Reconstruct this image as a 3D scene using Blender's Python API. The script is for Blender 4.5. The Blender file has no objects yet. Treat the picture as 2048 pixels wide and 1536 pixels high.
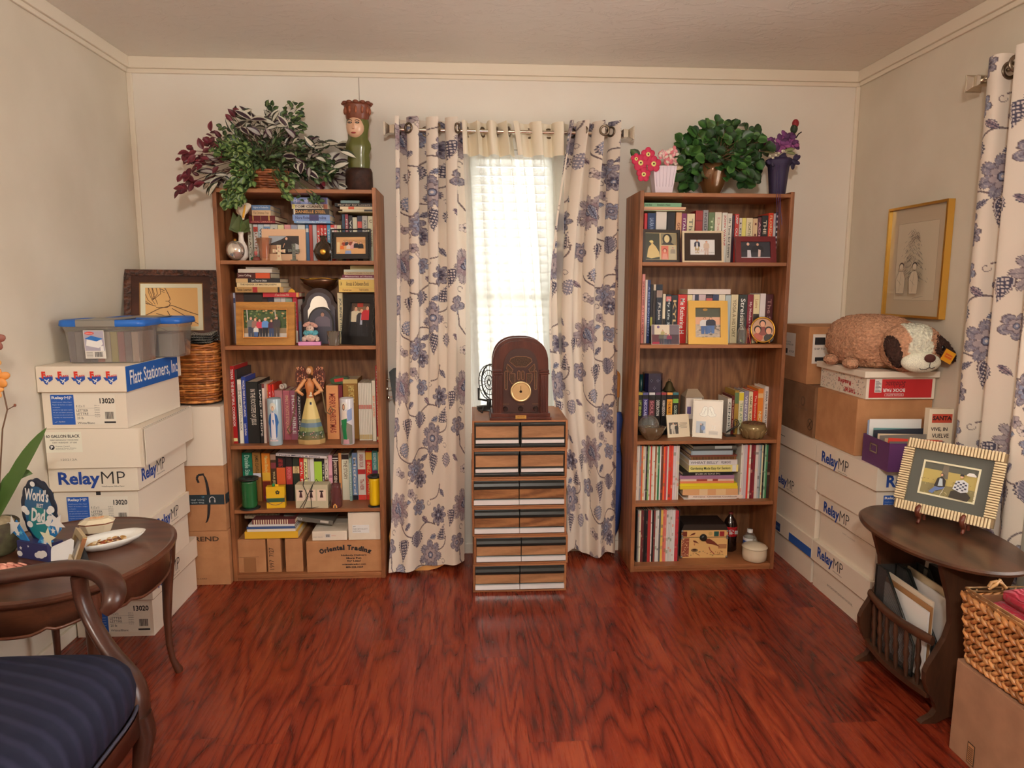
import bpy,bmesh,math,random
import numpy as np
from mathutils import Vector,Matrix

SC=bpy.context.scene
COL=SC.collection
rnd=random.Random(7)

# ---------------------------------------------------------------- camera
FPX,PITCH,YAW,ROLL,CH=1382.76,0.14032,0.06,0.001845,1.397
_f=Vector((math.sin(YAW)*math.cos(PITCH),math.cos(YAW)*math.cos(PITCH),-math.sin(PITCH)))
_r=Vector((math.cos(YAW),-math.sin(YAW),0))
_u=_r.cross(_f)
_a=_r*math.cos(ROLL)+_u*math.sin(ROLL)
_b=_u*math.cos(ROLL)-_r*math.sin(ROLL)
cam_d=bpy.data.cameras.new('camera')
cam=bpy.data.objects.new('camera',cam_d)
COL.objects.link(cam)
cam_d.sensor_fit='HORIZONTAL'
cam_d.sensor_width=36.0
cam_d.lens=36.0*FPX/2048.0
cam_d.clip_start=0.05
m3=Matrix((_a,_b,-_f)).transposed()
cam.matrix_world=Matrix.Translation((0,0,CH))@m3.to_4x4()
SC.camera=cam

# ---------------------------------------------------------------- colour management, world
SC.view_settings.view_transform='Standard'
SC.view_settings.look='None'
SC.view_settings.gamma=1
SC.view_settings.exposure=0.0
SC.view_settings.use_curve_mapping=False
SC.cycles.use_denoising=True
SC.cycles.max_bounces=8
SC.cycles.diffuse_bounces=5
SC.cycles.transparent_max_bounces=12
SC.cycles.caustics_reflective=False
SC.cycles.caustics_refractive=False
SC.cycles.sample_clamp_indirect=6
W=bpy.data.worlds.new('daylight');SC.world=W;W.use_nodes=True
bg=W.node_tree.nodes['Background']
bg.inputs[0].default_value=(1.0,0.975,0.94,1);bg.inputs[1].default_value=9.5

def lamp(name,kind,loc,energy,color,rot=(0,0,0),**k):
 d=bpy.data.lights.new(name,kind);d.energy=energy;d.color=color
 for a,v in k.items():setattr(d,a,v)
 o=bpy.data.objects.new(name,d);o.location=loc;o.rotation_euler=rot;COL.objects.link(o)
 return o
lamp('ceiling_lamp_light','POINT',(0.0,-0.3,2.12),162,(1.0,0.92,0.83),shadow_soft_size=0.08)
lamp('rear_fill_light','POINT',(-0.1,-1.7,2.1),12,(1.0,0.92,0.84),shadow_soft_size=0.25)  # added fill lamp, softens the room from behind the viewer
lamp('window_daylight_side','AREA',(2.15,1.45,1.5),14,(0.92,0.96,1.0),rot=(0,math.radians(90),0),shape='RECTANGLE',size=1.3,size_y=1.0)

# ---------------------------------------------------------------- helpers
def ray(px,py):
 return _a*((px-1024)/FPX)+_b*((768-py)/FPX)+_f
def UN(px,py,x=None,y=None,z=None):
 """the point of the room that the photograph shows at a pixel, on a known plane"""
 d=ray(px,py)
 t=(x/d.x)if x is not None else(y/d.y)if y is not None else((z-CH)/d.z)
 return Vector((0,0,CH))+d*t

GAIN=1.3
def lin(v):
 v/=255.0
 return v/12.92 if v<=0.04045 else((v+0.055)/1.055)**2.4
def c(r,g,b,k=1.0):
 return tuple(min(0.88,lin(v)*GAIN*k)for v in(r,g,b))

def new_mat(name):
 m=bpy.data.materials.new(name);m.use_nodes=True
 nt=m.node_tree
 for n in list(nt.nodes):nt.nodes.remove(n)
 out=nt.nodes.new('ShaderNodeOutputMaterial')
 p=nt.nodes.new('ShaderNodeBsdfPrincipled')
 nt.links.new(p.outputs[0],out.inputs[0])
 return m,nt,p
def N(nt,typ,ins=None,**props):
 n=nt.nodes.new(typ)
 for k,v in props.items():setattr(n,k,v)
 for k,v in(ins or{}).items():
  if isinstance(v,bpy.types.NodeSocket):nt.links.new(v,n.inputs[k])
  else:n.inputs[k].default_value=v
 return n
def ramp(nt,fac,stops):
 n=nt.nodes.new('ShaderNodeValToRGB');e=n.color_ramp.elements
 while len(e)>1:e.remove(e[-1])
 e[0].position=stops[0][0];e[0].color=(*stops[0][1],1)
 for p,col in stops[1:]:
  q=e.new(p);q.color=(*col,1)
 nt.links.new(fac,n.inputs[0])
 return n.outputs[0]
def math_(nt,op,a,b=None,cc=None):
 n=nt.nodes.new('ShaderNodeMath');n.operation=op
 for i,v in enumerate((a,b,cc)):
  if v is None:continue
  if isinstance(v,bpy.types.NodeSocket):nt.links.new(v,n.inputs[i])
  else:n.inputs[i].default_value=v
 return n.outputs[0]
def bump(nt,p,h,strength,dist=0.01):
 b=N(nt,'ShaderNodeBump',{'Strength':strength,'Distance':dist,'Height':h})
 nt.links.new(b.outputs[0],p.inputs['Normal'])

MATS={}
def paint(rough=0.6,metal=0.0,coat=0.0,kind=''):
 """colour comes from the mesh's own colour attribute"""
 key=('paint',rough,metal,coat,kind)
 if key in MATS:return MATS[key]
 m,nt,p=new_mat('painted_%02d_%02d%s'%(rough*100,metal*100,kind))
 a=N(nt,'ShaderNodeAttribute',attribute_name='Col')
 colr=a.outputs['Color']
 if kind=='fur' or kind=='cloth' or kind=='leafy':
  tc=N(nt,'ShaderNodeTexCoord')
  nz=N(nt,'ShaderNodeTexNoise',{'Vector':tc.outputs['Object'],'Scale':{'fur':90,'cloth':300,'leafy':60}[kind],'Detail':4.0})
  mx=N(nt,'ShaderNodeMix',{'Factor':0.5,6:colr},data_type='RGBA',blend_type='MULTIPLY')
  g=ramp(nt,nz.outputs[0],[(0.3,(0.45,)*3),(0.7,(1.35,)*3)])
  nt.links.new(g,mx.inputs[7])
  colr=mx.outputs[2]
  bump(nt,p,nz.outputs[0],0.7 if kind=='fur' else 0.3,0.02 if kind=='fur' else 0.003)
 nt.links.new(colr,p.inputs['Base Color'])
 p.inputs['Roughness'].default_value=rough
 p.inputs['Metallic'].default_value=metal
 p.inputs['Coat Weight'].default_value=coat
 MATS[key]=m
 return m

def wood(name,base,dark,axis='z',scale=1.0,rough=0.4,rings=5.0,contrast=1.0,stretch=7.0):
 key=('wood',name)
 if key in MATS:return MATS[key]
 m,nt,p=new_mat(name)
 tc=N(nt,'ShaderNodeTexCoord')
 s={'x':(1/stretch,1,1),'y':(1,1/stretch,1),'z':(1,1,1/stretch)}[axis]
 mp=N(nt,'ShaderNodeMapping',{'Vector':tc.outputs['Object'],'Scale':tuple(v*scale for v in s)})
 n1=N(nt,'ShaderNodeTexNoise',{'Vector':mp.outputs[0],'Scale':6.0,'Detail':1.0})
 w=math_(nt,'SINE',math_(nt,'MULTIPLY',n1.outputs[0],rings*12.0))
 n2=N(nt,'ShaderNodeTexNoise',{'Vector':mp.outputs[0],'Scale':160.0,'Detail':3.0})
 f=math_(nt,'ADD',math_(nt,'MULTIPLY',w,0.16*contrast),math_(nt,'ADD',math_(nt,'MULTIPLY',n2.outputs[0],0.55*contrast),0.5-0.275*contrast))
 colr=ramp(nt,f,[(0.2,dark),(0.75,base)])
 nt.links.new(colr,p.inputs['Base Color'])
 p.inputs['Roughness'].default_value=rough
 MATS[key]=m
 return m

def simple(name,col,rough=0.5,metal=0.0,**k):
 key=('s',name)
 if key in MATS:return MATS[key]
 m,nt,p=new_mat(name)
 p.inputs['Base Color'].default_value=(*col,1)
 p.inputs['Roughness'].default_value=rough
 p.inputs['Metallic'].default_value=metal
 for a,v in k.items():p.inputs[a].default_value=v
 MATS[key]=m
 return m

def noisy(name,col,col2,scale,rough=0.8,bmp=0.2,dist=0.002,detail=4.0,metal=0.0):
 key=('n',name)
 if key in MATS:return MATS[key]
 m,nt,p=new_mat(name)
 tc=N(nt,'ShaderNodeTexCoord')
 nz=N(nt,'ShaderNodeTexNoise',{'Vector':tc.outputs['Object'],'Scale':scale,'Detail':detail})
 nt.links.new(ramp(nt,nz.outputs[0],[(0.35,col2),(0.65,col)]),p.inputs['Base Color'])
 p.inputs['Roughness'].default_value=rough;p.inputs['Metallic'].default_value=metal
 if bmp:bump(nt,p,nz.outputs[0],bmp,dist)
 MATS[key]=m
 return m

def glass(name,col=(1,1,1),rough=0.02,ior=1.3,alpha=0.25):
 key=('g',name)
 if key in MATS:return MATS[key]
 m=bpy.data.materials.new(name);m.use_nodes=True;nt=m.node_tree
 for n in list(nt.nodes):nt.nodes.remove(n)
 out=nt.nodes.new('ShaderNodeOutputMaterial')
 tr=N(nt,'ShaderNodeBsdfTransparent',{'Color':(*col,1)})
 gl=N(nt,'ShaderNodeBsdfGlossy',{'Color':(1,1,1,1),'Roughness':rough+0.05})
 df=N(nt,'ShaderNodeBsdfDiffuse',{'Color':(*[min(1,v)for v in col],1)})
 lw=N(nt,'ShaderNodeLayerWeight',{'Blend':0.35})
 m1=N(nt,'ShaderNodeMixShader',{0:alpha,1:tr.outputs[0],2:df.outputs[0]})
 m2=N(nt,'ShaderNodeMixShader',{0:lw.outputs['Facing'],1:m1.outputs[0],2:gl.outputs[0]})
 f=math_(nt,'MULTIPLY',lw.outputs['Facing'],0.6)
 nt.links.new(f,m2.inputs[0])
 nt.links.new(m2.outputs[0],out.inputs[0])
 MATS[key]=m
 return m

_TXT={}
def text_mesh(s,bold=0.0,shear=0.0):
 k=(s,bold,shear)
 if k not in _TXT:
  cu=bpy.data.curves.new('t','FONT');cu.body=s;cu.resolution_u=2;cu.offset=bold;cu.shear=shear
  o=bpy.data.objects.new('t',cu)
  me=bpy.data.meshes.new_from_object(o)
  V=[(v.co.x,v.co.y)for v in me.vertices];F=[tuple(p.vertices)for p in me.polygons]
  bpy.data.objects.remove(o);bpy.data.curves.remove(cu);bpy.data.meshes.remove(me)
  if V:
   x0=min(v[0]for v in V);x1=max(v[0]for v in V);y0=min(v[1]for v in V);y1=max(v[1]for v in V)
   V=[((x-x0)/max(x1-x0,1e-6),(y-y0)/max(y1-y0,1e-6))for x,y in V]
  _TXT[k]=(V,F)
 return _TXT[k]

def rotm(rx=0,ry=0,rz=0):
 return Matrix.Rotation(rz,4,'Z')@Matrix.Rotation(ry,4,'Y')@Matrix.Rotation(rx,4,'X')
def TM(loc=(0,0,0),rz=0.0,rx=0.0,ry=0.0):
 return Matrix.Translation(loc)@rotm(rx,ry,rz)

class MB:
 """collects shapes (local x = right, y = away, z = up) into ONE mesh"""
 def __init__(s,T=None):
  s.v=[];s.f=[];s.c=[];s.m=[];s.sm=[];s.T=T or Matrix();s.mi=0;s.smooth=False
 def add(s,pts,faces,col,smooth=None):
  n=len(s.v);T=s.T
  s.v.extend([T@Vector(p)for p in pts])
  sm=s.smooth if smooth is None else smooth
  per=isinstance(col,list)
  for i,f in enumerate(faces):
   s.f.append([n+j for j in f]);s.c.append(col[i]if per else col);s.m.append(s.mi);s.sm.append(sm)
 def box(s,x0,x1,y0,y1,z0,z1,col,**fc):
  p=[(x0,y0,z0),(x1,y0,z0),(x1,y1,z0),(x0,y1,z0),(x0,y0,z1),(x1,y0,z1),(x1,y1,z1),(x0,y1,z1)]
  F=[(0,1,5,4),(1,2,6,5),(2,3,7,6),(3,0,4,7),(4,5,6,7),(3,2,1,0)]
  s.add(p,F,[fc.get(k,col)for k in('front','right','back','left','top','bottom')],False)
 def hexa(s,p,col):
  s.add(p,[(0,1,5,4),(1,2,6,5),(2,3,7,6),(3,0,4,7),(4,5,6,7),(3,2,1,0)],col,False)
 def rect(s,x0,z0,x1,z1,col,y=-0.001):
  s.add([(x0,y,z0),(x1,y,z0),(x1,y,z1),(x0,y,z1)],[(0,1,2,3)],col,False)
 def poly(s,pts,col,y=-0.001):
  s.add([(p[0],y,p[1])for p in pts],[tuple(range(len(pts)))],col,False)
 def disc(s,cx,cz,rx,rz,col,y=-0.001,n=16,a0=0.0):
  s.poly([(cx+rx*math.cos(a0+2*math.pi*i/n),cz+rz*math.sin(a0+2*math.pi*i/n))for i in range(n)],col,y)
 def line(s,pts,w,col,y=-0.001):
  for(x0,z0),(x1,z1)in zip(pts,pts[1:]):
   L=math.hypot(x1-x0,z1-z0)or 1e-6;nx,nz=-(z1-z0)/L*w/2,(x1-x0)/L*w/2
   s.add([(x0-nx,y,z0-nz),(x1-nx,y,z1-nz),(x1+nx,y,z1+nz),(x0+nx,y,z0+nz)],[(0,1,2,3)],col,False)
 def text(s,t,x0,z0,x1,z1,col,y=-0.0012,rot=0,bold=0.0,shear=0.0):
  V,F=text_mesh(t,bold,shear)
  w,h=x1-x0,z1-z0
  if rot==0:P=[(x0+a*w,y,z0+b*h)for a,b in V]
  elif rot==-90:P=[(x0+b*w,y,z1-a*h)for a,b in V]  # reads downwards
  elif rot==90:P=[(x1-b*w,y,z0+a*h)for a,b in V]
  else:P=[(x1-a*w,y,z1-b*h)for a,b in V]
  s.add(P,F,col,False)
 def prism(s,pts,y0,y1,col,side=None,smooth=False):
  n=len(pts);a=sum(pts[i][0]*pts[(i+1)%n][1]-pts[(i+1)%n][0]*pts[i][1]for i in range(n))
  if a<0:pts=pts[::-1]
  P=[(x,y0,z)for x,z in pts]+[(x,y1,z)for x,z in pts]
  s.add(P,[tuple(range(n)),tuple(range(2*n-1,n-1,-1))],col,False)
  s.add(P,[(i,n+i,n+(i+1)%n,(i+1)%n)for i in range(n)],side or col,smooth)
 def prismz(s,pts,z0,z1,col,side=None,smooth=False):
  n=len(pts);a=sum(pts[i][0]*pts[(i+1)%n][1]-pts[(i+1)%n][0]*pts[i][1]for i in range(n))
  if a<0:pts=pts[::-1]
  P=[(x,y,z0)for x,y in pts]+[(x,y,z1)for x,y in pts]
  s.add(P,[tuple(range(n-1,-1,-1)),tuple(range(n,2*n))],col,False)
  s.add(P,[(i,(i+1)%n,n+(i+1)%n,n+i)for i in range(n)],side or col,smooth)
 def lathe(s,prof,cx=0,cy=0,n=24,col=(.5,.5,.5),sx=1.0,sy=1.0,cz=0.0,wob=None,cap=True):
  k=len(prof);P=[]
  for i in range(n):
   a=2*math.pi*i/n;w=wob(a)if wob else 1.0
   P+=[(cx+r*w*sx*math.cos(a),cy+r*w*sy*math.sin(a),cz+z)for r,z in prof]
  F=[];C=[]
  for i in range(n):
   j=(i+1)%n
   for q in range(k-1):
    F.append((i*k+q,j*k+q,j*k+q+1,i*k+q+1));C.append(col[q]if isinstance(col,list)else col)
  s.add(P,F,C,True)
  if cap:
   cl=col if not isinstance(col,list)else None
   if prof[0][0]>1e-4:s.add([P[i*k]for i in range(n-1,-1,-1)],[tuple(range(n))],cl or col[0],False)
   if prof[-1][0]>1e-4:s.add([P[i*k+k-1]for i in range(n)],[tuple(range(n))],cl or col[-1],False)
 def ell(s,ce,r,col,n=14,T=None):
  P=[];F=[];T=T or Matrix()
  m=max(5,n//2+1)
  for j in range(m+1):
   t=math.pi*j/m
   for i in range(n):
    a=2*math.pi*i/n
    P.append(Vector(ce)+T@Vector((r[0]*math.sin(t)*math.cos(a),r[1]*math.sin(t)*math.sin(a),-r[2]*math.cos(t))))
  for j in range(m):
   for i in range(n):
    F.append((j*n+i,j*n+(i+1)%n,(j+1)*n+(i+1)%n,(j+1)*n+i))
  s.add(P,F,col,True)
 def tube(s,pts,r,col,n=8,flat=None):
  pts=[Vector(p)for p in pts];R=r if isinstance(r,(list,tuple))else[r]*len(pts)
  P=[];up=Vector((0,0,1));prev=None
  for i,p in enumerate(pts):
   d=(pts[min(i+1,len(pts)-1)]-pts[max(i-1,0)]).normalized()
   if prev is None:
    e=d.cross(up)if abs(d.z)<0.95 else d.cross(Vector((1,0,0)))
   else:e=prev-d*prev.dot(d)
   e.normalize();prev=e;g=d.cross(e)
   rr=R[i];ra,rb=(rr,rr)if flat is None else(rr*flat[0],rr*flat[1])
   for q in range(n):
    a=2*math.pi*q/n
    P.append(p+e*ra*math.cos(a)+g*rb*math.sin(a))
  F=[(i*n+q,i*n+(q+1)%n,(i+1)*n+(q+1)%n,(i+1)*n+q)for i in range(len(pts)-1)for q in range(n)]
  s.add(P,F,col,True)
  s.add(P[:n],[tuple(range(n-1,-1,-1))],col,False);s.add(P[-n:],[tuple(range(n))],col,False)
 def build(s,name,mats=None,parent=None,label=None,cat=None,group=None,kind=None,bevel=0.0,seg=2,loc=None,subsurf=0,solid=0.0):
  me=bpy.data.meshes.new(name)
  if mats is None:mats=paint()
  if not isinstance(mats,(list,tuple)):mats=[mats]
  if parent is not None:
   inv=root_matrix(parent).inverted()
  else:
   if loc is None:
    xs=[v.x for v in s.v];ys=[v.y for v in s.v];zs=[v.z for v in s.v]
    loc=((min(xs)+max(xs))/2,(min(ys)+max(ys))/2,min(zs))
   inv=Matrix.Translation(loc).inverted()
  me.from_pydata([inv@v for v in s.v],[],s.f)
  for m in mats:me.materials.append(m)
  if len(me.polygons)==len(s.f):
   me.polygons.foreach_set('material_index',s.m)
   me.polygons.foreach_set('use_smooth',s.sm)
   at=me.color_attributes.new('Col','FLOAT_COLOR','CORNER')
   buf=[]
   for f,cc in zip(s.f,s.c):
    buf.extend((cc[0],cc[1],cc[2],1.0)*len(f))
   at.data.foreach_set('color',buf)
  me.update()
  o=bpy.data.objects.new(name,me);COL.objects.link(o)
  if parent is not None:o.parent=parent
  else:o.location=loc
  tag(o,label,cat,group,kind)
  if bevel:
   b=o.modifiers.new('b','BEVEL');b.width=bevel;b.segments=seg;b.limit_method='ANGLE';b.angle_limit=0.6
  if subsurf:
   b=o.modifiers.new('s','SUBSURF');b.levels=subsurf;b.render_levels=subsurf
  return o
def root_matrix(o):
 M=Matrix()
 while o is not None:
  M=Matrix.LocRotScale(o.location,o.rotation_euler,o.scale)@M;o=o.parent
 return M
def tag(o,label=None,cat=None,group=None,kind=None):
 if label:o['label']=label
 if cat:o['category']=cat
 if group:o['group']=group
 if kind:o['kind']=kind
 return o
def thing(name,label,cat,loc,group=None):
 o=bpy.data.objects.new(name,None);o.empty_display_size=0.05;o.location=loc;COL.objects.link(o)
 return tag(o,label,cat,group)
def grid_mesh(name,V,C=None,mats=None,parent=None,label=None,cat=None,group=None,smooth=True,closed=False):
 nu,nv=V.shape[:2]
 P=V.reshape(-1,3)
 loc=Vector((float(P[:,0].mean()),float(P[:,1].mean()),float(P[:,2].min())))if parent is None else root_matrix(parent).translation
 P=P-np.array(loc)
 idx=np.arange(nu*nv).reshape(nu,nv)
 if closed:idx=np.vstack([idx,idx[:1]])
 q=np.stack([idx[:-1,:-1],idx[1:,:-1],idx[1:,1:],idx[:-1,1:]],-1).reshape(-1,4)
 me=bpy.data.meshes.new(name)
 me.vertices.add(len(P));me.vertices.foreach_set('co',P.astype(np.float32).ravel())
 me.loops.add(q.size);me.loops.foreach_set('vertex_index',q.ravel().astype(np.int32))
 me.polygons.add(len(q));me.polygons.foreach_set('loop_start',np.arange(0,q.size,4,dtype=np.int32))
 me.polygons.foreach_set('use_smooth',np.ones(len(q),dtype=bool)if smooth else np.zeros(len(q),dtype=bool))
 me.update(calc_edges=True)
 if C is not None:
  at=me.color_attributes.new('Col','FLOAT_COLOR','POINT')
  at.data.foreach_set('color',np.concatenate([C.reshape(-1,3),np.ones((len(P),1))],1).astype(np.float32).ravel())
 for m in(mats if isinstance(mats,(list,tuple))else[mats]):me.materials.append(m)
 o=bpy.data.objects.new(name,me);COL.objects.link(o);o.location=loc if parent is None else(0,0,0)
 if parent is not None:o.parent=parent
 return tag(o,label,cat,group)

# frequently used colours
WHITE=c(235,230,222);CREAM=c(225,212,185);BLACK=c(24,22,22);BLUE=c(25,70,150)
SKIN=c(205,160,130)
BROWN_CASE=wood('oak_laminate',c(158,104,66),c(98,58,34),'z',1.0,0.45,4.0,0.9)
BROWN_CASE_X=wood('oak_laminate_long',c(160,106,68),c(112,68,40),'x',1.0,0.45,1.0,0.7)
BACK_PANEL=wood('oak_back_panel',c(142,100,66),c(88,56,36),'z',0.8,0.5,7.0,0.9)
CARDB=noisy('brown_cardboard',c(176,128,88),c(164,116,78),14,0.85,0.1)
CARDW=noisy('white_cardboard',c(214,203,186),c(205,194,176),10,0.7,0.1)
CHROME=simple('brushed_nickel',c(190,180,165),0.25,1.0)
GOLD=simple('gold_metal',c(190,145,60),0.3,0.9)
# ================================================================ the room
XL,XR,YB,YF,H=-1.598,1.943,3.5085,-3.2,2.453
def struct(mb,name,mats):
 return mb.build(name,mats,kind='structure')
wallm=noisy('wall_paint_cream',c(216,210,200),c(212,206,195),3,0.55,0.04)
wallside=noisy('wall_paint_shaded',c(204,196,180),c(196,187,170),3,0.6,0.05)  # wall paint toned down, shade of the obliquely lit walls put into the colour
trimm=simple('trim_paint',c(212,203,186),0.4)
# ceiling: orange-peel texture
cm,nt,p=new_mat('ceiling_texture')
tc=N(nt,'ShaderNodeTexCoord')
mp=N(nt,'ShaderNodeMapping',{'Vector':tc.outputs['Object'],'Scale':(1,1.6,1)})
n1=N(nt,'ShaderNodeTexNoise',{'Vector':mp.outputs[0],'Scale':9.0,'Detail':6.0,'Roughness':0.62,'Distortion':1.2})
h=ramp(nt,n1.outputs[0],[(0.50,(0,0,0)),(0.60,(1,1,1))])
bump(nt,p,h,0.35,0.006)
p.inputs['Base Color'].default_value=(*c(212,207,198),1);p.inputs['Roughness'].default_value=0.6
# floor: mahogany laminate planks
fm,nt,p=new_mat('mahogany_laminate')
tc=N(nt,'ShaderNodeTexCoord');sx=N(nt,'ShaderNodeSeparateXYZ',{0:tc.outputs['Object']})
PWD=0.19
col_i=math_(nt,'FLOOR',math_(nt,'DIVIDE',sx.outputs[0],PWD))
wn=N(nt,'ShaderNodeTexWhiteNoise',{'W':col_i},noise_dimensions='1D')
yo=math_(nt,'ADD',sx.outputs[1],math_(nt,'MULTIPLY',wn.outputs[0],1.2))
row_i=math_(nt,'FLOOR',math_(nt,'DIVIDE',yo,1.25))
wn2=N(nt,'ShaderNodeTexWhiteNoise',{'W':math_(nt,'ADD',math_(nt,'MULTIPLY',col_i,17.3),row_i)},noise_dimensions='1D')
cv=N(nt,'ShaderNodeCombineXYZ',{0:sx.outputs[0],1:math_(nt,'MULTIPLY',sx.outputs[1],0.15),2:math_(nt,'MULTIPLY',wn2.outputs[0],40.0)})
g1=N(nt,'ShaderNodeTexNoise',{'Vector':cv.outputs[0],'Scale':7.5,'Detail':2.0,'Roughness':0.42})
line=math_(nt,'POWER',math_(nt,'ABSOLUTE',math_(nt,'SINE',math_(nt,'MULTIPLY',g1.outputs[0],36.0))),0.45)
cv2=N(nt,'ShaderNodeCombineXYZ',{0:sx.outputs[0],1:math_(nt,'MULTIPLY',sx.outputs[1],0.045),2:math_(nt,'MULTIPLY',wn2.outputs[0],40.0)})
g2=N(nt,'ShaderNodeTexNoise',{'Vector':cv2.outputs[0],'Scale':150.0,'Detail':3.0})
g3=N(nt,'ShaderNodeTexNoise',{'Vector':cv.outputs[0],'Scale':5.0,'Detail':1.0})
f=math_(nt,'ADD',math_(nt,'MULTIPLY',line,0.36),math_(nt,'ADD',math_(nt,'MULTIPLY',g2.outputs[0],0.22),math_(nt,'MULTIPLY',g3.outputs[0],0.48)))
fc=ramp(nt,f,[(0.34,c(60,18,10)),(0.52,c(94,28,15)),(0.68,c(118,42,23)),(0.86,c(142,62,34))])
ex=math_(nt,'ABSOLUTE',math_(nt,'SUBTRACT',math_(nt,'FRACT',math_(nt,'DIVIDE',sx.outputs[0],PWD)),0.5))
ey=math_(nt,'ABSOLUTE',math_(nt,'SUBTRACT',math_(nt,'FRACT',math_(nt,'DIVIDE',yo,1.25)),0.5))
seam=math_(nt,'MAXIMUM',math_(nt,'GREATER_THAN',ex,0.4955),math_(nt,'GREATER_THAN',ey,0.499))
mx=N(nt,'ShaderNodeMix',{6:fc,7:(*c(40,14,10),1)},data_type='RGBA')
nt.links.new(math_(nt,'MULTIPLY',seam,0.45),mx.inputs[0])
nt.links.new(mx.outputs[2],p.inputs['Base Color'])
nt.links.new(math_(nt,'ADD',math_(nt,'MULTIPLY',g2.outputs[0],0.12),0.22),p.inputs['Roughness'])
bump(nt,p,f,0.05,0.002)

mb=MB();mb.box(XL-.1,XR+.1,YF-.1,YB+.1,-0.1,0,WHITE);struct(mb,'floor',fm)
mb=MB();mb.box(XL-.1,XR+.1,YF-.1,YB+.1,H,H+.1,WHITE);struct(mb,'ceiling',cm)
# wall with the window: opening
WX0,WX1,WZ0,WZ1=0.0,0.42,0.62,2.06
mb=MB()
mb.box(XL,WX0,YB,YB+.1,0,H,WHITE);mb.box(WX1,XR,YB,YB+.1,0,H,WHITE)
mb.box(WX0,WX1,YB,YB+.1,0,WZ0,WHITE);mb.box(WX0,WX1,YB,YB+.1,WZ1,H,WHITE)
struct(mb,'wall_back',wallm)
mb=MB();mb.box(XL-.1,XL,YF,YB,0,H,WHITE);struct(mb,'wall_left',wallside)
SY0,SY1,SZ0,SZ1=0.95,1.95,0.75,2.05
mb=MB()
mb.box(XR,XR+.1,YF,SY0,0,H,WHITE);mb.box(XR,XR+.1,SY1,YB,0,H,WHITE)
mb.box(XR,XR+.1,SY0,SY1,0,SZ0,WHITE);mb.box(XR,XR+.1,SY0,SY1,SZ1,H,WHITE)
struct(mb,'wall_right',wallside)
mb=MB();mb.box(XL,XR,YF-.1,YF,0,H,WHITE);struct(mb,'wall_front',wallside)
# ceiling trim boards, corner strips, panel seams, baseboards
k=0
def trim(x0,x1,y0,y1,z0,z1,nm='trim_%d',mat=trimm,bev=0.003):
 global k
 k+=1
 mb=MB();mb.box(x0,x1,y0,y1,z0,z1,WHITE)
 o=mb.build(nm%k,mat,kind='structure',bevel=bev);return o
trim(XL,XR,YB-.022,YB,H-.052,H);trim(XL,XR,YB-.012,YB,H-.072,H-.052)
trim(XL,XL+.022,YF,YB-.022,H-.052,H);trim(XL,XL+.012,YF,YB-.022,H-.072,H-.052)
trim(XR-.022,XR,YF,YB-.022,H-.052,H);trim(XR-.012,XR,YF,YB-.022,H-.072,H-.052)
trim(XL,XL+.025,YB-.012,YB,0,H-.072);trim(XR-.02,XR,YB-.014,YB,0,H-.072)
seamm=simple('panel_seam_dark',c(120,110,96),0.7)
trim(-0.526,-0.5235,YB-.0012,YB,.06,H-.072,mat=seamm,bev=0)
mb=MB();mb.box(XL,XR,YB-.014,YB,0,.055,WHITE);mb.build('baseboard_back',simple('baseboard_white',c(214,208,196),.4),kind='structure',bevel=.003)
mb=MB();mb.box(XL,XL+.014,YF,YB-.014,0,.055,WHITE);mb.build('baseboard_left',trimm,kind='structure',bevel=.003)
mb=MB();mb.box(XR-.014,XR,YF,YB-.014,0,.055,WHITE);mb.build('baseboard_right',trimm,kind='structure',bevel=.003)

# ---------------------------------------------------------------- windows
blindm,nt,p=new_mat('blind_slat_white')
p.inputs['Base Color'].default_value=(.85,.84,.80,1);p.inputs['Roughness'].default_value=.5
out=[n for n in nt.nodes if n.type=='OUTPUT_MATERIAL'][0]
tl=N(nt,'ShaderNodeBsdfTranslucent',{'Color':(.92,.93,.92,1)})
ms=N(nt,'ShaderNodeMixShader',{0:.55,1:p.outputs[0],2:tl.outputs[0]});nt.links.new(ms.outputs[0],out.inputs[0])
wframe=simple('window_frame_paint',c(228,222,212),.4)
def window(name,T,w,z0,z1):
 """T: local x along the wall, y outwards"""
 mb=MB(T);t=.035
 mb.box(0,t,.03,.07,z0,z1,WHITE);mb.box(w-t,w,.03,.07,z0,z1,WHITE)
 mb.box(t,w-t,.03,.07,z0,z0+t,WHITE);mb.box(t,w-t,.03,.07,z1-t,z1,WHITE)
 mb.box(t,w-t,.03,.065,(z0+z1)/2-.018,(z0+z1)/2+.018,WHITE)
 root=mb.build(name,wframe,kind='structure',bevel=.002)
 mb=MB(T);mb.box(t,w-t,.048,.052,z0+t,z1-t,WHITE)
 mb.build('glass_pane',glass('window_glass',(1,1,1),0.0,1.2,0.02),root)
 return root
w1=window('window_1',TM((WX0,YB,0)),WX1-WX0,WZ0,WZ1)
w2=window('window_2',Matrix.Translation((XR,SY1,0))@Matrix.Rotation(-math.pi/2,4,'Z'),SY1-SY0,SZ0,SZ1)
bl=thing('window_blind','white horizontal slat blind behind the sheer curtains','blind',(WX0,YB,WZ0))
def blind(root,T,w,z0,z1,pitch=.043):
 mb=MB(T);mb.box(.004,w-.004,.0,.028,z1-.045,z1-.002,WHITE);mb.build('head_rail',wframe,root,bevel=.002)
 n=int((z1-z0-.08)/pitch)
 for i in range(n):
  zc=z1-.06-i*pitch
  mb=MB(T@TM((0,.014,zc),rx=math.radians(62)));mb.box(.006,w-.006,-.024,.024,-.0012,.0012,WHITE)
  mb.build('slat',blindm,root)
 mb=MB(T)
 for x in(.07,w-.07):mb.box(x-.001,x+.001,-.012,-.011,z0+.02,z1-.04,WHITE)
 mb.build('ladder_cord',wframe,root)
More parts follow.
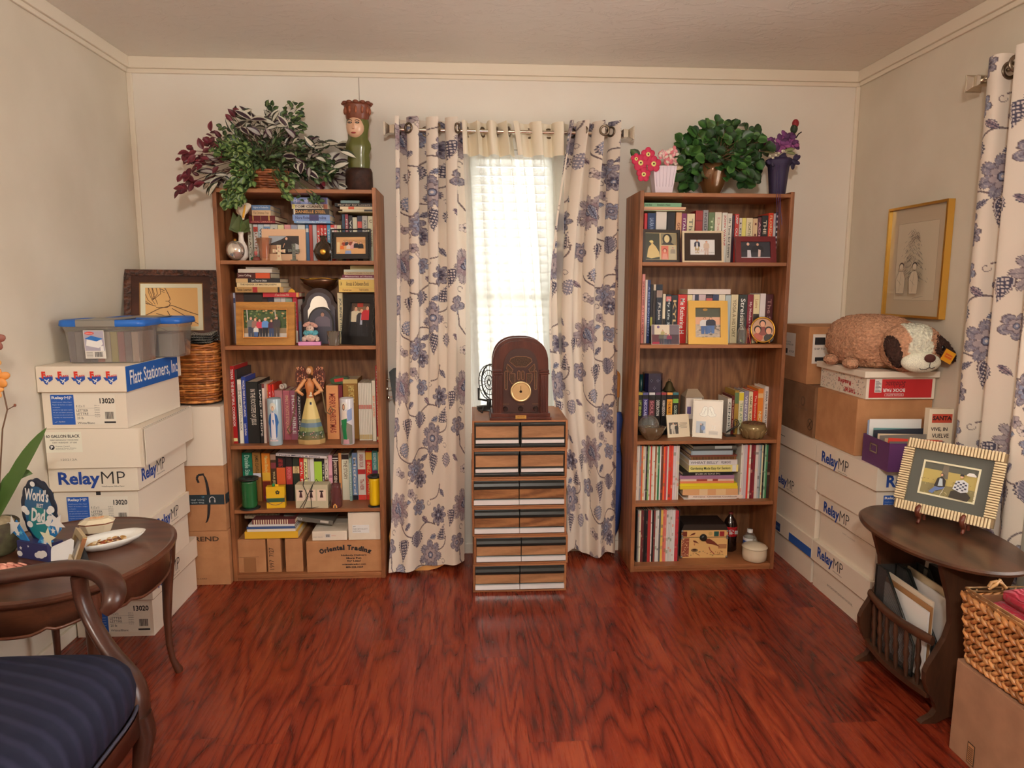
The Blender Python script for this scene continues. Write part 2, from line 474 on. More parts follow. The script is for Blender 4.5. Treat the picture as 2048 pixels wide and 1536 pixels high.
blind(bl,TM((WX0,YB,0)),WX1-WX0,WZ0,WZ1)

# ---------------------------------------------------------------- ceiling lights (behind the viewer)
def ceiling_light(loc,label):
 t=thing('ceiling_light',label,'lamp',loc)
 mb=MB(TM(loc));mb.lathe([(.0,0),(.14,0),(.15,-.012),(.13,-.035),(.015,-.045),(.015,-.29)],col=WHITE,n=28);mb.build('canopy',CHROME,t)
 e,nt,p=new_mat('lit_bulb');p.inputs['Emission Color'].default_value=(1,.85,.68,1);p.inputs['Emission Strength'].default_value=6
 mb=MB(TM(loc));mb.ell((0,0,-.33),(.04,.04,.045),WHITE,16);mb.build('bulb',e,t)
ceiling_light((.0,-.3,H),'ceiling lamp with a bare bulb above the viewer')
ceiling_light((-.1,-1.7,H),'added unseen fill lamp with a bare bulb at the rear of the room')  # fixture made up to carry the rear fill lamp

# ---------------------------------------------------------------- two bookcases
SH=[1.823,1.510,1.1245,0.660,0.350,0.030]
def bookcase(x0,x1,y0,label):
 t=thing('bookcase',label,'bookcase',((x0+x1)/2,y0+.15,0))
 y1=y0+.288;th=.018
 for a,b in((x0,x0+th),(x1-th,x1)):
  mb=MB();mb.box(a,b,y0,y1,0,1.832,WHITE);mb.build('side_panel',BROWN_CASE,t,bevel=.0015)
 for i,z in enumerate(SH):
  mb=MB();mb.box(x0+th,x1-th,y0+(.0 if i in(0,5)else.004),y1-.006,z-.017,z,WHITE)
  mb.build('top_panel' if i==0 else 'shelf',BROWN_CASE_X,t,bevel=.0015)
 mb=MB();mb.box(x0+th,x1-th,y0+.006,y0+.02,0,SH[5]-.017,WHITE);mb.build('kick_board',BROWN_CASE_X,t)
 mb=MB();mb.box(x0+th,x1-th,y1-.006,y1,.02,1.806,WHITE);mb.build('back_panel',BACK_PANEL,t)
 return t
BY=3.2085
LX0,LX1,RX0,RX1=-1.1345,-.4178,.779,1.503
bookcase(LX0,LX1,BY,'tall oak-look bookcase left of the window, trailing plant basket on top')
bookcase(RX0,RX1,BY,'tall oak-look bookcase right of the window, ivy pot on top')

# ---------------------------------------------------------------- six stacked media drawer units
CX0,CX1=.004,.434
unit_labels=['wood-grain two-drawer media unit, top of the stack under the radio',
 'wood-grain two-drawer media unit, second from top with plain black drawer trim',
 'wood-grain drawer unit with rounded black grips, third from the top of the stack',
 'wood-grain drawer unit with rounded black grips, third from the floor in the stack',
 'wood-grain drawer unit with rounded black grips, shifted right just above the bottom unit',
 'wood-grain drawer unit standing on the floor at the bottom of the stack']
wdrawer=wood('drawer_front_oak',c(168,124,88),c(120,82,54),'x',1.6,.4,3.0,.8)
wdrawer2=wood('drawer_front_oak_dark',c(150,102,64),c(88,54,32),'x',1.5,.4,4.0,1.1)
blackp=simple('black_plastic',c(30,32,30),.35)
alu=simple('aluminium_strip',c(232,232,236),.25,.25)
uz=.8035
for i in range(6):
 z1=uz-i*.1338;z0=z1-.1330
 dx=(0,-.002,-.004,-.002,.006,0)[i];yf=(3.03,3.03,3.026,3.024,3.022,3.02)[i]
 x0,x1=CX0+dx,CX1+dx
 t=thing('drawer_unit',unit_labels[i],'drawer unit',((x0+x1)/2,yf+.18,z0),'stacked media drawer units')
 mb=MB();th=.010
 mb.box(x0,x0+th,yf,yf+.365,z0,z1,WHITE);mb.box(x1-th,x1,yf,yf+.365,z0,z1,WHITE)
 mb.box(x0+th,x1-th,yf,yf+.365,z0,z0+.008,WHITE);mb.box(x0+th,x1-th,yf,yf+.365,z1-.008,z1,WHITE)
 mb.box(x0+th,x1-th,yf+.35,yf+.365,z0+.008,z1-.008,WHITE)
 mb.build('cabinet_body',BROWN_CASE_X,t,bevel=.001)
 xm=(x0+x1)/2
 for a,b in((x0+th+.001,xm-.002),(xm+.002,x1-th-.001)):
  mb=MB();mb.box(a,b,yf+.004,yf+.34,z0+.010,z1-.010,BLACK)
  d=mb.build('drawer',blackp,t,bevel=.002)
  za,zb=z0+.012,z1-.012;hh=zb-za
  if i<2:
   mb=MB();mb.box(a,b,yf-.004,yf+.006,zb-.012,zb,BLACK);mb.box(a,b,yf-.006,yf+.006,za,za+.012,BLACK);mb.build('trim_bar',blackp,d,bevel=.002)
   mb=MB();mb.box(a+.006,b-.006,yf-.001,yf+.006,za+.043,zb-.014,WHITE);mb.build('front_panel',wdrawer,d)
   mb=MB();mb.box(a+.005,b-.005,yf-.004,yf+.006,za+.018,za+.033,WHITE);mb.build('handle_strip',alu,d)
  else:
   mb=MB();mb.smooth=True
   pr=[(yf+.006,zb),(yf-.004,zb),(yf-.012,zb-.006),(yf-.016,zb-.018),(yf-.012,zb-.030),(yf+.006,zb-.034)]
   P=[(a,y,z)for y,z in pr]+[(b,y,z)for y,z in pr];n=6
   mb.add(P,[(q,q+1,n+q+1,n+q)for q in range(5)]+[(5,0,n,n+5)][::1]+[tuple(range(5,-1,-1)),tuple(range(n,2*n))],BLACK,False)
   mb.build('grip',blackp,d)
   mb=MB();mb.box(a,b,yf-.002,yf+.006,zb-.078,zb-.036,WHITE);mb.build('front_panel',wdrawer2 if i in(2,3)else wdrawer,d)
   mb=MB();mb.box(a-.001,b+.001,yf-.008,yf+.006,za+.003,za+.024,WHITE);mb.build('handle_strip',alu,d)

# ---------------------------------------------------------------- cathedral radio
rz=uz+.001
t=thing('tabletop_radio','dark wooden arched vintage-style radio with a brass dial on the drawer units','radio',(.222,3.14,rz))
T=TM((.222,3.05,rz))
rw=wood('radio_mahogany',c(88,44,34),c(54,24,18),'z',1.5,.3,2.0,.8)
rdark=simple('radio_face_dark',c(56,30,24),.45)
def arch(w,h,z0=0.0,n=20,pw=2.6):
 """arched outline: straight sides then a squarish arch"""
 hs=h*.62;pts=[(-w,z0),(w,z0)]
 for i in range(n+1):
  a=math.pi*i/n;ca,sa=math.cos(a),math.sin(a)
  pts.append((w*math.copysign(abs(ca)**(2/pw),ca),z0+hs+(h-hs)*abs(sa)**(2/pw)))
 return pts
mb=MB(T);mb.prism(arch(.118,.325,.028),0,.145,WHITE,smooth=True);mb.build('case',rw,t,bevel=.003)
mb=MB(T);mb.prism(arch(.125,.338,.030),.012,.030,WHITE,smooth=True);mb.prism(arch(.125,.338,.03),.12,.135,WHITE,smooth=True)
for sx in(-1,1):
 mb.box(sx*.105-.018,sx*.105+.018,-.012,.01,.026,.215,WHITE)
 for q in range(4):mb.box(sx*.105-.013+q*.007,sx*.105-.010+q*.007,-.015,0,.035,.198,WHITE)
 mb.box(sx*.105-.023,sx*.105+.023,-.018,.02,.206,.212,WHITE);mb.box(sx*.105-.021,sx*.105+.021,-.016,.02,.216,.224,WHITE)
mb.box(-.138,.138,-.018,.150,0,.012,WHITE);mb.box(-.132,.132,-.013,.147,.012,.030,WHITE)
mb.build('moulding',rw,t,bevel=.003)
mb=MB(T);mb.prism([(x*.66,z)for x,z in arch(.118,.288,.032)],-.004,.004,WHITE);mb.build('front_panel',rdark,t,bevel=.002)
grm=noisy('speaker_cloth_brown',c(86,62,44),c(40,24,18),260,.8,.4)
mb=MB(T);mt=MB(T)
def grille(pts):
 mb.prism(pts,-.0062,-.003,WHITE)
 P=[(x,-.0065,z)for x,z in pts+pts[:1]];mt.tube(P,.0016,c(92,52,40),5)
def rr(cx,cz,w,h,r=None):
 r=r or min(w,h)*.9;o=[]
 for q,(sx,sz)in enumerate(((1,1),(-1,1),(-1,-1),(1,-1))):
  for a in(0,30,60,90):
   t_=math.radians(a+90*q);o.append((cx+sx*(w-r)+r*math.cos(t_),cz+sz*(h-r)+r*math.sin(t_)))
 return o
grille([(-.045,.276),(-.05,.262),(-.022,.238),(.022,.238),(.05,.262),(.045,.276),(.02,.285),(-.02,.285)])
for sx in(-1,1):
 grille([(sx*.060,.252),(sx*.035,.226),(sx*.040,.214),(sx*.056,.216),(sx*.064,.232)])
 grille(rr(sx*.009,.200,.0055,.020));grille([(sx*.026,.208),(sx*.050,.208),(sx*.050,.180),(sx*.040,.162),(sx*.026,.166)])
 grille(rr(sx*.066,.178,.006,.042))
mb.build('speaker_grille',grm,t);mt.build('grille_rim',simple('bronze_rim',c(132,92,66),.4,.3),t)
mb=MB(T@TM((0,-.004,.128),rx=math.radians(90)))
mb.lathe([(.040,0),(.047,.004),(.047,.009),(.041,.011),(.038,.008)],n=32,col=WHITE);d=mb.build('dial_ring',simple('pale_brass',c(214,190,140),.25,.7),t)
mb=MB(T@TM((0,0,.128)))
mb.disc(0,0,.039,.039,c(206,168,84),-.0075,28);mb.disc(0,0,.027,.027,c(222,196,130),-.0085,24);mb.disc(0,0,.006,.006,c(30,20,12),-.012,12)
for q in range(24):
 a=q*math.pi/12;mb.line([(.026*math.cos(a),.026*math.sin(a)),(.032*math.cos(a),.032*math.sin(a))],.0012,c(70,40,16),-.0092)
mb.line([(0,0),(0,.026)],.0016,c(30,20,12),-.0125)
mb.build('dial_face',paint(.25,.3),t)
for q in(-1,0,1):
 mb=MB(T@TM((q*.068,-.006,.050),rx=math.radians(90)));mb.lathe([(.011,0),(.0105,.008),(.009,.012)],n=18,col=WHITE);mb.build('knob',simple('bakelite_black',c(32,16,14),.3),t)
mb=MB(T)
for q,s_ in((-1,'BROADCAST'),(0,'TUNING'),(1,'VOLUME')):mb.text(s_,q*.066-.014,.069,q*.066+.014,.0725,c(150,110,70),-.0045)
mb.build('control_lettering',paint(.4),t)
mb=MB(T);mb.box(-.024,.024,-.021,-.018,.006,.022,c(205,165,90));mb.text('CROSLEY',-.018,.014,.018,.019,c(90,60,20),-.0222);mb.text('COLLECTOR RADIO',-.020,.008,.020,.0115,c(90,60,20),-.0222)
mb.build('name_plate',paint(.3,.6),t)
# black wire desk fan half hidden behind the radio
t=thing('desk_fan','small black wire-guard fan half hidden behind the radio','fan',(.10,3.30,rz))
mb=MB(TM((.088,3.325,rz+.13),rz=math.radians(-55)))
for r_ in(.085,.06,.035,.012):mb.tube([(r_*math.cos(a*.3),0.002*r_,r_*math.sin(a*.3))for a in range(22)],.0025,BLACK,5)
for q in range(20):
 a=q*math.pi/10;mb.tube([(.01*math.cos(a),0,.01*math.sin(a)),(.088*math.cos(a),.004,.088*math.sin(a))],.0016,BLACK,4)
mb.tube([(.088*math.cos(a*.3),.02,.088*math.sin(a*.3))for a in range(22)],.004,BLACK,6)
mb.build('guard',blackp,t)
mb=MB(TM((.088,3.325,rz)));mb.lathe([(.06,0),(.058,.012),(.012,.018),(.010,.05)],n=20,col=BLACK);mb.tube([(0,0,.04),(-.05,0.02,.045),(-.05,.03,.10)],.006,BLACK);mb.build('base',blackp,t)
mb=MB();mb.tube([(.06,3.29,rz+.02),(.052,3.20,rz+.004),(.035,3.22,rz+.012),(.06,3.27,rz+.005),(.03,3.37,rz+.006)],.003,BLACK,6);mb.build('power_cord',blackp,t)
# ================================================================ curtains: printed cotton, painted into the cloth's own colours
PXM=0.003
TW,TH,KS=168,196,.785  # one repeat of the print: 50 x 59 cm
def cloth_tile():
 base=np.array((.88,.79,.68))
 T=np.tile(base,(TW,TH,1)).astype(float)
 U,Vv=np.meshgrid(np.arange(TW)*PXM,np.arange(TH)*PXM,indexing='ij')
 LW,LH=TW*PXM,TH*PXM
 slate=np.array(c(130,126,140));lav=np.array(c(160,148,152));navy=np.array(c(66,64,84));mauve=np.array(c(142,122,130))
 blue=np.array(c(128,136,160));brown=np.array(c(92,76,80));pale=np.array(c(205,195,190))
 def local(cx,cy,rot):
  cx,cy=cx*KS,cy*KS
  du=(U-cx+LW/2)%LW-LW/2;dv=(Vv-cy+LH/2)%LH-LH/2
  ca,sa=math.cos(rot),math.sin(rot)
  return du*ca+dv*sa,-du*sa+dv*ca
 def put(mask,col,a=1.0):
  T[mask]=T[mask]*(1-a)+col*a
 def flower(cx,cy,R,rot,n,colA,colB,jag=0.0):
  x,y=local(cx,cy,rot);r=np.hypot(x,y);th=np.arctan2(y,x);ph=np.abs(np.cos(n*th/2))
  edge=R*(0.60+0.40*ph**.7+jag*np.abs(np.sin(n*3.5*th)))
  put(r<edge,brown);put(r<edge-.0028,colA)
  put((r<edge-.003)&(ph<.20),brown,.6)
  put((r<edge-.003)&(ph>.985)&(r>R*.3),navy,.55)
  put((r<edge*.80)&(r>edge*.80-.003),pale,.45)
  put(r<edge*.56,brown,.8);put(r<edge*.56-.0026,colB);put((r<edge*.52)&(ph<.25),pale,.5)
  put(r<R*.24,navy);put(r<R*.17,blue);put(r<R*.07,pale)
 def leaf(cx,cy,L,Wd,rot,colA,edgec,vein=True,dots=False):
  x,y=local(cx,cy,rot);t=(x+L/2)/L
  ok=(t>0)&(t<1);tt=np.clip(t,0,1)
  w=Wd/2*np.sin(np.pi*tt**.8)**.8*(1+.12*np.cos(tt*40))
  put(ok&(np.abs(y)<w),edgec);put(ok&(np.abs(y)<w*.78),pale)
  put(ok&(np.abs(y)<w*.66),colA)
  if vein:
   put(ok&(np.abs(y)<.0016),edgec)
   put(ok&(np.abs(y)<w*.66)&(((x*1000+np.abs(y)*900)%12)<3.5),edgec,.8)
  if dots:put(ok&(np.abs(y)<w*.6)&(((x*1000)%14)<7)&(((y*1000)%11)<6),pale)
 def paisley(cx,cy,S,rot,m=1):
  x,y=local(cx,cy,rot);y=y*m
  t=np.clip((x+S/2)/S,0,1);yc=.22*S*(t**2.2);w=.23*S*np.sqrt(np.clip(np.sin(np.pi*np.clip(t,0,1)**.55),0,1))*(1-t)**.55*1.5
  ok=(x>-S/2)&(x<S/2);d=np.abs(y-yc)
  put(ok&(d<w*(1.12+.1*np.cos(x*520))),brown);put(ok&(d<w*.95),pale);put(ok&(d<w*.8),navy)
  put(ok&(d<w*.62)&(((x*1000)%13)<7)&(((y*1000)%11)<6.5),pale)
 def small(cx,cy,R,rot,col):
  for q in range(5):
   a=rot+q*2*math.pi/5;x,y=local(cx+R*.62*math.cos(a),cy+R*.62*math.sin(a),0)
   r=np.hypot(x,y);put(r<R*.40,brown,.8);put(r<R*.31,col)
  x,y=local(cx,cy,0);put(np.hypot(x,y)<R*.16,navy)
 def stem(p0,p1,bend,dotted=True):
  (x0,y0),(x1,y1)=p0,p1;L=math.hypot(x1-x0,y1-y0);nx,ny=-(y1-y0)/L,(x1-x0)/L
  K=int(L/.0026)
  for q in range(K):
   t=q/K;o=bend*math.sin(math.pi*t)
   if dotted and q%4==3:continue
   x,y=local(x0+(x1-x0)*t+nx*o,y0+(y1-y0)*t+ny*o,0)
   put(np.hypot(x,y)<(.0034 if dotted else.0020),brown,.8)
 def curl(cx,cy,R,rot):
  for q in range(26):
   a=rot+q*.2;rr_=R*(1-q/40)
   x,y=local(cx+rr_*math.cos(a),cy+rr_*math.sin(a),0);put(np.hypot(x,y)<.0018,brown,.8)
 stem((.16,.20),(.33,.34),.05);stem((.33,.34),(.50,.28),-.04);stem((.10,.52),(.27,.62),.04);stem((.27,.62),(.43,.56),-.05)
 stem((.45,.12),(.54,.02),.03);stem((.02,.38),(.10,.52),-.03);stem((.52,.45),(.60,.36),.03)
 flower(.135,.165,.080,.3,9,lav,mauve,.10);leaf(.15,.165,.075,.035,1.2,blue,navy)
 flower(.46,.48,.076,.1,7,slate,lav,.10)
 flower(.30,.67,.060,.5,8,slate,blue);flower(.345,.735,.045,.5,8,slate,navy)
 flower(.07,.40,.050,.2,5,slate,lav)
 flower(.53,.22,.056,.8,8,slate,navy)
 flower(.34,.16,.040,.2,6,blue,slate,.08)
 leaf(.33,.36,.085,.072,1.5,slate,navy,True,False);leaf(.19,.55,.08,.07,1.2,blue,navy,False,True);leaf(.60,.62,.078,.062,1.8,slate,navy,False,True)
 leaf(.40,.25,.06,.028,.6,mauve,navy);leaf(.24,.27,.055,.026,2.4,slate,navy);leaf(.48,.36,.05,.03,2.8,blue,navy)
 leaf(.05,.60,.055,.024,.7,mauve,navy);leaf(.38,.60,.06,.026,-.5,slate,navy);leaf(.56,.08,.05,.022,1.0,slate,navy)
 paisley(.22,.42,.11,1.35);paisley(.46,.64,.10,1.9,-1);paisley(.56,.33,.085,-1.5);paisley(.02,.24,.09,1.5)
 small(.26,.06,.028,.2,lav);small(.30,.095,.024,.6,pale);leaf(.245,.115,.03,.022,0,blue,navy,False);small(.13,.68,.026,0,pale);small(.165,.70,.022,.4,lav)
 curl(.43,.14,.022,0);curl(.11,.30,.02,1.5);curl(.24,.74,.022,3);curl(.58,.53,.02,4)
 return T
TILE=cloth_tile()
def cloth_colours(nu,nv,offu,offv):
 return TILE[(np.arange(nu)[:,None]+int(offu/PXM))%TW,(np.arange(nv)[None,:]+int(offv/PXM))%TH]

clm,nt,p=new_mat('printed_cotton')
a=N(nt,'ShaderNodeAttribute',attribute_name='Col');nt.links.new(a.outputs['Color'],p.inputs['Base Color']);p.inputs['Roughness'].default_value=.75
p.inputs['Sheen Weight'].default_value=.15
out=[n for n in nt.nodes if n.type=='OUTPUT_MATERIAL'][0]
tl=N(nt,'ShaderNodeBsdfTranslucent',{'Color':a.outputs['Color']})
ms=N(nt,'ShaderNodeMixShader',{0:.10,1:p.outputs[0],2:tl.outputs[0]});nt.links.new(ms.outputs[0],out.inputs[0])
eyel=simple('antique_nickel_eyelet',c(110,98,84),.3,.9)

def fold_xy(s,A,n,ph):
 return A*np.sin(2*np.pi*n*s+ph)
def panel(name,label,cat,sfun,dfun,ztop,zbot,clothW,off,mat,painted=True,wall='back',base=3.42,group=None,step=PXM,zfun=None):
 """sfun(u, t): along-wall position; dfun(u, t): distance into the room from the rod; u 0..1 across, t 0..1 down"""
 Hh=ztop-zbot
 nu,nv=int(clothW/step),int(Hh/step)
 u,t=np.meshgrid(np.linspace(0,1,nu),np.linspace(0,1,nv),indexing='ij')
 S,D=sfun(u,t),dfun(u,t)
 Z=ztop-Hh*t+(zfun(u,t)if zfun else 0)
 V=np.stack([S,base-D,Z],-1)if wall=='back' else np.stack([base-D,S,Z],-1)
 Cc=cloth_colours(nu,nv,*off)if painted else np.tile(np.array(c(214,204,184)),(nu,nv,1))
 o=grid_mesh(name,V,Cc,mat)
 return o,V
def eyelets(root,sfun,dfun,us,zt,wall,base,ztop,zbot,r=.021):
 for u0 in us:
  uu=np.array([[u0]]);t=(ztop-zt)/(ztop-zbot);tt=np.array([[t]])
  s0,d0=float(sfun(uu,tt)[0,0]),float(dfun(uu,tt)[0,0]);e=.004
  s1,d1=float(sfun(uu+e,tt)[0,0]),float(dfun(uu+e,tt)[0,0])
  ang=math.atan2(d1-d0,s1-s0)
  T=(Matrix.Translation((s0,base-d0,zt))@rotm(0,0,-ang))if wall=='back' else(Matrix.Translation((base-d0,s0,zt))@rotm(0,0,math.pi/2+ang))
  mb=MB(T@TM(rx=math.radians(90)))
  mb.lathe([(r*.78,-.003),(r*1.15,-.004),(r*1.22,0),(r*1.15,.004),(r*.78,.003),(r*.70,0),(r*.78,-.003)],n=20,col=BLACK,cap=False)
  mb.build('eyelet',eyel,root)

ROD_Y,ROD_Z=3.405,2.122
# left printed curtain: px 790..930 at the rod, flares to 775..932 at the floor
nf=3.6
def Ls(u,t):
 x0=-.348-.058*t**2.2;x1=-.026-.012*t
 g=1-.25*t
 return x0+(x1-x0)*u+.018*np.sin(2*np.pi*nf*u*2+.4)*(1-t)**1.5
def Ld(u,t):
 k1=np.clip(1-t*1.25,.22,1)
 w=np.sin(2*np.pi*(nf*u)+1.35+.9*np.sin(2.2*t+3*u)*t)
 return.047*k1*w+.020*t*np.sin(2*np.pi*1.6*u-.6)+.15*np.clip((t-.42)/.58,0,1)**1.1*(1-.35*u)+.018
o,V=panel('printed_curtain',None,None,Ls,Ld,2.172,.012,.56,(.06,.04),clm,base=ROD_Y,zfun=lambda u,t:.03*u*t**6)
tag(o,'cream curtain with blue floral print hanging left of the sheer, reaching the floor','curtain','floral printed curtains')
for k_ in range(4):pass
eyelets(o,Ls,Ld,[.10,.25,.42,.60,.86],ROD_Z,'back',ROD_Y,2.172,.006)
# right printed curtain
nf2=3.4
def Rs(u,t):
 x0=.468-.10*np.sin(np.pi*np.clip(t/.85,0,1))**1.0+.02*t;x1=.722+.020*t
 x0=x0+np.where(t>.85,.0,0)
 return x0+(x1-x0)*u+.016*np.sin(2*np.pi*nf2*u*2+1.0)*(1-t)**1.5
def Rd(u,t):
 return.045*np.clip(1-t*.9,.35,1)*np.sin(2*np.pi*nf2*u+1.2+.8*t*np.sin(3*u+2*t))+.018*t*np.sin(2*np.pi*1.7*u)+.02
o,V=panel('printed_curtain',None,None,Rs,Rd,2.168,.045,.52,(.33,.30),clm,base=ROD_Y,zfun=lambda u,t:.02*np.sin(9*u)*t**8-.03*u*t**6)
tag(o,'cream curtain with blue floral print between the sheer and the blue umbrella','curtain','floral printed curtains')
eyelets(o,Rs,Rd,[.12,.36,.60,.84],ROD_Z,'back',ROD_Y,2.168,.045)
# sheers
shm=bpy.data.materials.new('sheer_voile');shm.use_nodes=True;nt=shm.node_tree
for n in list(nt.nodes):nt.nodes.remove(n)
out=nt.nodes.new('ShaderNodeOutputMaterial')
df=N(nt,'ShaderNodeBsdfDiffuse',{'Color':(*c(224,219,210),1)});tl=N(nt,'ShaderNodeBsdfTranslucent',{'Color':(*c(224,218,208),1)})
m1=N(nt,'ShaderNodeMixShader',{0:.68,1:df.outputs[0],2:tl.outputs[0]})
tr=N(nt,'ShaderNodeBsdfTransparent',{'Color':(.98,.98,.97,1)})
lw=N(nt,'ShaderNodeLayerWeight',{'Blend':.5})
fac=N(nt,'ShaderNodeMapRange',{0:lw.outputs['Facing'],1:0.0,2:.9,3:.60,4:.88})
m2=N(nt,'ShaderNodeMixShader',{0:fac.outputs[0],1:tr.outputs[0],2:m1.outputs[0]});nt.links.new(m2.outputs[0],out.inputs[0])
hem=new_mat('sheer_hem_band')[0];nt=hem.node_tree
p=[n for n in nt.nodes if n.type=='BSDF_PRINCIPLED'][0];p.inputs['Base Color'].default_value=(*c(222,206,186),1);p.inputs['Roughness'].default_value=.8
def sheer(label,sf,df_,off,us):
 o,V=panel('sheer_curtain',None,None,sf,df_,2.165,.03,.62,off,shm,painted=False,base=ROD_Y,step=.008)
 tag(o,label,'curtain','sheer curtains on the middle of the rod')
 nt_=int(.165/.008)
 grid_mesh('header_band',V[:,:nt_]+np.array([0,-.0015,0]),None,hem,parent=o)
 eyelets(o,sf,df_,us,ROD_Z,'back',ROD_Y,2.165,.03)
def S1s(u,t):
 x0=-.034+.075*t;x1=.20+.16*np.sin(np.pi*np.clip(t,0,1)*.5)-.12*np.clip(t-.6,0,1)
 return x0+(x1-x0)*u+.006*np.sin(2*np.pi*5*u)
def S1d(u,t):return.036*(1-.5*t)*np.sin(2*np.pi*3.5*u+1.2+t*np.sin(4*u))+.004*np.sin(2*np.pi*7*u+2*t)*t-.025*t
def S2s(u,t):
 x0=.205+.205*np.clip(t,0,1)**.8;x1=.475-.01*t
 return x0+(x1-x0)*u+.008*np.sin(2*np.pi*5*u)
def S2d(u,t):return.034*(1-.5*t)*np.sin(2*np.pi*2.5*u+1.0)+.003*np.sin(2*np.pi*5*u)*t-.03*t
sheer('long off-white sheer curtain falling behind the radio, next to the left print',S1s,S1d,(0,0),[.12,.40,.68,.95])
sheer('narrow off-white sheer swept towards the right printed curtain',S2s,S2d,(0,0),[.25,.62])

# curtain rods with square finials
def finial(root,T):
 mb=MB(T)
 mb.tube([(0,0,0),(.022,0,0)],.010,WHITE,14)
 def fr(a,b,x0,x1):
  mb.hexa([(x0,-a,-a),(x1,-b,-b),(x1,b,-b),(x0,a,-a),(x0,-a,a),(x1,-b,b),(x1,b,b),(x0,a,a)],WHITE)
 fr(.014,.020,.020,.030);fr(.020,.017,.030,.052);fr(.017,.029,.052,.072);fr(.031,.031,.072,.078)
 mb.build('finial',CHROME,root,bevel=.001)
t=thing('curtain_rod','brushed nickel curtain rod with square finials above the window','curtain rod',(.19,ROD_Y,ROD_Z))
mb=MB();mb.tube([(-.33,ROD_Y,ROD_Z+.002),(.715,ROD_Y,ROD_Z-.002)],.0085,WHITE,14);mb.build('rod',CHROME,t)
finial(t,TM((-.32,ROD_Y,ROD_Z+.002),rz=math.pi));finial(t,TM((.705,ROD_Y,ROD_Z-.002)))
for x in(-.33,.72):
 mb=MB();mb.box(x-.004,x+.004,ROD_Y,YB-.001,ROD_Z-.018,ROD_Z-.010,WHITE);mb.box(x-.012,x+.012,YB-.005,YB-.0005,ROD_Z-.045,ROD_Z+.02,WHITE);mb.tube([(x-.006,ROD_Y,ROD_Z),(x+.006,ROD_Y,ROD_Z)],.013,WHITE,12)
 mb.build('bracket',CHROME,t,bevel=.001)

# right wall: rod and printed curtain
RWX=1.880
def Ws(u,t):  # along the wall (y), far edge first
 y0=2.50+.015*t;y1=2.175
 return y0+(y1-y0)*u+.014*np.sin(2*np.pi*4.4*u+1.0)*(1-t)**1.5
def Wd(u,t):return.038*(1-.45*t)*np.sin(2*np.pi*2.6*u+.1+.5*t*np.sin(4*u))+.0
o,V=panel('printed_curtain',None,None,Ws,Wd,2.205,.03,.52,(.25,.55),clm,wall='right',base=RWX)
tag(o,'cream curtain with blue floral print at the right wall beside the gold frame','curtain','floral printed curtains')
eyelets(o,Ws,Wd,[.20,.42,.62,.80],2.148,'right',RWX,2.205,.03,.026)
def W2s(u,t):return 2.165-.60*u+.008*np.sin(2*np.pi*6*u)
def W2d(u,t):return.034*(1-.4*t)*np.sin(2*np.pi*4.5*u+1.0)
o,V=panel('sheer_curtain',None,None,W2s,W2d,2.20,.03,.9,(0,0),shm,painted=False,wall='right',base=RWX+.022,step=.01)
tag(o,'off-white sheer curtain over the side window at the right edge','curtain')
t=thing('curtain_rod','curtain rod on the right wall with one square finial showing','curtain rod',(RWX,1.6,2.148))
mb=MB();mb.tube([(RWX,2.535,2.148),(RWX,.55,2.148)],.0085,WHITE,14);mb.build('rod',CHROME,t)
finial(t,TM((RWX,2.53,2.148),rz=math.pi/2));finial(t,TM((RWX,.56,2.148),rz=-math.pi/2))
for y in(2.515,.60):
 mb=MB();mb.box(RWX,XR-.001,y-.004,y+.004,2.130,2.138,WHITE);mb.box(XR-.005,XR-.0005,y-.012,y+.012,2.10,2.17,WHITE);mb.tube([(RWX,y-.006,2.148),(RWX,y+.006,2.148)],.013,WHITE,12)
 mb.build('bracket',CHROME,t,bevel=.001)

# ================================================================ guitar and umbrella half hidden by the curtains
t=thing('acoustic_guitar','acoustic guitar standing behind the left floral curtain, headstock and body edge showing','guitar',(-.25,3.40,0))
G=TM((-.215,3.29,.0),rx=math.radians(-8.5))@rotm(0,math.radians(-9),0)
def gout(s=1.0):
 P=[]
 for i in range(40):
  a=2*math.pi*i/40;z=.235-.235*math.cos(a)
  w=.19*(abs(math.sin(a))**.8)*(1-.25*(z/.47))*(1-.22*math.exp(-((z-.29)/.055)**2))
  P.append((math.copysign(w,math.sin(a))*s,.235+(z-.235)*s))
 return P
mb=MB(G);mb.prism(gout(),0,.09,c(206,150,86),c(120,66,36));mb.disc(0,.30,.048,.048,c(30,20,14),-.001,24);mb.box(-.06,.06,-.008,0,.12,.145,c(50,28,18));mb.build('body',paint(.3,coat=.4),t,bevel=.004)
mb=MB(G);mb.box(-.025,.025,-.012,.012,.44,.84,c(110,62,36),front=c(60,36,24));mb.build('neck',paint(.4),t,bevel=.003)
mb=MB(G@TM((0,0,.84),rx=math.radians(-8)));mb.prism([(-.025,0),(.025,0),(.036,.03),(.036,.165),(.012,.18),(-.012,.18),(-.036,.165),(-.036,.03)],-.007,.009,c(26,34,38));mb.build('headstock',paint(.25),t,bevel=.002)
for q in range(3):
 for s_ in(-1,1):
  mb=MB(G@TM((0,0,.84),rx=math.radians(-8)));mb.tube([(s_*.036,0,.04+q*.045),(s_*.052,0,.04+q*.045)],.003,WHITE,6);mb.ell((s_*.058,0,.04+q*.045),(.008,.004,.011),WHITE,10);mb.build('tuning_peg',CHROME,t)
t=thing('folded_umbrella','closed blue umbrella with wooden handle leaning right of the curtain','umbrella',(.765,3.42,0))
P0,P1=Vector((.736,3.455,0.0)),Vector((.752,3.452,.90));ax=P1-P0
mb=MB();rr_=[.010,.026,.032,.036,.033,.028,.018,.020,.024,.016];zz=[.09,.14,.25,.36,.45,.52,.60,.66,.72,.76]
K=14;P=[]
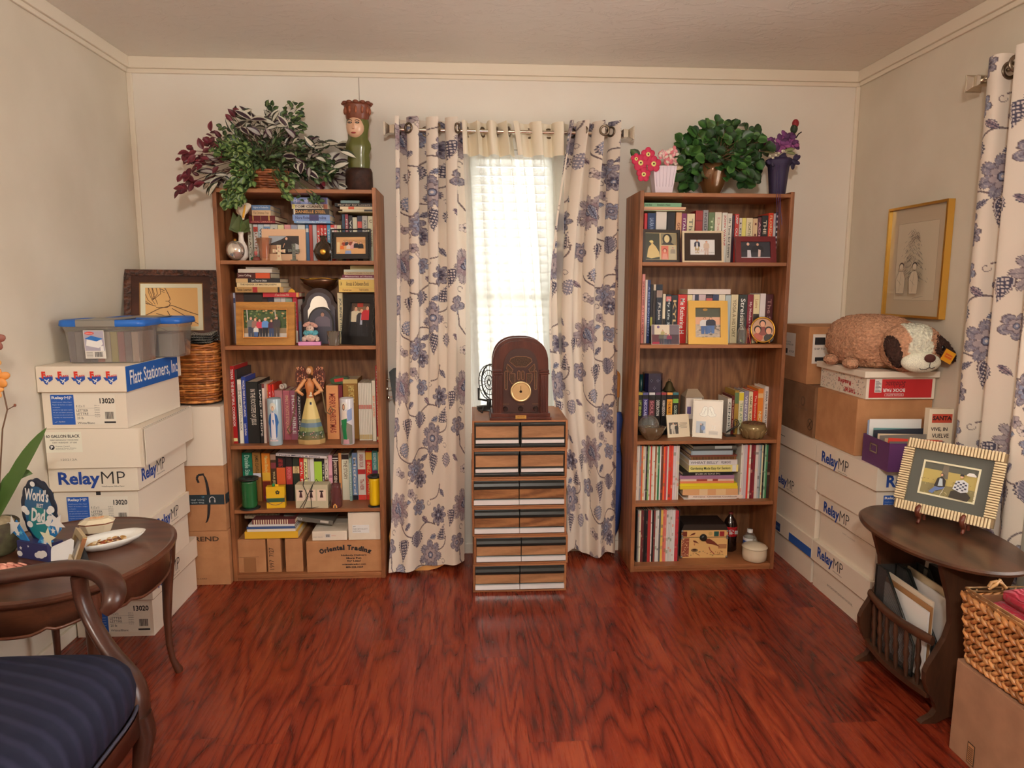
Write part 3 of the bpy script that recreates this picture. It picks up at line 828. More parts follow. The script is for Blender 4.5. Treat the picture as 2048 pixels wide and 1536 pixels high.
for i,(r0,z0)in enumerate(zip(rr_,zz)):
 ce=P0+ax*(z0/.9)
 for q in range(K):
  a=2*math.pi*q/K;r1=r0*(1+(.25 if q%2 else-.15))
  P.append(ce+Vector((r1*math.cos(a+i*.12),r1*.7*math.sin(a+i*.12),0)))
mb.add(P,[(i*K+q,i*K+(q+1)%K,(i+1)*K+(q+1)%K,(i+1)*K+q)for i in range(len(zz)-1)for q in range(K)],c(52,76,142),True)
mb.build('canopy',paint(.55),t)
mb=MB();mb.tube([P0,P0+ax*.95],.005,WHITE,8);mb.build('shaft',CHROME,t)
mb=MB();mb.tube([P0+ax*(.55/.9),P0+ax*(.556/.9)+Vector((0,0,.001))],.024,c(36,54,110),12,flat=(1,.75));mb.build('closure_strap',paint(.6),t)
hp=[P0+ax*.93]+[P0+ax*(.93+.03*q)for q in range(1,5)]
top=hp[-1]
hp+=[top+Vector((-.022+.022*math.cos(a),0,.024*math.sin(a)))for a in(.5,1.0,1.5,2.0,2.6,3.1)]
mb=MB();mb.tube(hp,.008,c(176,116,56),10);mb.build('handle',paint(.35),t)
for q in range(3):
 mb=MB();b0=P0+Vector((-.018+q*.010,-.006,0.02));mb.tube([b0,b0+Vector((.004,.003,.08))],.0012,c(60,56,54),5);mb.build('rib_tip',CHROME,t)
# ================================================================ paper boxes and cartons
BXW=c(212,202,186);BXI=c(196,184,166);NAVY=c(28,62,138);INK=c(38,36,38)
pb=paint(.75)
def face(T,side,w,d):
 """frame of a box side: local x runs along the face, -y looks outwards"""
 if side=='front':return T
 if side=='right':return T@Matrix.Translation((w,0,0))@rotm(0,0,math.pi/2)
 if side=='left':return T@Matrix.Translation((0,d,0))@rotm(0,0,-math.pi/2)
def relay(mb,x0,z0,x1,z1,sub=True):
 w=x1-x0;h=z1-z0
 mb.text('Relay',x0,z0,x0+w*.62,z1,NAVY,bold=.03);mb.text('MP',x0+w*.64,z0+h*.26,x1,z1,INK,bold=-.012)
 if sub:mb.text('MultiPurpose Office Paper',x0+w*.64,z0+h*.04,x1-w*.02,z0+h*.14,INK)
def big_label(mb,x0,z0,x1,z1):
 w=x1-x0;h=z1-z0
 mb.rect(x0,z0,x1,z1,c(216,208,194),-.0008)
 bx=x0+w*.36;mb.rect(x0,z0,bx,z1,c(34,84,168),-.0012)
 mb.text('Relay',x0+w*.02,z1-h*.17,x0+w*.21,z1-h*.05,WHITE,-.0016,bold=.03);mb.text('MP',x0+w*.22,z1-h*.15,x0+w*.33,z1-h*.05,WHITE,-.0016)
 for i,s_ in enumerate(('MultiPurpose Office Paper','Papier de bureau a usages','multiples','Suitable for high speed copiers','ink jet and laser printers','Convient aux photocopieuses','rapides et imprimantes')):
  zz=z1-h*(.27+i*.085);mb.text(s_,x0+w*.025,zz,x0+w*(.33 if i!=2 else.14),zz+h*.038,c(190,200,220),-.0016)
 mb.poly([(x0+w*.03,z0+h*.08),(x0+w*.09,z0+h*.11),(x0+w*.055,z0+h*.08)],WHITE,-.0016);mb.text('Xpedient',x0+w*.10,z0+h*.075,x0+w*.2,z0+h*.12,WHITE,-.0016)
 mb.text('13020',x0+w*.76,z1-h*.30,x1-w*.01,z1-h*.12,INK,bold=.03)
 mb.text('8 1/2 x 11',x0+w*.39,z1-h*.42,x0+w*.52,z1-h*.34,INK)
 mb.text('LETTER',x0+w*.39,z1-h*.57,x0+w*.57,z1-h*.49,INK);mb.text('LETTRE',x0+w*.39,z1-h*.68,x0+w*.57,z1-h*.60,INK)
 mb.text('20 lb',x0+w*.39,z1-h*.82,x0+w*.49,z1-h*.74,INK);mb.text('White/Blanc',x0+w*.39,z0+h*.02,x0+w*.66,z0+h*.09,INK)
 for i,s_ in enumerate(('216 x','279 mm','5000','sheets','feuilles','75 g/m2')):
  zz=z1-h*(.38+i*.075);mb.text(s_,x0+w*.67,zz,x0+w*.75,zz+h*.035,INK)
 for q in(.45,.70):mb.line([(x0+w*.39,z1-h*q),(x0+w*.76,z1-h*q)],.0006,c(120,116,110))
 r2=random.Random(3);xx=x0+w*.83
 while xx<x1-w*.04:
  b=r2.choice((.001,.0018,.0026));mb.rect(xx,z0+h*.18,xx+b,z0+h*.42,INK);xx+=b+r2.choice((.001,.0016))
 mb.rect(x0+w*.81,z0+h*.04,x1-w*.01,z0+h*.10,INK)
def texas(mb,cx,cz,s):
 B=c(34,74,156);R_=c(196,50,36)
 mb.poly([(cx+a*s,cz+b*s)for a,b in((-.5,.05),(-.2,.05),(-.2,.12),(.5,.15),(.5,-.1),(.36,-.2),(.12,-.36),(.08,-.5),(-.08,-.42),(-.2,-.2),(-.32,-.22))],B,-.0014)
 mb.line([(cx-.1*s,cz-.1*s),(cx+.2*s,cz-.3*s)],s*.07,WHITE,-.0016);mb.line([(cx+.22*s,cz-.05*s),(cx,cz-.34*s)],s*.07,WHITE,-.0016)
 mb.text('F',cx-.28*s,cz-.02*s,cx,cz+.5*s,R_,-.0018,bold=.06);mb.text('LATT',cx-.02*s,cz+.08*s,cx+.5*s,cz+.24*s,R_,-.0018,bold=.04)
def paper_box(label,T,w,d,h,lh=.095,lid=True,deco=None,group='white paper boxes with lids',lo=.0085):
 origin=T.translation
 t=thing('storage_box',label,'box',origin,group)
 T=Matrix.Translation(origin)@T.to_3x3().to_4x4()
 mb=MB(T);mb.box(0,w,0,d,0,h-.003,BXW)
 for f_,sd in(deco or{}).get('body',[]):
  mb.T=face(T,sd,w,d);f_(mb)
 mb.build('box_body',[pb],t)
 if lid:
  LT=T@Matrix.Translation((-lo,-lo,0));W2,D2=w+2*lo,d+2*lo
  mb=MB(LT);mb.box(0,W2,0,D2,h-.003,h,BXW);e=.0025
  mb.box(0,W2,0,e,h-lh,h-.003,BXW);mb.box(0,W2,D2-e,D2,h-lh,h-.003,BXW)
  for q in((0,W2,0,e),(0,W2,D2-e,D2),(0,e,e,D2-e),(W2-e,W2,e,D2-e)):mb.box(q[0]-.0004,q[1]+.0004,q[2]-.0004,q[3]+.0004,h-lh,h-lh+.0022,c(146,122,96))
  mb.box(0,e,e,D2-e,h-lh,h-.003,BXW);mb.box(W2-e,W2,e,D2-e,h-lh,h-.003,BXW)
  for f_,sd in(deco or{}).get('lid',[]):
   mb.T=face(LT,sd,W2,D2);f_(mb)
  mb.build('lid',[pb],t)
 return t
GL='white paper boxes in the left stack'
Wd_,Dp=.297,.44
# left stack, floor upwards
z=0.0
bz=[(0,.250),(.2505,.486),(.4865,.716)]
paper_box('white lidded paper box on the floor under the oval side table, marked 13020',TM((-1.577,2.70,0)),Wd_,Dp,.250,deco={
 'body':[(lambda m:big_label(m,.03,.02,.285,.145),'front')],'lid':[(lambda m:relay(m,.03,.172,.29,.235),'front'),(lambda m:relay(m,.05,.165,.26,.235),'right')]},group=GL)
paper_box('white lidded paper box second from the floor, behind the round-edged side table',TM((-1.574,2.632,.2505),rz=-.012),Wd_,Dp,.2355,deco={
 'body':[(lambda m:big_label(m,.03,.015,.285,.13),'front')],'lid':[(lambda m:relay(m,.05,.155,.27,.22),'front'),(lambda m:relay(m,.14,.155,.34,.215),'right')]},group=GL)
paper_box('white lidded paper box under the 60 gallon carton, large blue lettering on its lid',TM((-1.586,2.645,.4865),rz=.006),Wd_+.012,Dp,.2295,deco={
 'body':[(lambda m:big_label(m,.045,.0,.27,.112),'front'),(lambda m:m.rect(.155,.118,.172,.135,INK),'front')],
 'lid':[(lambda m:relay(m,.035,.148,.28,.212),'front'),(lambda m:relay(m,.03,.148,.235,.212),'right')]},group=GL)
# carton "60 gallon black"
T=TM((-1.584,2.62,.7165),rz=math.radians(1.5));w,d,h=.345,.50,.150
t=thing('liner_carton','flat white carton lettered 60 gallon black in the left stack','box',T.translation,GL)
mb=MB(T);mb.box(0,w,0,d,0,h,BXW)
mb.box(w-.003,w+.004,-.003,.006,0.002,h-.002,BXI)
mb.T=T
mb.rect(.0,.062,.13,.140,c(222,212,196),-.0008)
mb.text('60 GALLON BLACK',.004,.118,.124,.130,INK,bold=.02);mb.text('PERFORMANCE STANDARD',.018,.107,.118,.112,INK);mb.text('DRY WEIGHT: 37 LBS',.026,.097,.112,.102,INK)
mb.disc(.022,.082,.0095,.0095,INK,-.0014,20);mb.text('P',.018,.076,.027,.088,WHITE,-.0018,bold=.03)
mb.text('Premier Central',.036,.084,.085,.088,INK);mb.text('Industrial Plastics Division',.036,.077,.108,.080,INK);mb.text('Houston, Texas',.036,.072,.098,.0745,INK)
mb.text('120212A',.05,.030,.108,.038,c(130,122,112))
for q in range(26):mb.box(w-.0008,w+.0003,.02+q*.018,.029+q*.018,h-.004,h-.002,c(120,110,98))
mb.build('carton_body',pb,t,bevel=.001)
mb=MB(T@Matrix.Translation((0,0,0)));mb.box(w+.0045,w+.007,.012,d-.01,.004,h-.006,BXW);mb.build('side_flap',pb,t)
# Flatt box on top
def flattlid(m):
 for q in range(5):texas(m,.034+q*.0575,1.058-.867,.05)
def flattside(m):
 m.rect(.002,.138,.450,.2325,c(24,84,160),-.0008);m.text('Flatt Stationers, Inc',.03,.152,.447,.216,c(214,222,228),-.0014,bold=.012)
paper_box('white lidded paper box topmost in the left stack, blue strip on its lid side',TM((-1.586,2.628,.868),rz=-.006),.302,.465,.2345,lh=.097,deco={
 'body':[(lambda m:big_label(m,.03,.015,.262,.128),'front')],'lid':[(flattlid,'front'),(flattside,'right')]},group=GL)
def carton(name,label,T,w,d,h,mat,deco=(),tape=None,group=None,flaps=True,col=WHITE,deckind='print'):
 t=thing(name,label,'box',T.translation,group)
 mb=MB(T);mb.box(0,w,0,d,0,h-.004,col);mb.build('carton_body',mat,t,bevel=.002)
 if flaps:
  mb=MB(T);mb.box(.001,w-.001,.001,d/2-.001,h-.004,h,col);mb.box(.001,w-.001,d/2+.001,d-.001,h-.004,h,col);mb.build('top_flap',mat,t)
 for nm,sd,f_ in deco:
  mb=MB(face(T,sd,w,d));f_(mb);mb.build(nm,paint(.6),t)
 return t
KR=c(60,44,30)
carton('cardboard_carton','brown carton lettered REND on the floor between the paper boxes and left bookcase',TM((-1.575,3.175,0)),.437,.30,.266,CARDB,[
 ('printed_lettering','front',lambda m:(m.text('TREND',.255,.215,.395,.238,KR,bold=.02),m.text('C-CARD',.285,.028,.33,.036,KR)))])
def smile(m):
 m.text('S',0,0,.0001,.0001,INK)
 P=[(.345+.022*math.sin(a),.155+.115*math.cos(a))for a in[i*math.pi/14 for i in range(15)]]
 w_=[.004+.010*math.sin(i*math.pi/14)for i in range(15)]
 m.poly([(x+w for x,w in())]if False else[(p[0]-w_[i]/2,p[1])for i,p in enumerate(P)]+[(P[i][0]+w_[i]/2,P[i][1])for i in range(14,-1,-1)],INK)
 m.line([(.352,.272),(.325,.268),(.318,.252),(.326,.232)],.010,INK)
def tape(m):
 m.rect(.22,.128,.437,.175,c(34,50,58),-.0018)
 m.text('Shop, watch,',.285,.133,.345,.142,c(200,214,220),-.0022,rot=180);m.text('listen, play.',.285,.146,.345,.155,c(200,214,220),-.0022,rot=180);m.text('at',.335,.160,.348,.168,c(90,150,180),-.0022,rot=180)
 m.line([(.372,.140),(.370,.155),(.378,.164),(.388,.164),(.395,.155),(.393,.140)],.003,c(214,220,224),-.0022);m.rect(.368,.138,.374,.149,c(214,220,224),-.0022);m.rect(.391,.138,.397,.149,c(214,220,224),-.0022)
carton('delivery_carton','brown delivery carton with a curved black arrow and dark tape, on the lower carton',TM((-1.580,3.17,.2665)),.440,.31,.312,CARDB,[
 ('printed_arrow','front',smile),('printed_tape','front',tape),('side_tape','right',lambda m:(m.rect(.001,.128,.20,.175,c(34,50,58),-.0016),m.disc(.05,.152,.012,.012,c(120,134,140),-.002),m.disc(.05,.152,.008,.008,c(34,50,58),-.0024)))])
paper_box('plain white box without print standing on the brown delivery carton',TM((-1.565,3.165,.580)),.428,.30,.277,lid=False,group=None)
# brown box behind the wicker basket carries the framed drawing

# ---------------------------------------------------------------- framed drawing leaning in the corner
def picture(name,label,T,w,h,border,fmat,draw,depth=.02,mat_w=0.0,matcol=None,group=None,extra=None,cat='picture frame',sides=None,pm=None,cols=None,stand=False,bev=.002):
 """T: bottom-left corner of the front plane; draw(mb, x0, z0, x1, z1) paints the picture"""
 t=thing(name,label,cat,T@Vector((w/2,depth/2,0)),group)
 b=border
 mb=MB(T)
 for P in(((0,0),(w,0),(w-b,b),(b,b)),((w,0),(w,h),(w-b,h-b),(w-b,b)),((w,h),(0,h),(b,h-b),(w-b,h-b)),((0,h),(0,0),(b,b),(b,h-b))):
  mb.prism(list(P),0,depth,WHITE if cols is None else cols)
 mb.build('frame',fmat,t,bevel=bev)
 mb=MB(T);mb.rect(b,b,w-b,h-b,(.1,.08,.06),depth*.6);mb.box(.004,w-.004,depth*.65,depth-.001,.004,h-.004,c(60,48,38));mb.build('backing',paint(.8),t)
 m_=mat_w
 if m_:
  mb=MB(T);P=[(b,b),(w-b,b),(w-b,h-b),(b,h-b)];Q=[(b+m_,b+m_),(w-b-m_,b+m_),(w-b-m_,h-b-m_),(b+m_,h-b-m_)]
  for i in range(4):mb.prism([P[i],P[(i+1)%4],Q[(i+1)%4],Q[i]],depth*.40,depth*.5,matcol)
  mb.build('mat_board',paint(.8),t)
 mb=MB(T);y=depth*.55;mb.rect(b+m_*.95,b+m_*.95,w-b-m_*.95,h-b-m_*.95,c(150,140,120),y)
 mb.yy=y
 draw(mb,b+m_,b+m_,w-b-m_,h-b-m_,y)
 mb.build('photo_print',pm or paint(.3),t)
 if stand:
  mb=MB(T);mb.hexa([(w/2-.02,depth,0),(w/2+.02,depth,0),(w/2+.02,depth+.045,0),(w/2-.02,depth+.045,0),(w/2-.012,depth,h*.7),(w/2+.012,depth,h*.7),(w/2+.012,depth+.004,h*.7),(w/2-.012,depth+.004,h*.7)],BLACK)
  mb.build('easel_back',paint(.7),t)
 if extra:extra(t)
 return t
class D2:
 """tiny drawing kit in picture coordinates 0..1"""
 def __init__(s,mb,x0,z0,x1,z1,y):
  s.mb,s.x0,s.z0,s.w,s.h,s.y=mb,x0,z0,x1-x0,z1-z0,y;s.k=0
 def Y(s):s.k+=1;return s.y-.00012*s.k
 def P(s,x,z):return(s.x0+x*s.w,s.z0+z*s.h)
 def r(s,x0,z0,x1,z1,col):a=s.P(x0,z0);b=s.P(x1,z1);s.mb.rect(a[0],a[1],b[0],b[1],col,s.Y())
 def e(s,x,z,rx,rz,col,n=14):a=s.P(x,z);s.mb.disc(a[0],a[1],rx*s.w,rz*s.w,col,s.Y(),n)
 def p(s,pts,col):s.mb.poly([s.P(*q)for q in pts],col,s.Y())
 def l(s,pts,w,col):s.mb.line([s.P(*q)for q in pts],w,col,s.Y())
 def person(s,x,base,top,shirt,pants,hair=c(50,36,28),skin=None,wd=1.0,sit=False):
  skin=skin or c(214,168,140);H_=top-base;hd=H_*.15;ar=s.h/s.w;hw=hd*ar*.42
  bw=H_*ar*.17*wd
  if pants:s.p([(x-bw*.85,base),(x-bw*.15,base),(x,base+H_*.42),(x+bw*.15,base),(x+bw*.85,base),(x+bw*.95,base+H_*.52),(x-bw*.95,base+H_*.52)],pants)
  s.p([(x-bw*1.25,base+H_*.46),(x-bw,base+H_*.48),(x+bw,base+H_*.48),(x+bw*1.25,base+H_*.46),(x+bw*1.2,base+H_*.74),(x+bw*.8,base+H_*.83),(x+bw*.25,base+H_*.86),(x-bw*.25,base+H_*.86),(x-bw*.8,base+H_*.83),(x-bw*1.2,base+H_*.74)],shirt)
  s.e(x,top-hd*.52,hw*1.22,hw*1.35,hair);s.e(x,top-hd*.62,hw,hw*1.2,skin)
def drw_portrait(mb,x0,z0,x1,z1,y):
 d=D2(mb,x0,z0,x1,z1,y);d.r(0,0,1,1,c(216,172,112));k_=c(88,58,44)
 d.l([(.30,.52),(.22,.55),(.12,.60),(.05,.72),(.04,.82),(.08,.90),(.16,.95),(.26,.96),(.34,.92),(.40,.84),(.43,.78),(.46,.70),(.48,.63),(.46,.60),(.48,.56),(.46,.52),(.44,.50),(.36,.50),(.30,.50)],.003,k_)
 for q in range(5):d.l([(.07+q*.045,.86-q*.01),(.06+q*.05,.74),(.10+q*.05,.62),(.20+q*.03,.55)],.0024,c(110,74,52))
 for q in range(4):d.l([(.14+q*.05,.93),(.20+q*.05,.84),(.24+q*.04,.72),(.26,.62)],.0024,c(96,64,46))
 d.l([(.36,.80),(.41,.77)],.003,k_);d.l([(.37,.76),(.41,.74)],.002,k_);d.l([(.42,.60),(.46,.60)],.002,k_)
 for a,b in(((.0,.44),(.18,.38)),((.18,.38),(.34,.48)),((.34,.48),(.50,.53)),((.50,.53),(.72,.42)),((.72,.42),(1,.30)),((.50,.48),(.66,.36)),((.66,.36),(.98,.10)),((.44,.44),(.50,.30)),((.50,.30),(.64,.06)),((.30,.40),(.48,.34)),((.12,.30),(.40,.14)),((.40,.14),(.56,.02))):d.l([a,b],.0028,k_)
carved=noisy('carved_dark_walnut',c(92,52,34),c(34,18,12),60,.35,.9,.01)
walnut=wood('frame_walnut',c(78,42,28),c(44,22,16),'x',1.5,.35,2,.8)
A0=UN(250,640,y=3.44);A1=UN(434,552,y=3.44)
T=TM((-1.562,3.215,1.133))@rotm(0,0,math.radians(17))@rotm(math.radians(-22),0,0)
t=picture('framed_drawing','dark carved wood frame holding a sketch of a reclining head, in the left corner',T,.395,.366,.030,carved,drw_portrait,.03,.0,None,cat='framed drawing',bev=.004)
mb=MB(T)
w,h=.395,.366
def ringp(mb,a,b,y0,y1,col):
 P=[(a,a),(w-a,a),(w-a,h-a),(a,h-a)];Q=[(b,b),(w-b,b),(w-b,h-b),(b,h-b)]
 for i in range(4):mb.prism([P[i],P[(i+1)%4],Q[(i+1)%4],Q[i]],y0,y1,col)
ringp(mb,.030,.062,.006,.016,WHITE);mb.build('inner_frame',walnut,t,bevel=.002)
mb=MB(T);ringp(mb,.062,.066,.010,.016,c(150,110,60));ringp(mb,.066,.086,.0135,.0162,c(226,212,186));mb.build('mat_board',paint(.8),t)

# ---------------------------------------------------------------- wicker hamper with checked cloth
wick=new_mat('honey_wicker')[0];nt=wick.node_tree;p=[n for n in nt.nodes if n.type=='BSDF_PRINCIPLED'][0]
a=N(nt,'ShaderNodeAttribute',attribute_name='Col');tc=N(nt,'ShaderNodeTexCoord')
nz=N(nt,'ShaderNodeTexNoise',{'Vector':tc.outputs['Object'],'Scale':45.0,'Detail':3.0})
mx=N(nt,'ShaderNodeMix',{'Factor':.8,6:a.outputs['Color']},data_type='RGBA',blend_type='MULTIPLY');nt.links.new(ramp(nt,nz.outputs[0],[(.3,(.45,.4,.35)),(.65,(1.3,1.25,1.2))]),mx.inputs[7])
nt.links.new(mx.outputs[2],p.inputs['Base Color']);p.inputs['Roughness'].default_value=.35
def woven(mb,ring,n_st,rows,z0,z1,r,cols,amp=.004,rs=random.Random(1),seg=2,flat=(1,1)):
 """ring(s, f) -> point on the outline at height fraction f; strands pass in front of and behind the stakes"""
 for j in range(rows):
  f=(j+.5)/rows;z=z0+(z1-z0)*f;P=[]
  m=n_st*seg
  for i in range(m+1):
   s_=i/m;ph=math.cos(math.pi*(i/seg+j))
   c0,nrm=ring(s_%1.0,f)
   P.append(Vector((c0[0],c0[1],z))+nrm*amp*ph+Vector((0,0,rs.uniform(-.0008,.0008))))
  mb.tube(P,r*rs.uniform(.85,1.15),rs.choice(cols),5,flat=flat)
 for i in range(n_st):
  P=[]
  for q in range(7):
   f=q/6;c0,nrm=ring((i+.5)/n_st,f);P.append(Vector((c0[0],c0[1],z0+(z1-z0)*f)))
  mb.tube(P,r*.7,cols[0],5)
t=thing('wicker_hamper','honey-brown wicker basket on the white box beside the left bookcase','basket',(-1.26,3.262,.858))
def hring(s_,f):
 a=2*math.pi*s_;rx=.095+.022*math.sin(f*2.2);ry=.075+.018*math.sin(f*2.2);e=.75
 ca,sa=math.cos(a),math.sin(a);x=math.copysign(abs(ca)**e,ca)*rx;y=math.copysign(abs(sa)**e,sa)*ry
 return(-1.268+x,3.262+y),Vector((ca,sa,0))
mb=MB();woven(mb,hring,16,23,.866,1.118,.0062,[c(176,112,56),c(150,92,44),c(196,134,74),c(132,76,36)],seg=3);mb.build('basket_weave',wick,t)
mb=MB()
for q in range(3):mb.tube([Vector((hring(i/24,1)[0][0],hring(i/24,1)[0][1],1.122+.006*q+.004*math.sin(i*1.3+q*2)))for i in range(25)],.005,c(160,98,46),6)
mb.build('braided_rim',wick,t)
mb=MB();mb.lathe([(0,0),(.088,0),(.10,.02),(.10,.25),(.094,.25),(.094,.02),(0,.012)],-1.268,3.262,20,c(70,42,24),1,.78,.8585);mb.build('lining',paint(.8),t)
chk,nt,p=new_mat('checked_cloth');tc=N(nt,'ShaderNodeTexCoord')
ch=N(nt,'ShaderNodeTexChecker',{'Vector':tc.outputs['Object'],'Color1':(*c(34,34,36),1),'Color2':(*c(150,146,136),1),'Scale':170.0});nt.links.new(ch.outputs[0],p.inputs['Base Color']);p.inputs['Roughness'].default_value=.9
u,v=np.meshgrid(np.linspace(0,1,40),np.linspace(0,1,30),indexing='ij')
for q,(z0,lab)in enumerate(((1.143,None),)):
 t=thing('checked_cloth','folded black and white checked cloth lying on the wicker basket','cloth',(-1.27,3.215,z0))
 for j in range(3):
  X=-1.365+.20*u+.004*np.sin(v*7+j);Y=3.165+.10*v;Z=z0+.012*j+.006*np.sin(u*9+j)*np.sin(v*5)+.010*np.clip(v,0,1)
  top=np.stack([X,Y,Z+.010],-1);bot=np.stack([X,Y,Z],-1)
  V=np.concatenate([top,bot[:,::-1]],1);grid_mesh('cloth_fold',V,np.tile(np.array(WHITE),V.shape[:2]+(1,)),chk,parent=t)

# ---------------------------------------------------------------- clear bins with blue lids
clearp=glass('clear_plastic',c(200,196,190),.08,1.3,.22)
bluelid=paint(.35)
def bin_(label,x,y,z,w,d,h,rz,group):
 T=TM((x,y,z),rz=rz)
 t=thing('storage_bin',label,'storage bin',(x,y,z),group)
 def loop(a,zz,r=.025):
  return[(px,py,zz)for px,py in[(cx+sx*(a[0]/2-r)+r*math.cos(math.radians(th)),sy*(a[1]/2-r)+r*math.sin(math.radians(th)))for(cx,sx,sy,t0)in((0,1,1,0),(0,-1,1,90),(0,-1,-1,180),(0,1,-1,270))for th in(t0,t0+30,t0+60,t0+90)]]
 def shell(mb,levels,col,capb=False,capt=False):
  L=[loop(a,zz)for a,zz in levels];n=len(L[0]);P=[q for l in L for q in l]
  mb.add(P,[(i*n+j,i*n+(j+1)%n,(i+1)*n+(j+1)%n,(i+1)*n+j)for i in range(len(L)-1)for j in range(n)],col,True)
  if capb:mb.add(L[0],[tuple(range(n-1,-1,-1))],col,False)
  if capt:mb.add(L[-1],[tuple(range(n))],col,False)
 mb=MB(T);shell(mb,[((w*.86,d*.86),0),((w*.92,d*.92),h*.75),((w*.94,d*.94),h*.78),((w*.97,d*.97),h*.93)],WHITE,True);mb.build('tub',clearp,t)
 B=c(34,98,184);mb=MB(T)
 shell(mb,[((w*.99,d*.99),h*.84),((w*1.02,d*1.02),h*.87),((w*1.0,d*1.0),h*.98),((w*.94,d*.94),h*1.0),((w*.90,d*.90),h*.975)],B,False,True)
 mb.build('lid',bluelid,t)
 mb=MB(T);mb.box(-w*.28,w*.18,-d*.515,-d*.49,h*.84,h*.985,c(128,124,116));mb.box(-w*.28,w*.18,-d*.50,d*.48,h*.985,h*1.005,c(128,124,116));mb.build('lid_panel',paint(.4),t,bevel=.003)
 return t,T
g_='clear bins with blue lids'
t,T=bin_('clear blue-lidded storage bin with a paper label, the front of the two bins',-1.402,2.80,1.104,.31,.185,.165,math.radians(1),g_)
FT=T@Matrix.Translation((0,-.185*.463,0))@rotm(math.radians(3),0,0)
mb=MB(FT);x0,z0=-.06,.018
mb.rect(x0,z0,x0+.075,z0+.108,c(206,202,196),-.004);mb.rect(x0+.002,z0+.030,x0+.073,z0+.106,c(160,156,172),-.0044)
mb.disc(x0+.022,z0+.097,.017,.006,c(206,70,60),-.0048,20);mb.text('Rubbermaid',x0+.010,z0+.095,x0+.034,z0+.099,WHITE,-.0052)
mb.poly([(x0+.006,z0+.050),(x0+.052,z0+.040),(x0+.068,z0+.056),(x0+.064,z0+.074),(x0+.012,z0+.078)],c(232,232,230),-.0048);mb.poly([(x0+.004,z0+.076),(x0+.046,z0+.066),(x0+.070,z0+.076),(x0+.028,z0+.088)],c(40,104,180),-.0052)
mb.rect(x0+.058,z0+.030,x0+.070,z0+.048,WHITE,-.0056)
r2=random.Random(5);xx=x0+.036
while xx<x0+.064:b=r2.choice((.001,.002));mb.rect(xx,z0+.006,xx+b,z0+.026,INK,-.0048);xx+=b+r2.choice((.001,.0016))
for q in range(5):mb.rect(x0+.005,z0+.006+q*.0045,x0+.028,z0+.0075+q*.0045,c(120,116,110),-.0048)
mb.build('paper_label',paint(.5),t)
cc_=[(70,64,92),(90,86,104),(54,50,70),(62,58,84),(150,60,60),(170,160,150),(150,140,70),(120,50,60),(90,70,80),(150,130,120)]
for i,q in enumerate(cc_):
 X=-.128+i*.0258
 mb=MB(T);mb.box(X,X+.0235,-.072,.070,.003,.118,c(*q),front=c(*[min(255,v+16)for v in q]))
 mb.build('cassette_case',paint(.4),None,'cassette case seen through the front clear bin, %s, slot %s from its left end'%(['blue-grey','pale grey-blue','dark grey','slate blue','red','light grey','olive yellow','dark red','dull mauve','beige'][i],['first','second','third','fourth','fifth','sixth','seventh','eighth','ninth','last'][i]),'cassette case','cassette cases packed in the front bin')
t,T=bin_('clear storage bin with a blue lid standing behind the labelled bin',-1.345,3.002,1.104,.31,.185,.165,math.radians(1),g_)
for i,q in enumerate([(120,90,100),(150,140,136),(84,80,96),(150,146,140)]):
 X=-.118+i*.058
 mb=MB(T);mb.box(X,X+.054,-.065,.065,.003,(.10,.12,.09,.095)[i],c(*q));mb.build('cassette_case',paint(.5),None,['mauve box inside the rear clear bin at its left end','light grey box inside the rear clear bin beside the mauve one','slate box inside the rear clear bin','pale box inside the rear clear bin at its right end'][i],'cassette case')

# ---------------------------------------------------------------- right stacks
GR='white paper boxes in the right stacks'
def rl(a,b,z0,z1):return(lambda m:relay(m,a,z0,b,z1),'left')
far=[(.0,.2175,'white lidded box with a blue strip, on the floor behind the right bookcase'),(.218,.4555,'white lidded paper box second from the floor in the far right stack'),(.456,.6895,'white lidded paper box third from the floor, under the dark brown carton')]
for i,(a,b,lb)in enumerate(far):
 dec={0:{'lid':[(lambda m:(m.rect(.22,.125,.45,.168,c(30,80,160)),m.rect(.05,.13,.12,.175,c(24,54,110)),m.text('digital',.055,.14,.115,.16,c(90,130,180),-.0016)),'left')]},
           1:{'lid':[rl(.03,.24,.155,.215)]},2:{'lid':[(lambda m:m.rect(.05,.185,.13,.188,INK),'left')]}}[i]
 paper_box(lb,TM((1.612-.004*i+.008*(i==1),3.047,a),rz=(0,.008,-.004)[i]),.30,.435,b-a,deco=dec,group=GR)
near=[(.0,.2175,'white lidded paper box on the floor beside the magazine side table'),(.218,.4555,'white lidded paper box with a worn lid, middle of the near right stack'),(.456,.6895,'white lidded paper box topmost in the near right stack, brown carton on it')]
for i,(a,b,lb)in enumerate(near):
 dec={'lid':[rl(.05,.27,.140,.205),(lambda m:relay(m,.04,.140,.27,.205),'front')]}
 if i==0:dec['body']=[(lambda m:m.text('BOOKSOFDEANAYNCENL',.13,.052,.34,.062,c(120,112,104)),'left')]
 if i==1:dec['body']=[(lambda m:m.text('TAXES',.012,.05,.022,.13,INK,rot=-90),'front'),(lambda m:m.text('100% recycled',.2,.105,.30,.113,c(160,150,138)),'left')]
 if i==2:dec['body']=[(lambda m:big_label(m,.03,.01,.27,.12),'front')]
 paper_box(lb,TM((1.612+(.0,.010,-.006)[i],2.568,a),rz=(.0,-.014,.008)[i]),.295,.455,b-a,deco=dec,group=GR)
lab=lambda m:(m.rect(.03,.12,.17,.235,c(214,208,198)),m.rect(.04,.205,.065,.228,INK,-.0016),m.text('ORDER 28 CTN',.04,.185,.12,.193,INK,-.0016),m.text('PACKING SLIP ENCLOSED',.04,.173,.15,.181,INK,-.0016),m.rect(.04,.13,.09,.155,INK,-.0016),m.text('E2 FOR',.11,.138,.16,.148,INK,-.0016))
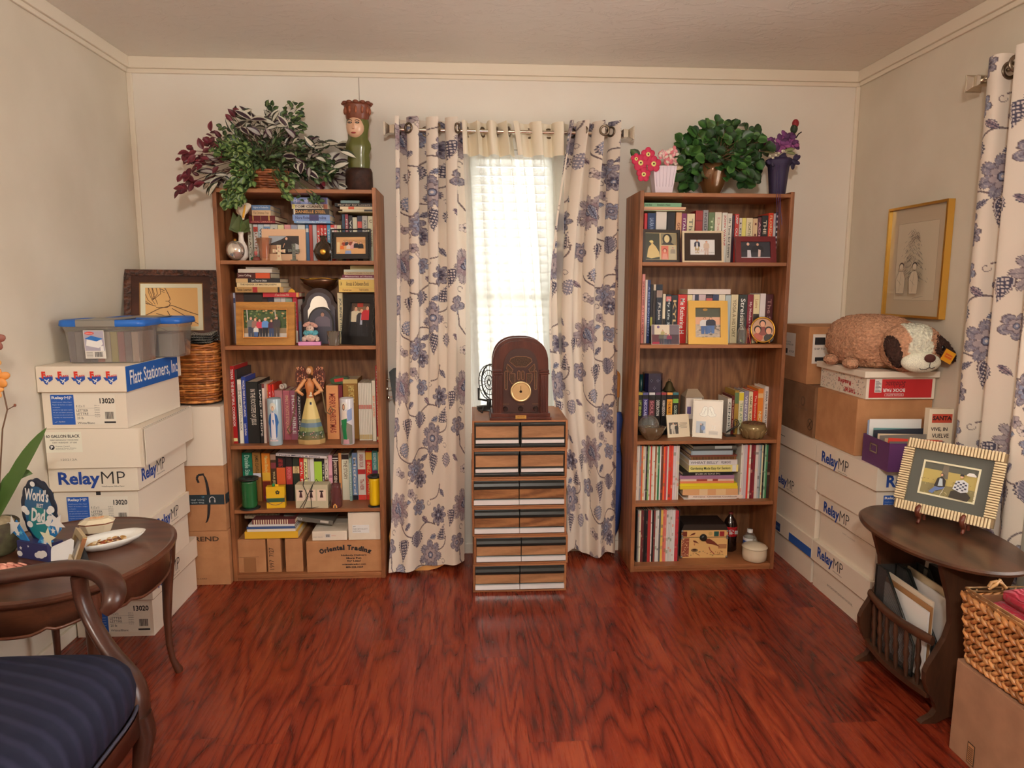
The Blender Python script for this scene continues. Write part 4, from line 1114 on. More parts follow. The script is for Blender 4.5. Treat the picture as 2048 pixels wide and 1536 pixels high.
lab2=lambda m:(m.rect(.02,.10,.15,.24,c(214,208,198)),m.rect(.03,.19,.08,.225,INK,-.0016),m.text('ONT8',.09,.195,.14,.21,INK,-.0016),m.rect(.035,.11,.09,.13,INK,-.0016),m.text('SHIP TO',.03,.165,.08,.175,INK,-.0016))
CARDD=noisy('darker_cardboard',c(128,94,66),c(114,82,56),12,.85,.1)
carton('cardboard_carton','dull brown taped carton on white boxes, behind the right bookcase',TM((1.604,3.100,.6905)),.32,.39,.243,CARDD,[('printed_marks','left',lambda m:(m.disc(.36,.06,.028,.028,KR),m.disc(.36,.06,.024,.024,c(120,88,62),-.0016),m.line([(.345,.045),(.375,.078)],.005,KR,-.002),m.line([(.345,.078),(.375,.045)],.005,KR,-.002),m.disc(.28,.16,.02,.025,c(96,70,50)),m.disc(.28,.16,.013,.018,c(124,90,64),-.0016),m.text('RECYCLABLE',.20,.12,.33,.13,c(96,70,50))))])
carton('cardboard_carton','brown carton with white shipping labels at the top of the right corner stack',TM((1.603,3.190,.9345)),.32,.30,.275,CARDB,[('shipping_label','left',lab),('shipping_label','front',lab2)])
carton('cardboard_carton','large plain brown carton under the book fair box at the right',TM((1.612,2.757,.6905)),.325,.335,.243,CARDB)
# book fair box
t=thing('book_fair_box','white box with red front lettered book fair upside down, under the plush dog','box',(1.77,2.9,.935))
T=TM((1.618,2.735,.9345),rz=math.radians(-1))
mb=MB(T);mb.box(.02,.312,.012,.40,0,.088,BXW)
mb.rect(.032,.006,.300,.084,c(176,36,40),.0115);mb.text('BOOK FAIR',.09,.030,.185,.045,WHITE,.0108,rot=180,bold=.02);mb.text('Scholastic',.10,.050,.185,.074,c(60,20,24),.0108,rot=180,shear=.3);mb.line([(.10,.013),(.18,.013),(.18,.023),(.10,.023),(.10,.013)],.001,WHITE,.0108);mb.text('SCHOLASTIC',.105,.015,.175,.021,WHITE,.0105,rot=180)
mb.rect(.055,.028,.085,.084,c(206,202,200),.0108)
for q in range(9):mb.rect(.058,.032+q*.0052,.082-(q%3)*.005,.034+q*.0052,INK,.0104)
mb.T=face(T@Matrix.Translation((.02,.012,0)),'left',.292,.388)
r2=random.Random(9)
for q in range(150):
 x,z_=r2.uniform(.01,.375),r2.uniform(.006,.082);a=r2.uniform(0,3);l=r2.uniform(.003,.008);mb.line([(x,z_),(x+l*math.cos(a),z_+l*math.sin(a)),(x+l*1.2*math.cos(a+.6),z_+l*math.sin(a+.9))],.0014,r2.choice((INK,INK,INK,c(176,50,50))))
mb.text('Reading',.16,.040,.27,.066,c(176,50,50),-.002,rot=180,bold=.02);mb.text('TAKE ME',.22,.010,.31,.03,c(176,50,50),-.002,rot=180,bold=.02)
mb.build('box_body',pb,t)
mb=MB(T);mb.box(0,.318,-.008,.41,.092,.118,BXW);mb.build('lid',pb,t,bevel=.002)
# ================================================================ left: oval side table and what stands on it
tabw=wood('cherry_table',c(92,54,37),c(48,27,20),'x',1.2,.28,2.5,.8)
tabw_z=wood('cherry_leg',c(96,54,36),c(52,29,20),'z',1.2,.32,2.0,.7)
TZ=.56
t=thing('side_table','oval cherry side table with scalloped apron and cabriole legs, far left','side table',(-1.285,2.17,0))
def oval(cx,cy,rx,ry,n=64,e=1.0,off=0.0):
 P=[]
 for i in range(n):
  a=2*math.pi*i/n;ca,sa=math.cos(a),math.sin(a)
  P.append((cx+math.copysign(abs(ca)**e,ca)*(rx+off),cy+math.copysign(abs(sa)**e,sa)*(ry+off)))
 return P
TCX,TCY,TRX,TRY=-1.285,2.17,.302,.352
mb=MB()
O=[(0,.0),(.004,.006),(.004,.014),(-.004,.020),(-.012,.0165)]
for i in range(len(O)-1):
 P0=oval(TCX,TCY,TRX,TRY,64,.92,O[i][0]);P1=oval(TCX,TCY,TRX,TRY,64,.92,O[i+1][0]);n=64
 mb.add([(x,y,TZ-.020+O[i][1])for x,y in P0]+[(x,y,TZ-.020+O[i+1][1])for x,y in P1],[(j,(j+1)%n,n+(j+1)%n,n+j)for j in range(n)],WHITE,True)
P0=oval(TCX,TCY,TRX,TRY,64,.92,-.012);mb.add([(x,y,TZ-.0035)for x,y in P0],[tuple(range(64))],WHITE,False)
P0=oval(TCX,TCY,TRX,TRY,64,.92,0);mb.add([(x,y,TZ-.020)for x,y in P0][::-1],[tuple(range(64))],WHITE,False)
mb.build('table_top',tabw,t)
mb=MB();n=96;a_=oval(TCX,TCY,TRX,TRY,n,.92,-.022);b_=oval(TCX,TCY,TRX,TRY,n,.92,-.036)
def ap(i):
 a=2*math.pi*i/n;s_=abs(math.sin(2*a));return TZ-.085-.028*abs(math.cos(2*a))**.7+.012*math.exp(-((abs(math.cos(a*2))-.72)/.08)**2)
top=TZ-.020
mb.add([(x,y,top)for x,y in a_]+[(a_[i][0],a_[i][1],ap(i))for i in range(n)]+[(b_[i][0],b_[i][1],ap(i))for i in range(n)]+[(x,y,top)for x,y in b_],
       [(k_*n+j,(k_+1)*n+j,(k_+1)*n+(j+1)%n,k_*n+(j+1)%n)for k_ in range(3)for j in range(n)],WHITE,True)
mb.build('apron',tabw,t)
mb=MB();mb.tube([(a_[i%n][0]*1.0,a_[i%n][1],ap(i%n))for i in range(n+1)],.005,WHITE,6);mb.build('apron_beading',tabw_z,t)
for sx in(-1,1):
 for sy in(-1,1):
  bx,by=TCX+sx*.200,TCY+sy*.240
  d=Vector((sx,sy*1.1,0)).normalized()
  pr=[(.535,.012,.024),(.50,.014,.024),(.44,.010,.022),(.34,.000,.018),(.22,-.008,.014),(.12,-.008,.011),(.06,.000,.010),(.03,.010,.012),(.012,.018,.015),(.001,.020,.013)]
  mb=MB();mb.tube([Vector((bx,by,0))+d*o_+Vector((0,0,z_))for z_,o_,_ in pr],[r_ for _,_,r_ in pr],WHITE,10);mb.build('leg',tabw_z,t)

# pop-up greeting card
def star(mb,cx,cz,r,col,y,a0=math.pi/2,k_=.45):
 mb.poly([(cx+(r if i%2==0 else r*k_)*math.cos(a0+i*math.pi/5),cz+(r if i%2==0 else r*k_)*math.sin(a0+i*math.pi/5))for i in range(10)],col,y)
base=Vector((-1.345,2.150,TZ-.003))
CT=TM(base,rz=math.radians(-22))@Matrix.Scale(1.17,4)
t=thing('popup_card','blue pop-up card lettered worlds best dad with stars on the oval table','greeting card',base)
DB,MBL,LB=c(20,30,52),c(36,112,172),c(92,178,220)
mb=MB(CT);mb.box(-.055,.055,-.022,.022,0,.046,c(44,46,92))
for q in((-.04,.028,.006),(-.012,.036,.004),(.02,.02,.005)):star(mb,q[0],q[1],q[2],WHITE,-.0235)
for q in((.03,.018,.014),(.042,.022,.012),(.018,.015,.010),(-.046,.012,.01)):mb.disc(q[0],q[1],q[2],q[2]*.75,WHITE,-.0232-q[0]*.002)
mb.build('card_base',paint(.5),t)
mb=MB(CT);sc=[]
for i in range(72):
 a=2*math.pi*i/72;rr_=1+.055*abs(math.sin(a*7));sc.append((.062*rr_*math.cos(a),.125+.085*rr_*math.sin(a)))
mb.prism(sc,.006,.009,DB);mb.poly([(.052*math.cos(a),.118+.074*math.sin(a))for a in[i*math.pi/18 for i in range(36)]],c(30,84,126),.0052);mb.poly([(.040*math.cos(a),.092+.046*math.sin(a))for a in[i*math.pi/18 for i in range(36)]],c(24,116,122),.0048)
mb.text("World's",-.042,.152,.042,.186,WHITE,.0042,bold=.03,shear=.3);mb.text('BEST',-.006,.134,.020,.146,WHITE,.0042,bold=.02,shear=.3);mb.text('Dad',-.030,.094,.026,.132,WHITE,.0042,bold=.04,shear=.3);mb.line([(-.012,.088),(.028,.096)],.004,WHITE,.0042)
for x,z_,r_ in((-.050,.125,.012),(-.042,.118,.010),(.048,.135,.012),(.040,.128,.010),(-.035,.085,.011),(.042,.108,.013),(-.012,.198,.009),(.032,.095,.011)):mb.disc(x,z_,r_,r_*.8,c(228,222,216),.0038-r_*.02)
mb.build('card_back',paint(.45),t)
for cx,cz,an,sg in((-.072,.082,150,1),(.078,.105,35,-1),(.050,.064,60,1)):
 mb=MB(CT);a=math.radians(an);L_=.065;tip=(cx,cz);bx,bz=cx*.35,.040
 nx,nz=-math.sin(a)*.020,math.cos(a)*.020;yy=-.006-.004*(sg+1)
 mb.prism([(bx-nx*.5,bz-nz*.3),(cx-nx,cz-nz),(cx+nx,cz+nz),(bx+nx*.5,bz+nz*.3)],yy,yy+.003,MBL)
 star(mb,cx,cz,.030,c(226,218,190)if sg>0 and an<100 else WHITE,yy-.001,math.radians(an+20));star(mb,cx*.8,cz*.78,.010,WHITE,yy-.0014);star(mb,cx*.62,cz*.82,.008,LB,yy-.0014)
 mb.build('star_ray',paint(.45),t)
mb=MB(CT@TM((.058,-.018,0),rz=math.radians(30),rx=math.radians(-12)));mb.prism([(0,.002),(.052,.004),(.055,.052),(.048,.058),(.004,.040),(0,.034)],0,.0018,c(228,222,214),DB);mb.build('message_tab',paint(.5),t)

# orchid in pot
t=thing('potted_orchid','orchid with orange flowers and strap leaves in a mossy pot, at the left edge','plant',(-1.503,2.19,TZ-.003))
ox,oy,oz=-1.503,2.19,TZ-.003
mb=MB();mb.lathe([(.045,0),(.060,.02),(.066,.10),(.062,.105),(.056,.095),(0,.092)],ox,oy,24,c(74,62,44),cz=oz,wob=lambda a:1+.02*math.sin(5*a));mb.build('pot',noisy('mossy_pot',c(84,84,58),c(58,46,36),30,.8,.4,.004),t)
mb=MB();mb.ell((ox,oy,oz+.095),(.055,.055,.022),c(150,136,110),16);mb.build('moss',paint(.9,kind='leafy'),t)
GRN=c(70,96,46)
def strap(mb,pts,w,col,up=Vector((0,0,1)),fold=.25):
 """leaf blade along a path, slightly folded at the midrib"""
 pts=[Vector(p)for p in pts];n=len(pts);P=[]
 for i,p in enumerate(pts):
  d=(pts[min(i+1,n-1)]-pts[max(i-1,0)]).normalized();s_=d.cross(up)
  if s_.length<1e-4:s_=Vector((1,0,0))
  s_.normalize();nn=s_.cross(d).normalized();f=i/(n-1);ww=w*(math.sin(math.pi*min(1,f*.92+.08))**.7)
  P+=[p-s_*ww+nn*ww*fold,p,p+s_*ww+nn*ww*fold]
 mb.add(P,[(i*3+q,i*3+q+1,i*3+q+4,i*3+q+3)for i in range(n-1)for q in(0,1)],col,True)
def arc(p,q,sag,n=9):
 p,q=Vector(p),Vector(q);return[p.lerp(q,i/n)+Vector((0,0,sag*math.sin(math.pi*i/n)))for i in range(n+1)]
for q,s_ in(((.185,.02,.30),.02),((.03,-.06,.24),.03),((-.06,.05,.20),.05),((.10,.06,.14),.06)):
 mb=MB();strap(mb,arc((ox,oy,oz+.10),(ox+q[0]*.95,oy+q[1],oz+.10+q[2]),s_),.022,GRN,Vector((0,-1,.2)));mb.build('leaf',paint(.35),t)
st=arc((ox+.01,oy,oz+.10),(ox+.055,oy,oz+.40),0);st+=[(ox+.075,oy,oz+.46),(ox+.065,oy+.005,oz+.52),(ox+.04,oy,oz+.58),(ox+.06,oy,oz+.66)]
mb=MB();mb.tube(st,.0022,c(96,70,50),6)
mb.tube([st[10],Vector(st[10])+Vector((.022,0,.012))],.0014,c(96,70,50),5);mb.ell(Vector(st[10])+Vector((.024,0,.014)),(.004,.004,.005),c(120,70,50),8)
mb.build('flower_stem',paint(.6),t)
for q,(dx,dz,col,s_)in enumerate(((.06,.675,(124,72,60),.030),(.045,.60,(200,148,78),.026),(.062,.56,(196,128,56),.030),(.05,.52,(212,150,80),.022))):
 mb=MB(TM((ox+dx,oy-.01,oz+dz),rz=.4))
 for k_ in range(5):
  a=math.pi/2+k_*2*math.pi/5;mb.ell((s_*.6*math.cos(a),-.004*(k_%2),s_*.6*math.sin(a)),(s_*.55,.004,s_*.42),c(*col),10,Matrix.Rotation(-a,4,'Y'))
 mb.ell((0,-.008,-.004),(.006,.006,.008),c(120,50,40),8);mb.build('blossom',paint(.5),t)

# shell-like flower dish at the front edge, ceramic box, oval dish with potpourri, standing frame
t=thing('flower_dish','small dish of pink carved petals at the left edge of the oval table','ornament',(-1.368,2.0,TZ-.003))
fx,fy,fz=-1.368,2.0,TZ-.003
mb=MB();mb.lathe([(.03,0),(.068,.006),(.076,.014),(.06,.012),(0,.008)],fx,fy,28,c(110,62,48),cz=fz);mb.build('saucer',paint(.4),t)
for q in range(26):
 a=q*2.4;r_=.012+.002*q;mb=MB(TM((fx+r_*math.cos(a),fy+r_*math.sin(a),fz+.030-.0006*q),rz=a)@rotm(0,math.radians(35),0));mb.ell((0,0,0),(.017,.010,.0035),c(*rnd.choice(((206,144,124),(188,120,104),(214,160,140)))),10);mb.build('petal',paint(.6),t)
t=thing('ceramic_box','small cream ceramic trinket box with a flowered lid on the oval table','trinket box',(-1.297,2.385,TZ-.003))
BT=TM((-1.290,2.375,TZ-.003),rz=math.radians(18));oc=[(.052*a,.034*b)for a,b in((-1,-.5),(-.55,-1),(.55,-1),(1,-.5),(1,.5),(.55,1),(-.55,1),(-1,.5))]
mb=MB(BT)
P0=[(x*.78,y*.78,0)for x,y in oc]+[(x,y,.030)for x,y in oc]
mb.add(P0,[tuple(range(7,-1,-1))]+[(i,(i+1)%8,8+(i+1)%8,8+i)for i in range(8)]+[tuple(range(8,16))],c(214,198,168),False);mb.build('bowl',paint(.25,coat=.5),t,bevel=.002)
mb=MB(BT);P0=[(x*1.04,y*1.04,.031)for x,y in oc]+[(x*1.04,y*1.04,.035)for x,y in oc]+[(x*.7,y*.7,.047)for x,y in oc]
mb.add(P0,[tuple(range(7,-1,-1))]+[(r_*8+i,r_*8+(i+1)%8,r_*8+8+(i+1)%8,r_*8+8+i)for r_ in(0,1)for i in range(8)]+[tuple(range(16,24))],[c(214,198,168)]+[c(120,70,50)]*8+[c(218,202,172)]*9,False)
for q in range(5):mb.ell((-.016+.008*q,.004*math.sin(q*2),.049),(.006,.006,.003),c(196,150,110),8)
mb.build('lid',paint(.25,coat=.5),t)
t=thing('oval_dish','white oval porcelain dish of potpourri on the oval side table','dish',(-1.178,2.225,TZ-.003))
OT=TM((-1.178,2.225,TZ-.0025),rz=math.radians(42))
mb=MB(OT);mb.lathe([(.055,0),(.068,.003),(.098,.018),(.112,.030),(.109,.032),(.094,.021),(.064,.007),(0,.005)],0,0,40,c(226,222,208),1.0,.55,wob=lambda a:1+.018*math.cos(10*a));mb.build('dish',paint(.18,coat=.6),t)
pc=[(190,150,100),(206,180,140),(150,70,40),(96,60,40),(214,196,160),(170,130,70)]
for q in range(34):
 a,r_=q*2.4,.058*math.sqrt(q/34);x,y=r_*math.cos(a),r_*.5*math.sin(a)
 mb=MB(OT@TM((x,y,.013+rnd.uniform(0,.006)),rz=rnd.uniform(0,3))@rotm(rnd.uniform(-.4,.4),rnd.uniform(-.4,.4),0));s_=rnd.uniform(.006,.014)
 mb.lathe([(s_,0),(s_*.9,.0015),(s_*.3,.001)],0,0,9,c(*rnd.choice(pc)),1,rnd.uniform(.5,1));mb.build('potpourri_piece',paint(.7),t)
FTm=TM((-1.262,2.135,TZ))@rotm(0,0,math.radians(-52))@rotm(math.radians(-20),0,0)
def drw_dark(mb,x0,z0,x1,z1,y):
 d=D2(mb,x0,z0,x1,z1,y);d.r(0,0,1,1,c(118,104,86));d.r(.15,.15,.85,.85,c(96,86,74))
t=picture('framed_photo','small shiny metal picture frame seen edge-on on the oval table',FTm,.115,.095,.018,simple('pale_gold_metal',c(190,170,130),.2,.9),drw_dark,.012,group=None,bev=.003,stand=True)

# ================================================================ armchair at the lower left
chw=wood('chair_walnut',c(70,40,29),c(36,20,15),'x',1.2,.3,2.0,.7)
stripe,nt,p=new_mat('navy_striped_upholstery');tc=N(nt,'ShaderNodeTexCoord');sx_=N(nt,'ShaderNodeSeparateXYZ',{0:tc.outputs['Object']})
wv=math_(nt,'SINE',math_(nt,'MULTIPLY',math_(nt,'ADD',math_(nt,'MULTIPLY',sx_.outputs[0],.35),sx_.outputs[1]),2*math.pi/.048))
fr_=N(nt,'ShaderNodeTexNoise',{'Vector':tc.outputs['Object'],'Scale':420.0,'Detail':2.0})
nt.links.new(ramp(nt,math_(nt,'ADD',math_(nt,'MULTIPLY',wv,.3),.5),[(.45,c(25,27,44)),(.8,c(34,36,56))]),p.inputs['Base Color'])
nt.links.new(math_(nt,'SUBTRACT',.85,math_(nt,'MULTIPLY',math_(nt,'MAXIMUM',wv,0.0),.30)),p.inputs['Roughness']);bump(nt,p,math_(nt,'ADD',math_(nt,'MULTIPLY',fr_.outputs[0],.25),wv),.5,.0022)
p.inputs['Specular IOR Level'].default_value=.25
t=thing('armchair','carved walnut armchair with a navy striped seat in the lower left corner','armchair',(-1.12,1.45,0))
CXC,CYC=-1.12,1.455
def chair_outline(off=0.0,front=-.842,back=-1.50,half=.318):
 P=[]
 m=48
 for i in range(m):
  a=2*math.pi*i/m;ca,sa=math.cos(a),math.sin(a);e=.42
  P.append(((front+back)/2+math.copysign(abs(ca)**e,ca)*((front-back)/2+off),CYC+math.copysign(abs(sa)**e,sa)*(half+off)*(1-.10*(1-(ca+1)/2))))
 return P
mb=MB();lv=[(-.012,.325),(.0,.345),(.004,.385),(-.004,.425),(-.022,.452),(-.060,.472),(-.14,.484),(-.24,.488)]
L=[chair_outline(o_)for o_,_ in lv];n=48
mb.add([(x,y,lv[i][1])for i,l in enumerate(L)for x,y in l],[(i*n+j,i*n+(j+1)%n,(i+1)*n+(j+1)%n,(i+1)*n+j)for i in range(len(L)-1)for j in range(n)]+[tuple(range((len(L)-1)*n,len(L)*n)),tuple(range(n-1,-1,-1))],WHITE,True)
mb.build('seat_cushion',stripe,t)
mb=MB();O1=chair_outline(.003);mb.tube([(x,y,.334)for x,y in O1+O1[:1]],.0045,c(52,52,66),6);mb.build('piping',paint(.6),t)
mb=MB();O1=chair_outline(.006);O2=chair_outline(-.02)
zz=[.262+.012*math.cos(4*2*math.pi*i/n)for i in range(n)]
mb.add([(x,y,.325)for x,y in O1]+[(O1[i][0],O1[i][1],zz[i])for i in range(n)]+[(O2[i][0],O2[i][1],zz[i])for i in range(n)]+[(x,y,.325)for x,y in O2],[(k_*n+j,(k_+1)*n+j,(k_+1)*n+(j+1)%n,k_*n+(j+1)%n)for k_ in range(3)for j in range(n)],WHITE,True)
mb.build('seat_rail',chw,t)
for sg in(1,-1):
 yy=lambda y:CYC+sg*(y-CYC)
 A=[(-1.52,1.72,.655),(-1.40,1.735,.652),(-1.28,1.755,.648),(-1.17,1.785,.653),(-1.07,1.805,.662),(-1.00,1.80,.660),(-.935,1.765,.645),(-.905,1.725,.622),(-.905,1.70,.600),(-.922,1.695,.586)]
 R_=[.020,.022,.023,.024,.026,.028,.030,.028,.022,.014]
 mb=MB();mb.tube([(x,yy(y),z_)for x,y,z_ in A],R_,WHITE,12,flat=(1.15,.8));mb.build('armrest',chw,t,subsurf=1)
 Bp=[(-1.035,1.80,.640),(-1.035,1.80,.60),(-1.025,1.795,.55),(-.99,1.780,.49),(-.94,1.755,.43),(-.885,1.735,.39),(-.860,1.715,.34),(-.862,1.705,.28)]
 mb=MB();mb.tube([(x,yy(y),z_)for x,y,z_ in Bp],[.024,.023,.022,.022,.024,.027,.030,.028],WHITE,12,flat=(1.25,.75));mb.build('arm_support',chw,t,subsurf=1)
 Lp=[(-.862,1.705,.30),(-.855,1.712,.24),(-.866,1.70,.15),(-.88,1.69,.07),(-.872,1.70,.02),(-.862,1.708,.001)]
 mb=MB();mb.tube([(x,yy(y),z_)for x,y,z_ in Lp],[.030,.028,.020,.015,.018,.020],WHITE,12);mb.build('leg',chw,t)
 mb=MB();mb.tube([(-1.48,yy(1.70),.30),(-1.485,yy(1.70),.15),(-1.50,yy(1.71),.001)],[.022,.018,.015],WHITE,10);mb.build('leg',chw,t)
mb=MB();mb.box(-1.555,-1.505,CYC-.27,CYC+.27,.46,.98,WHITE);mb.build('back_cushion',stripe,t,bevel=.02,seg=3)
mb=MB()
for sg in(-1,1):mb.tube([(-1.51,CYC+sg*.27,.30),(-1.53,CYC+sg*.29,.7),(-1.55,CYC+sg*.26,1.0)],.022,WHITE,10)
mb.tube([(-1.55,CYC-.26,1.0),(-1.56,CYC-.12,1.04),(-1.56,CYC,1.05),(-1.56,CYC+.12,1.04),(-1.55,CYC+.26,1.0)],.024,WHITE,10);mb.build('back_frame',chw,t)

# ================================================================ right: magazine side table
magw=wood('magazine_table_oak',c(80,50,33),c(40,24,16),'y',1.2,.3,2.5,.8)
magz=wood('magazine_table_panel',c(78,49,33),c(40,25,17),'z',1.2,.35,2.0,.7)
t=thing('magazine_table','oval brown side table with a spindled magazine rack below, right side','side table',(1.60,2.18,0))
QX,QY=1.592,2.180
mb=MB();O=[(-.006,0),(.006,.006),(.008,.014),(.0,.020)]
for i in range(3):
 P0=oval(QX,QY,.193,.320,64,.95,O[i][0]);P1=oval(QX,QY,.193,.320,64,.95,O[i+1][0]);n=64
 mb.add([(x,y,TZ-.020+O[i][1])for x,y in P0]+[(x,y,TZ-.020+O[i+1][1])for x,y in P1],[(j,(j+1)%n,n+(j+1)%n,n+j)for j in range(n)],WHITE,True)
mb.add([(x,y,TZ)for x,y in oval(QX,QY,.193,.320,64,.95,0)],[tuple(range(64))],WHITE,False)
mb.add([(x,y,TZ-.020)for x,y in oval(QX,QY,.193,.320,64,.95,-.006)][::-1],[tuple(range(64))],WHITE,False)
mb.build('table_top',magw,t)
prof=[(.540,-.130),(.50,-.118),(.41,-.088),(.34,-.080),(.29,-.092),(.245,-.115),(.20,-.140),(.176,-.148),(.14,-.145),(.106,-.132),(.07,-.108),(.045,-.100),(.025,-.112),(.010,-.140),(.0,-.152)]
lp=[(x,z_)for z_,x in prof];out_=lp+[(-.10,0),(-.06,.020),(.06,.020),(.10,0)]+[(-x,z_)for x,z_ in lp[::-1]]
for yp in(2.36,1.985):
 mb=MB(TM((QX,yp,0)));mb.prism(out_,-.011,.011,WHITE,smooth=False);mb.build('side_panel',magz,t,bevel=.003)
def bow(z_,b0,b1=0,n=12):return[(QX-.118-(b0+b1)*math.sin(math.pi*i/n),1.997+(2.348-1.997)*i/n,z_)for i in range(n+1)]
for sg in(-1,1):
 mb=MB();mb.tube([(QX+sg*(x-QX)*-1 if sg>0 else x,y,z_)for x,y,z_ in bow(.272,.028)],.013,WHITE,10,flat=(.8,1.3));mb.build('rack_rail',magw,t)
 mb=MB()
 for i in range(1,7):
  f=i/7;y=1.997+.351*f;x=QX+sg*(.118+.028*math.sin(math.pi*f));x2=QX+sg*(.112+.020*math.sin(math.pi*f))
  mb=MB();z0,z1=.092,.262;pts=[];rs=[]
  for k_ in range(15):
   g=k_/14;pts.append((x2+(x-x2)*g,y,z0+(z1-z0)*g));rs.append((.006,.0065,.0075,.009,.008,.006,.0085,.0105,.0085,.006,.008,.009,.0075,.0065,.006)[k_])
  mb.tube(pts,rs,WHITE,8);mb.build('spindle',magz,t)
mb=MB();Pf=[(QX-.125-.022*math.sin(math.pi*i/12),1.997+.351*i/12)for i in range(13)];Pf+=[(2*QX-x,y)for x,y in Pf[::-1]]
mb.prismz(Pf,.075,.093,WHITE);mb.build('rack_floor',magw,t,bevel=.003)
# mesh file holders and papers in the rack
meshm=bpy.data.materials.new('black_wire_mesh');meshm.use_nodes=True;nt=meshm.node_tree;p=nt.nodes['Principled BSDF'];p.inputs['Base Color'].default_value=(.06,.06,.06,1);p.inputs['Roughness'].default_value=.4
tc=N(nt,'ShaderNodeTexCoord');mp=N(nt,'ShaderNodeMapping',{'Vector':tc.outputs['Object'],'Rotation':(0,.785,0)});s3=N(nt,'ShaderNodeSeparateXYZ',{0:tc.outputs['Object']})
def wires(a):return math_(nt,'GREATER_THAN',math_(nt,'FRACT',math_(nt,'MULTIPLY',a,190.0)),.55)
dg1=math_(nt,'ADD',math_(nt,'ADD',s3.outputs[0],s3.outputs[1]),s3.outputs[2]);dg2=math_(nt,'SUBTRACT',math_(nt,'ADD',s3.outputs[0],s3.outputs[1]),s3.outputs[2])
al=math_(nt,'MAXIMUM',wires(dg1),wires(dg2));nt.links.new(al,p.inputs['Alpha'])
def mesh_holder(label,T):
 t=thing('file_holder',label,'file holder',T.translation,'black mesh file holders in the rack')
 pr=[(0,0),(.235,0),(.235,.11),(.06,.30),(0,.30)]
 mb=MB(T)
 for x0 in(0,.072):
  mb.T=T@Matrix.Translation((x0,0,0));mb.add([(0,y,z_)for y,z_ in pr],[tuple(range(5))],WHITE,False)
 mb.T=T;mb.add([(0,0,0),(.072,0,0),(.072,.235,0),(0,.235,0)],[(0,1,2,3)],WHITE,False);mb.add([(0,0,0),(.072,0,0),(.072,0,.30),(0,0,.30)],[(0,1,2,3)],WHITE,False)
 mb.build('mesh_wall',meshm,t)
 for x0 in(0,.072):
  mb=MB(T);P=[(x0,y,z_)for y,z_ in pr];mb.tube(P+P[:1],.0045,BLACK,6);mb.build('rim',blackp,t)
 return t
mesh_holder('black wire mesh file holder nearest the spindles in the magazine rack',Matrix.Translation((1.478,2.325,.095))@rotm(0,0,math.pi)@Matrix.Translation((-.072,0,0)))
mesh_holder('black wire mesh file holder at the back of the magazine rack',Matrix.Translation((1.560,2.325,.095))@rotm(0,0,math.pi)@Matrix.Translation((-.072,0,0)))
for x0,y0,y1,z0,h,col,nm,lb in((1.496,2.06,2.30,.098,.24,(216,214,210),'paper','white papers standing in the front mesh holder'),(1.506,2.06,2.31,.098,.255,(150,110,70),'magazine','brown edged magazine behind the white papers in the front mesh holder'),
 (1.516,2.07,2.315,.098,.27,(210,196,176),'magazine','cream magazine standing innermost in the front mesh holder'),(1.575,2.08,2.32,.098,.27,(214,206,200),'folder','white folder in the rear mesh holder of the magazine table'),(1.590,2.09,2.32,.098,.29,(190,170,140),'magazine','tan magazine in the rear mesh holder of the magazine table')):
 mb=MB();mb.box(x0,x0+.006,y0,y1,z0,z0+h,c(*col));mb.build(nm,paint(.5),None,lb,'papers')
mb=MB(TM((1.640,2.08,.098),rx=0)@rotm(0,math.radians(6),0));mb.box(0,.045,-.06,.24,0,.30,c(40,38,36));mb.build('binder',paint(.4),None,'dark binder standing at the back of the magazine rack','binder')

# ribbed frame on a wooden easel
def drw_couple(mb,x0,z0,x1,z1,y):
 d=D2(mb,x0,z0,x1,z1,y);d.r(0,0,1,1,c(172,156,92));d.r(0,0,1,.35,c(130,122,84));d.r(0,.78,1,1,c(84,86,78));d.p([(.36,1),(.33,.55),(.47,.55),(.45,1)],c(110,104,92))
 r2=random.Random(4)
 for q in range(60):d.e(r2.random(),r2.uniform(.02,.5),.012,.008,c(*r2.choice(((104,100,64),(160,146,96),(140,120,80),(196,186,140)))),6)
 d.p([(.80,.80),(.84,.86),(.92,.86),(.97,.80),(.97,.76),(.80,.76)],c(216,214,210))
 d.p([(.18,.08),(.30,.30),(.36,.34),(.46,.30),(.42,.22),(.30,.14),(.26,.04)],c(92,112,160));d.p([(.26,.28),(.30,.54),(.38,.60),(.46,.50),(.46,.30),(.36,.26)],c(44,42,44));d.p([(.33,.30),(.34,.54),(.39,.54),(.42,.32)],c(176,190,196));d.e(.37,.66,.028,.034,c(60,48,40));d.e(.37,.65,.022,.026,SKIN);d.l([(.46,.30),(.40,.02)],.001,WHITE)
 d.p([(.56,.02),(.58,.22),(.66,.28),(.86,.26),(.94,.14),(.90,.0)],c(52,48,44));d.p([(.60,.30),(.64,.56),(.76,.62),(.86,.54),(.88,.28),(.76,.22)],c(196,200,206))
 for i in range(5):
  for j in range(5):
   if(i+j)%2:d.r(.625+i*.045,.28+j*.055,.665+i*.045,.325+j*.055,c(60,66,84))
 d.e(.73,.70,.026,.03,SKIN);d.p([(.69,.72),(.70,.78),(.76,.78),(.77,.72)],c(50,52,56))
RT=TM((1.55,2.37,.60))@rotm(0,0,math.radians(-54.7))@rotm(math.radians(-19.1),0,0)
ivory=simple('ribbed_ivory',c(214,196,158),.35)
t=picture('framed_photo','wide ribbed ivory picture frame of a seated couple on the magazine table',RT,.313,.256,.030,simple('ribbed_ivory_dark',c(120,100,72),.5),drw_couple,.018,.040,c(84,86,80),bev=0)
for z0,z1 in((-.004,.030),(.226,.260)):
 mb=MB(RT)
 for i in range(30):x=.010+i*(.293/29);mb.box(x-.0031,x+.0031,-.007,.004,z0,z1,WHITE)
 mb.build('frame_rib',ivory,t,bevel=.001)
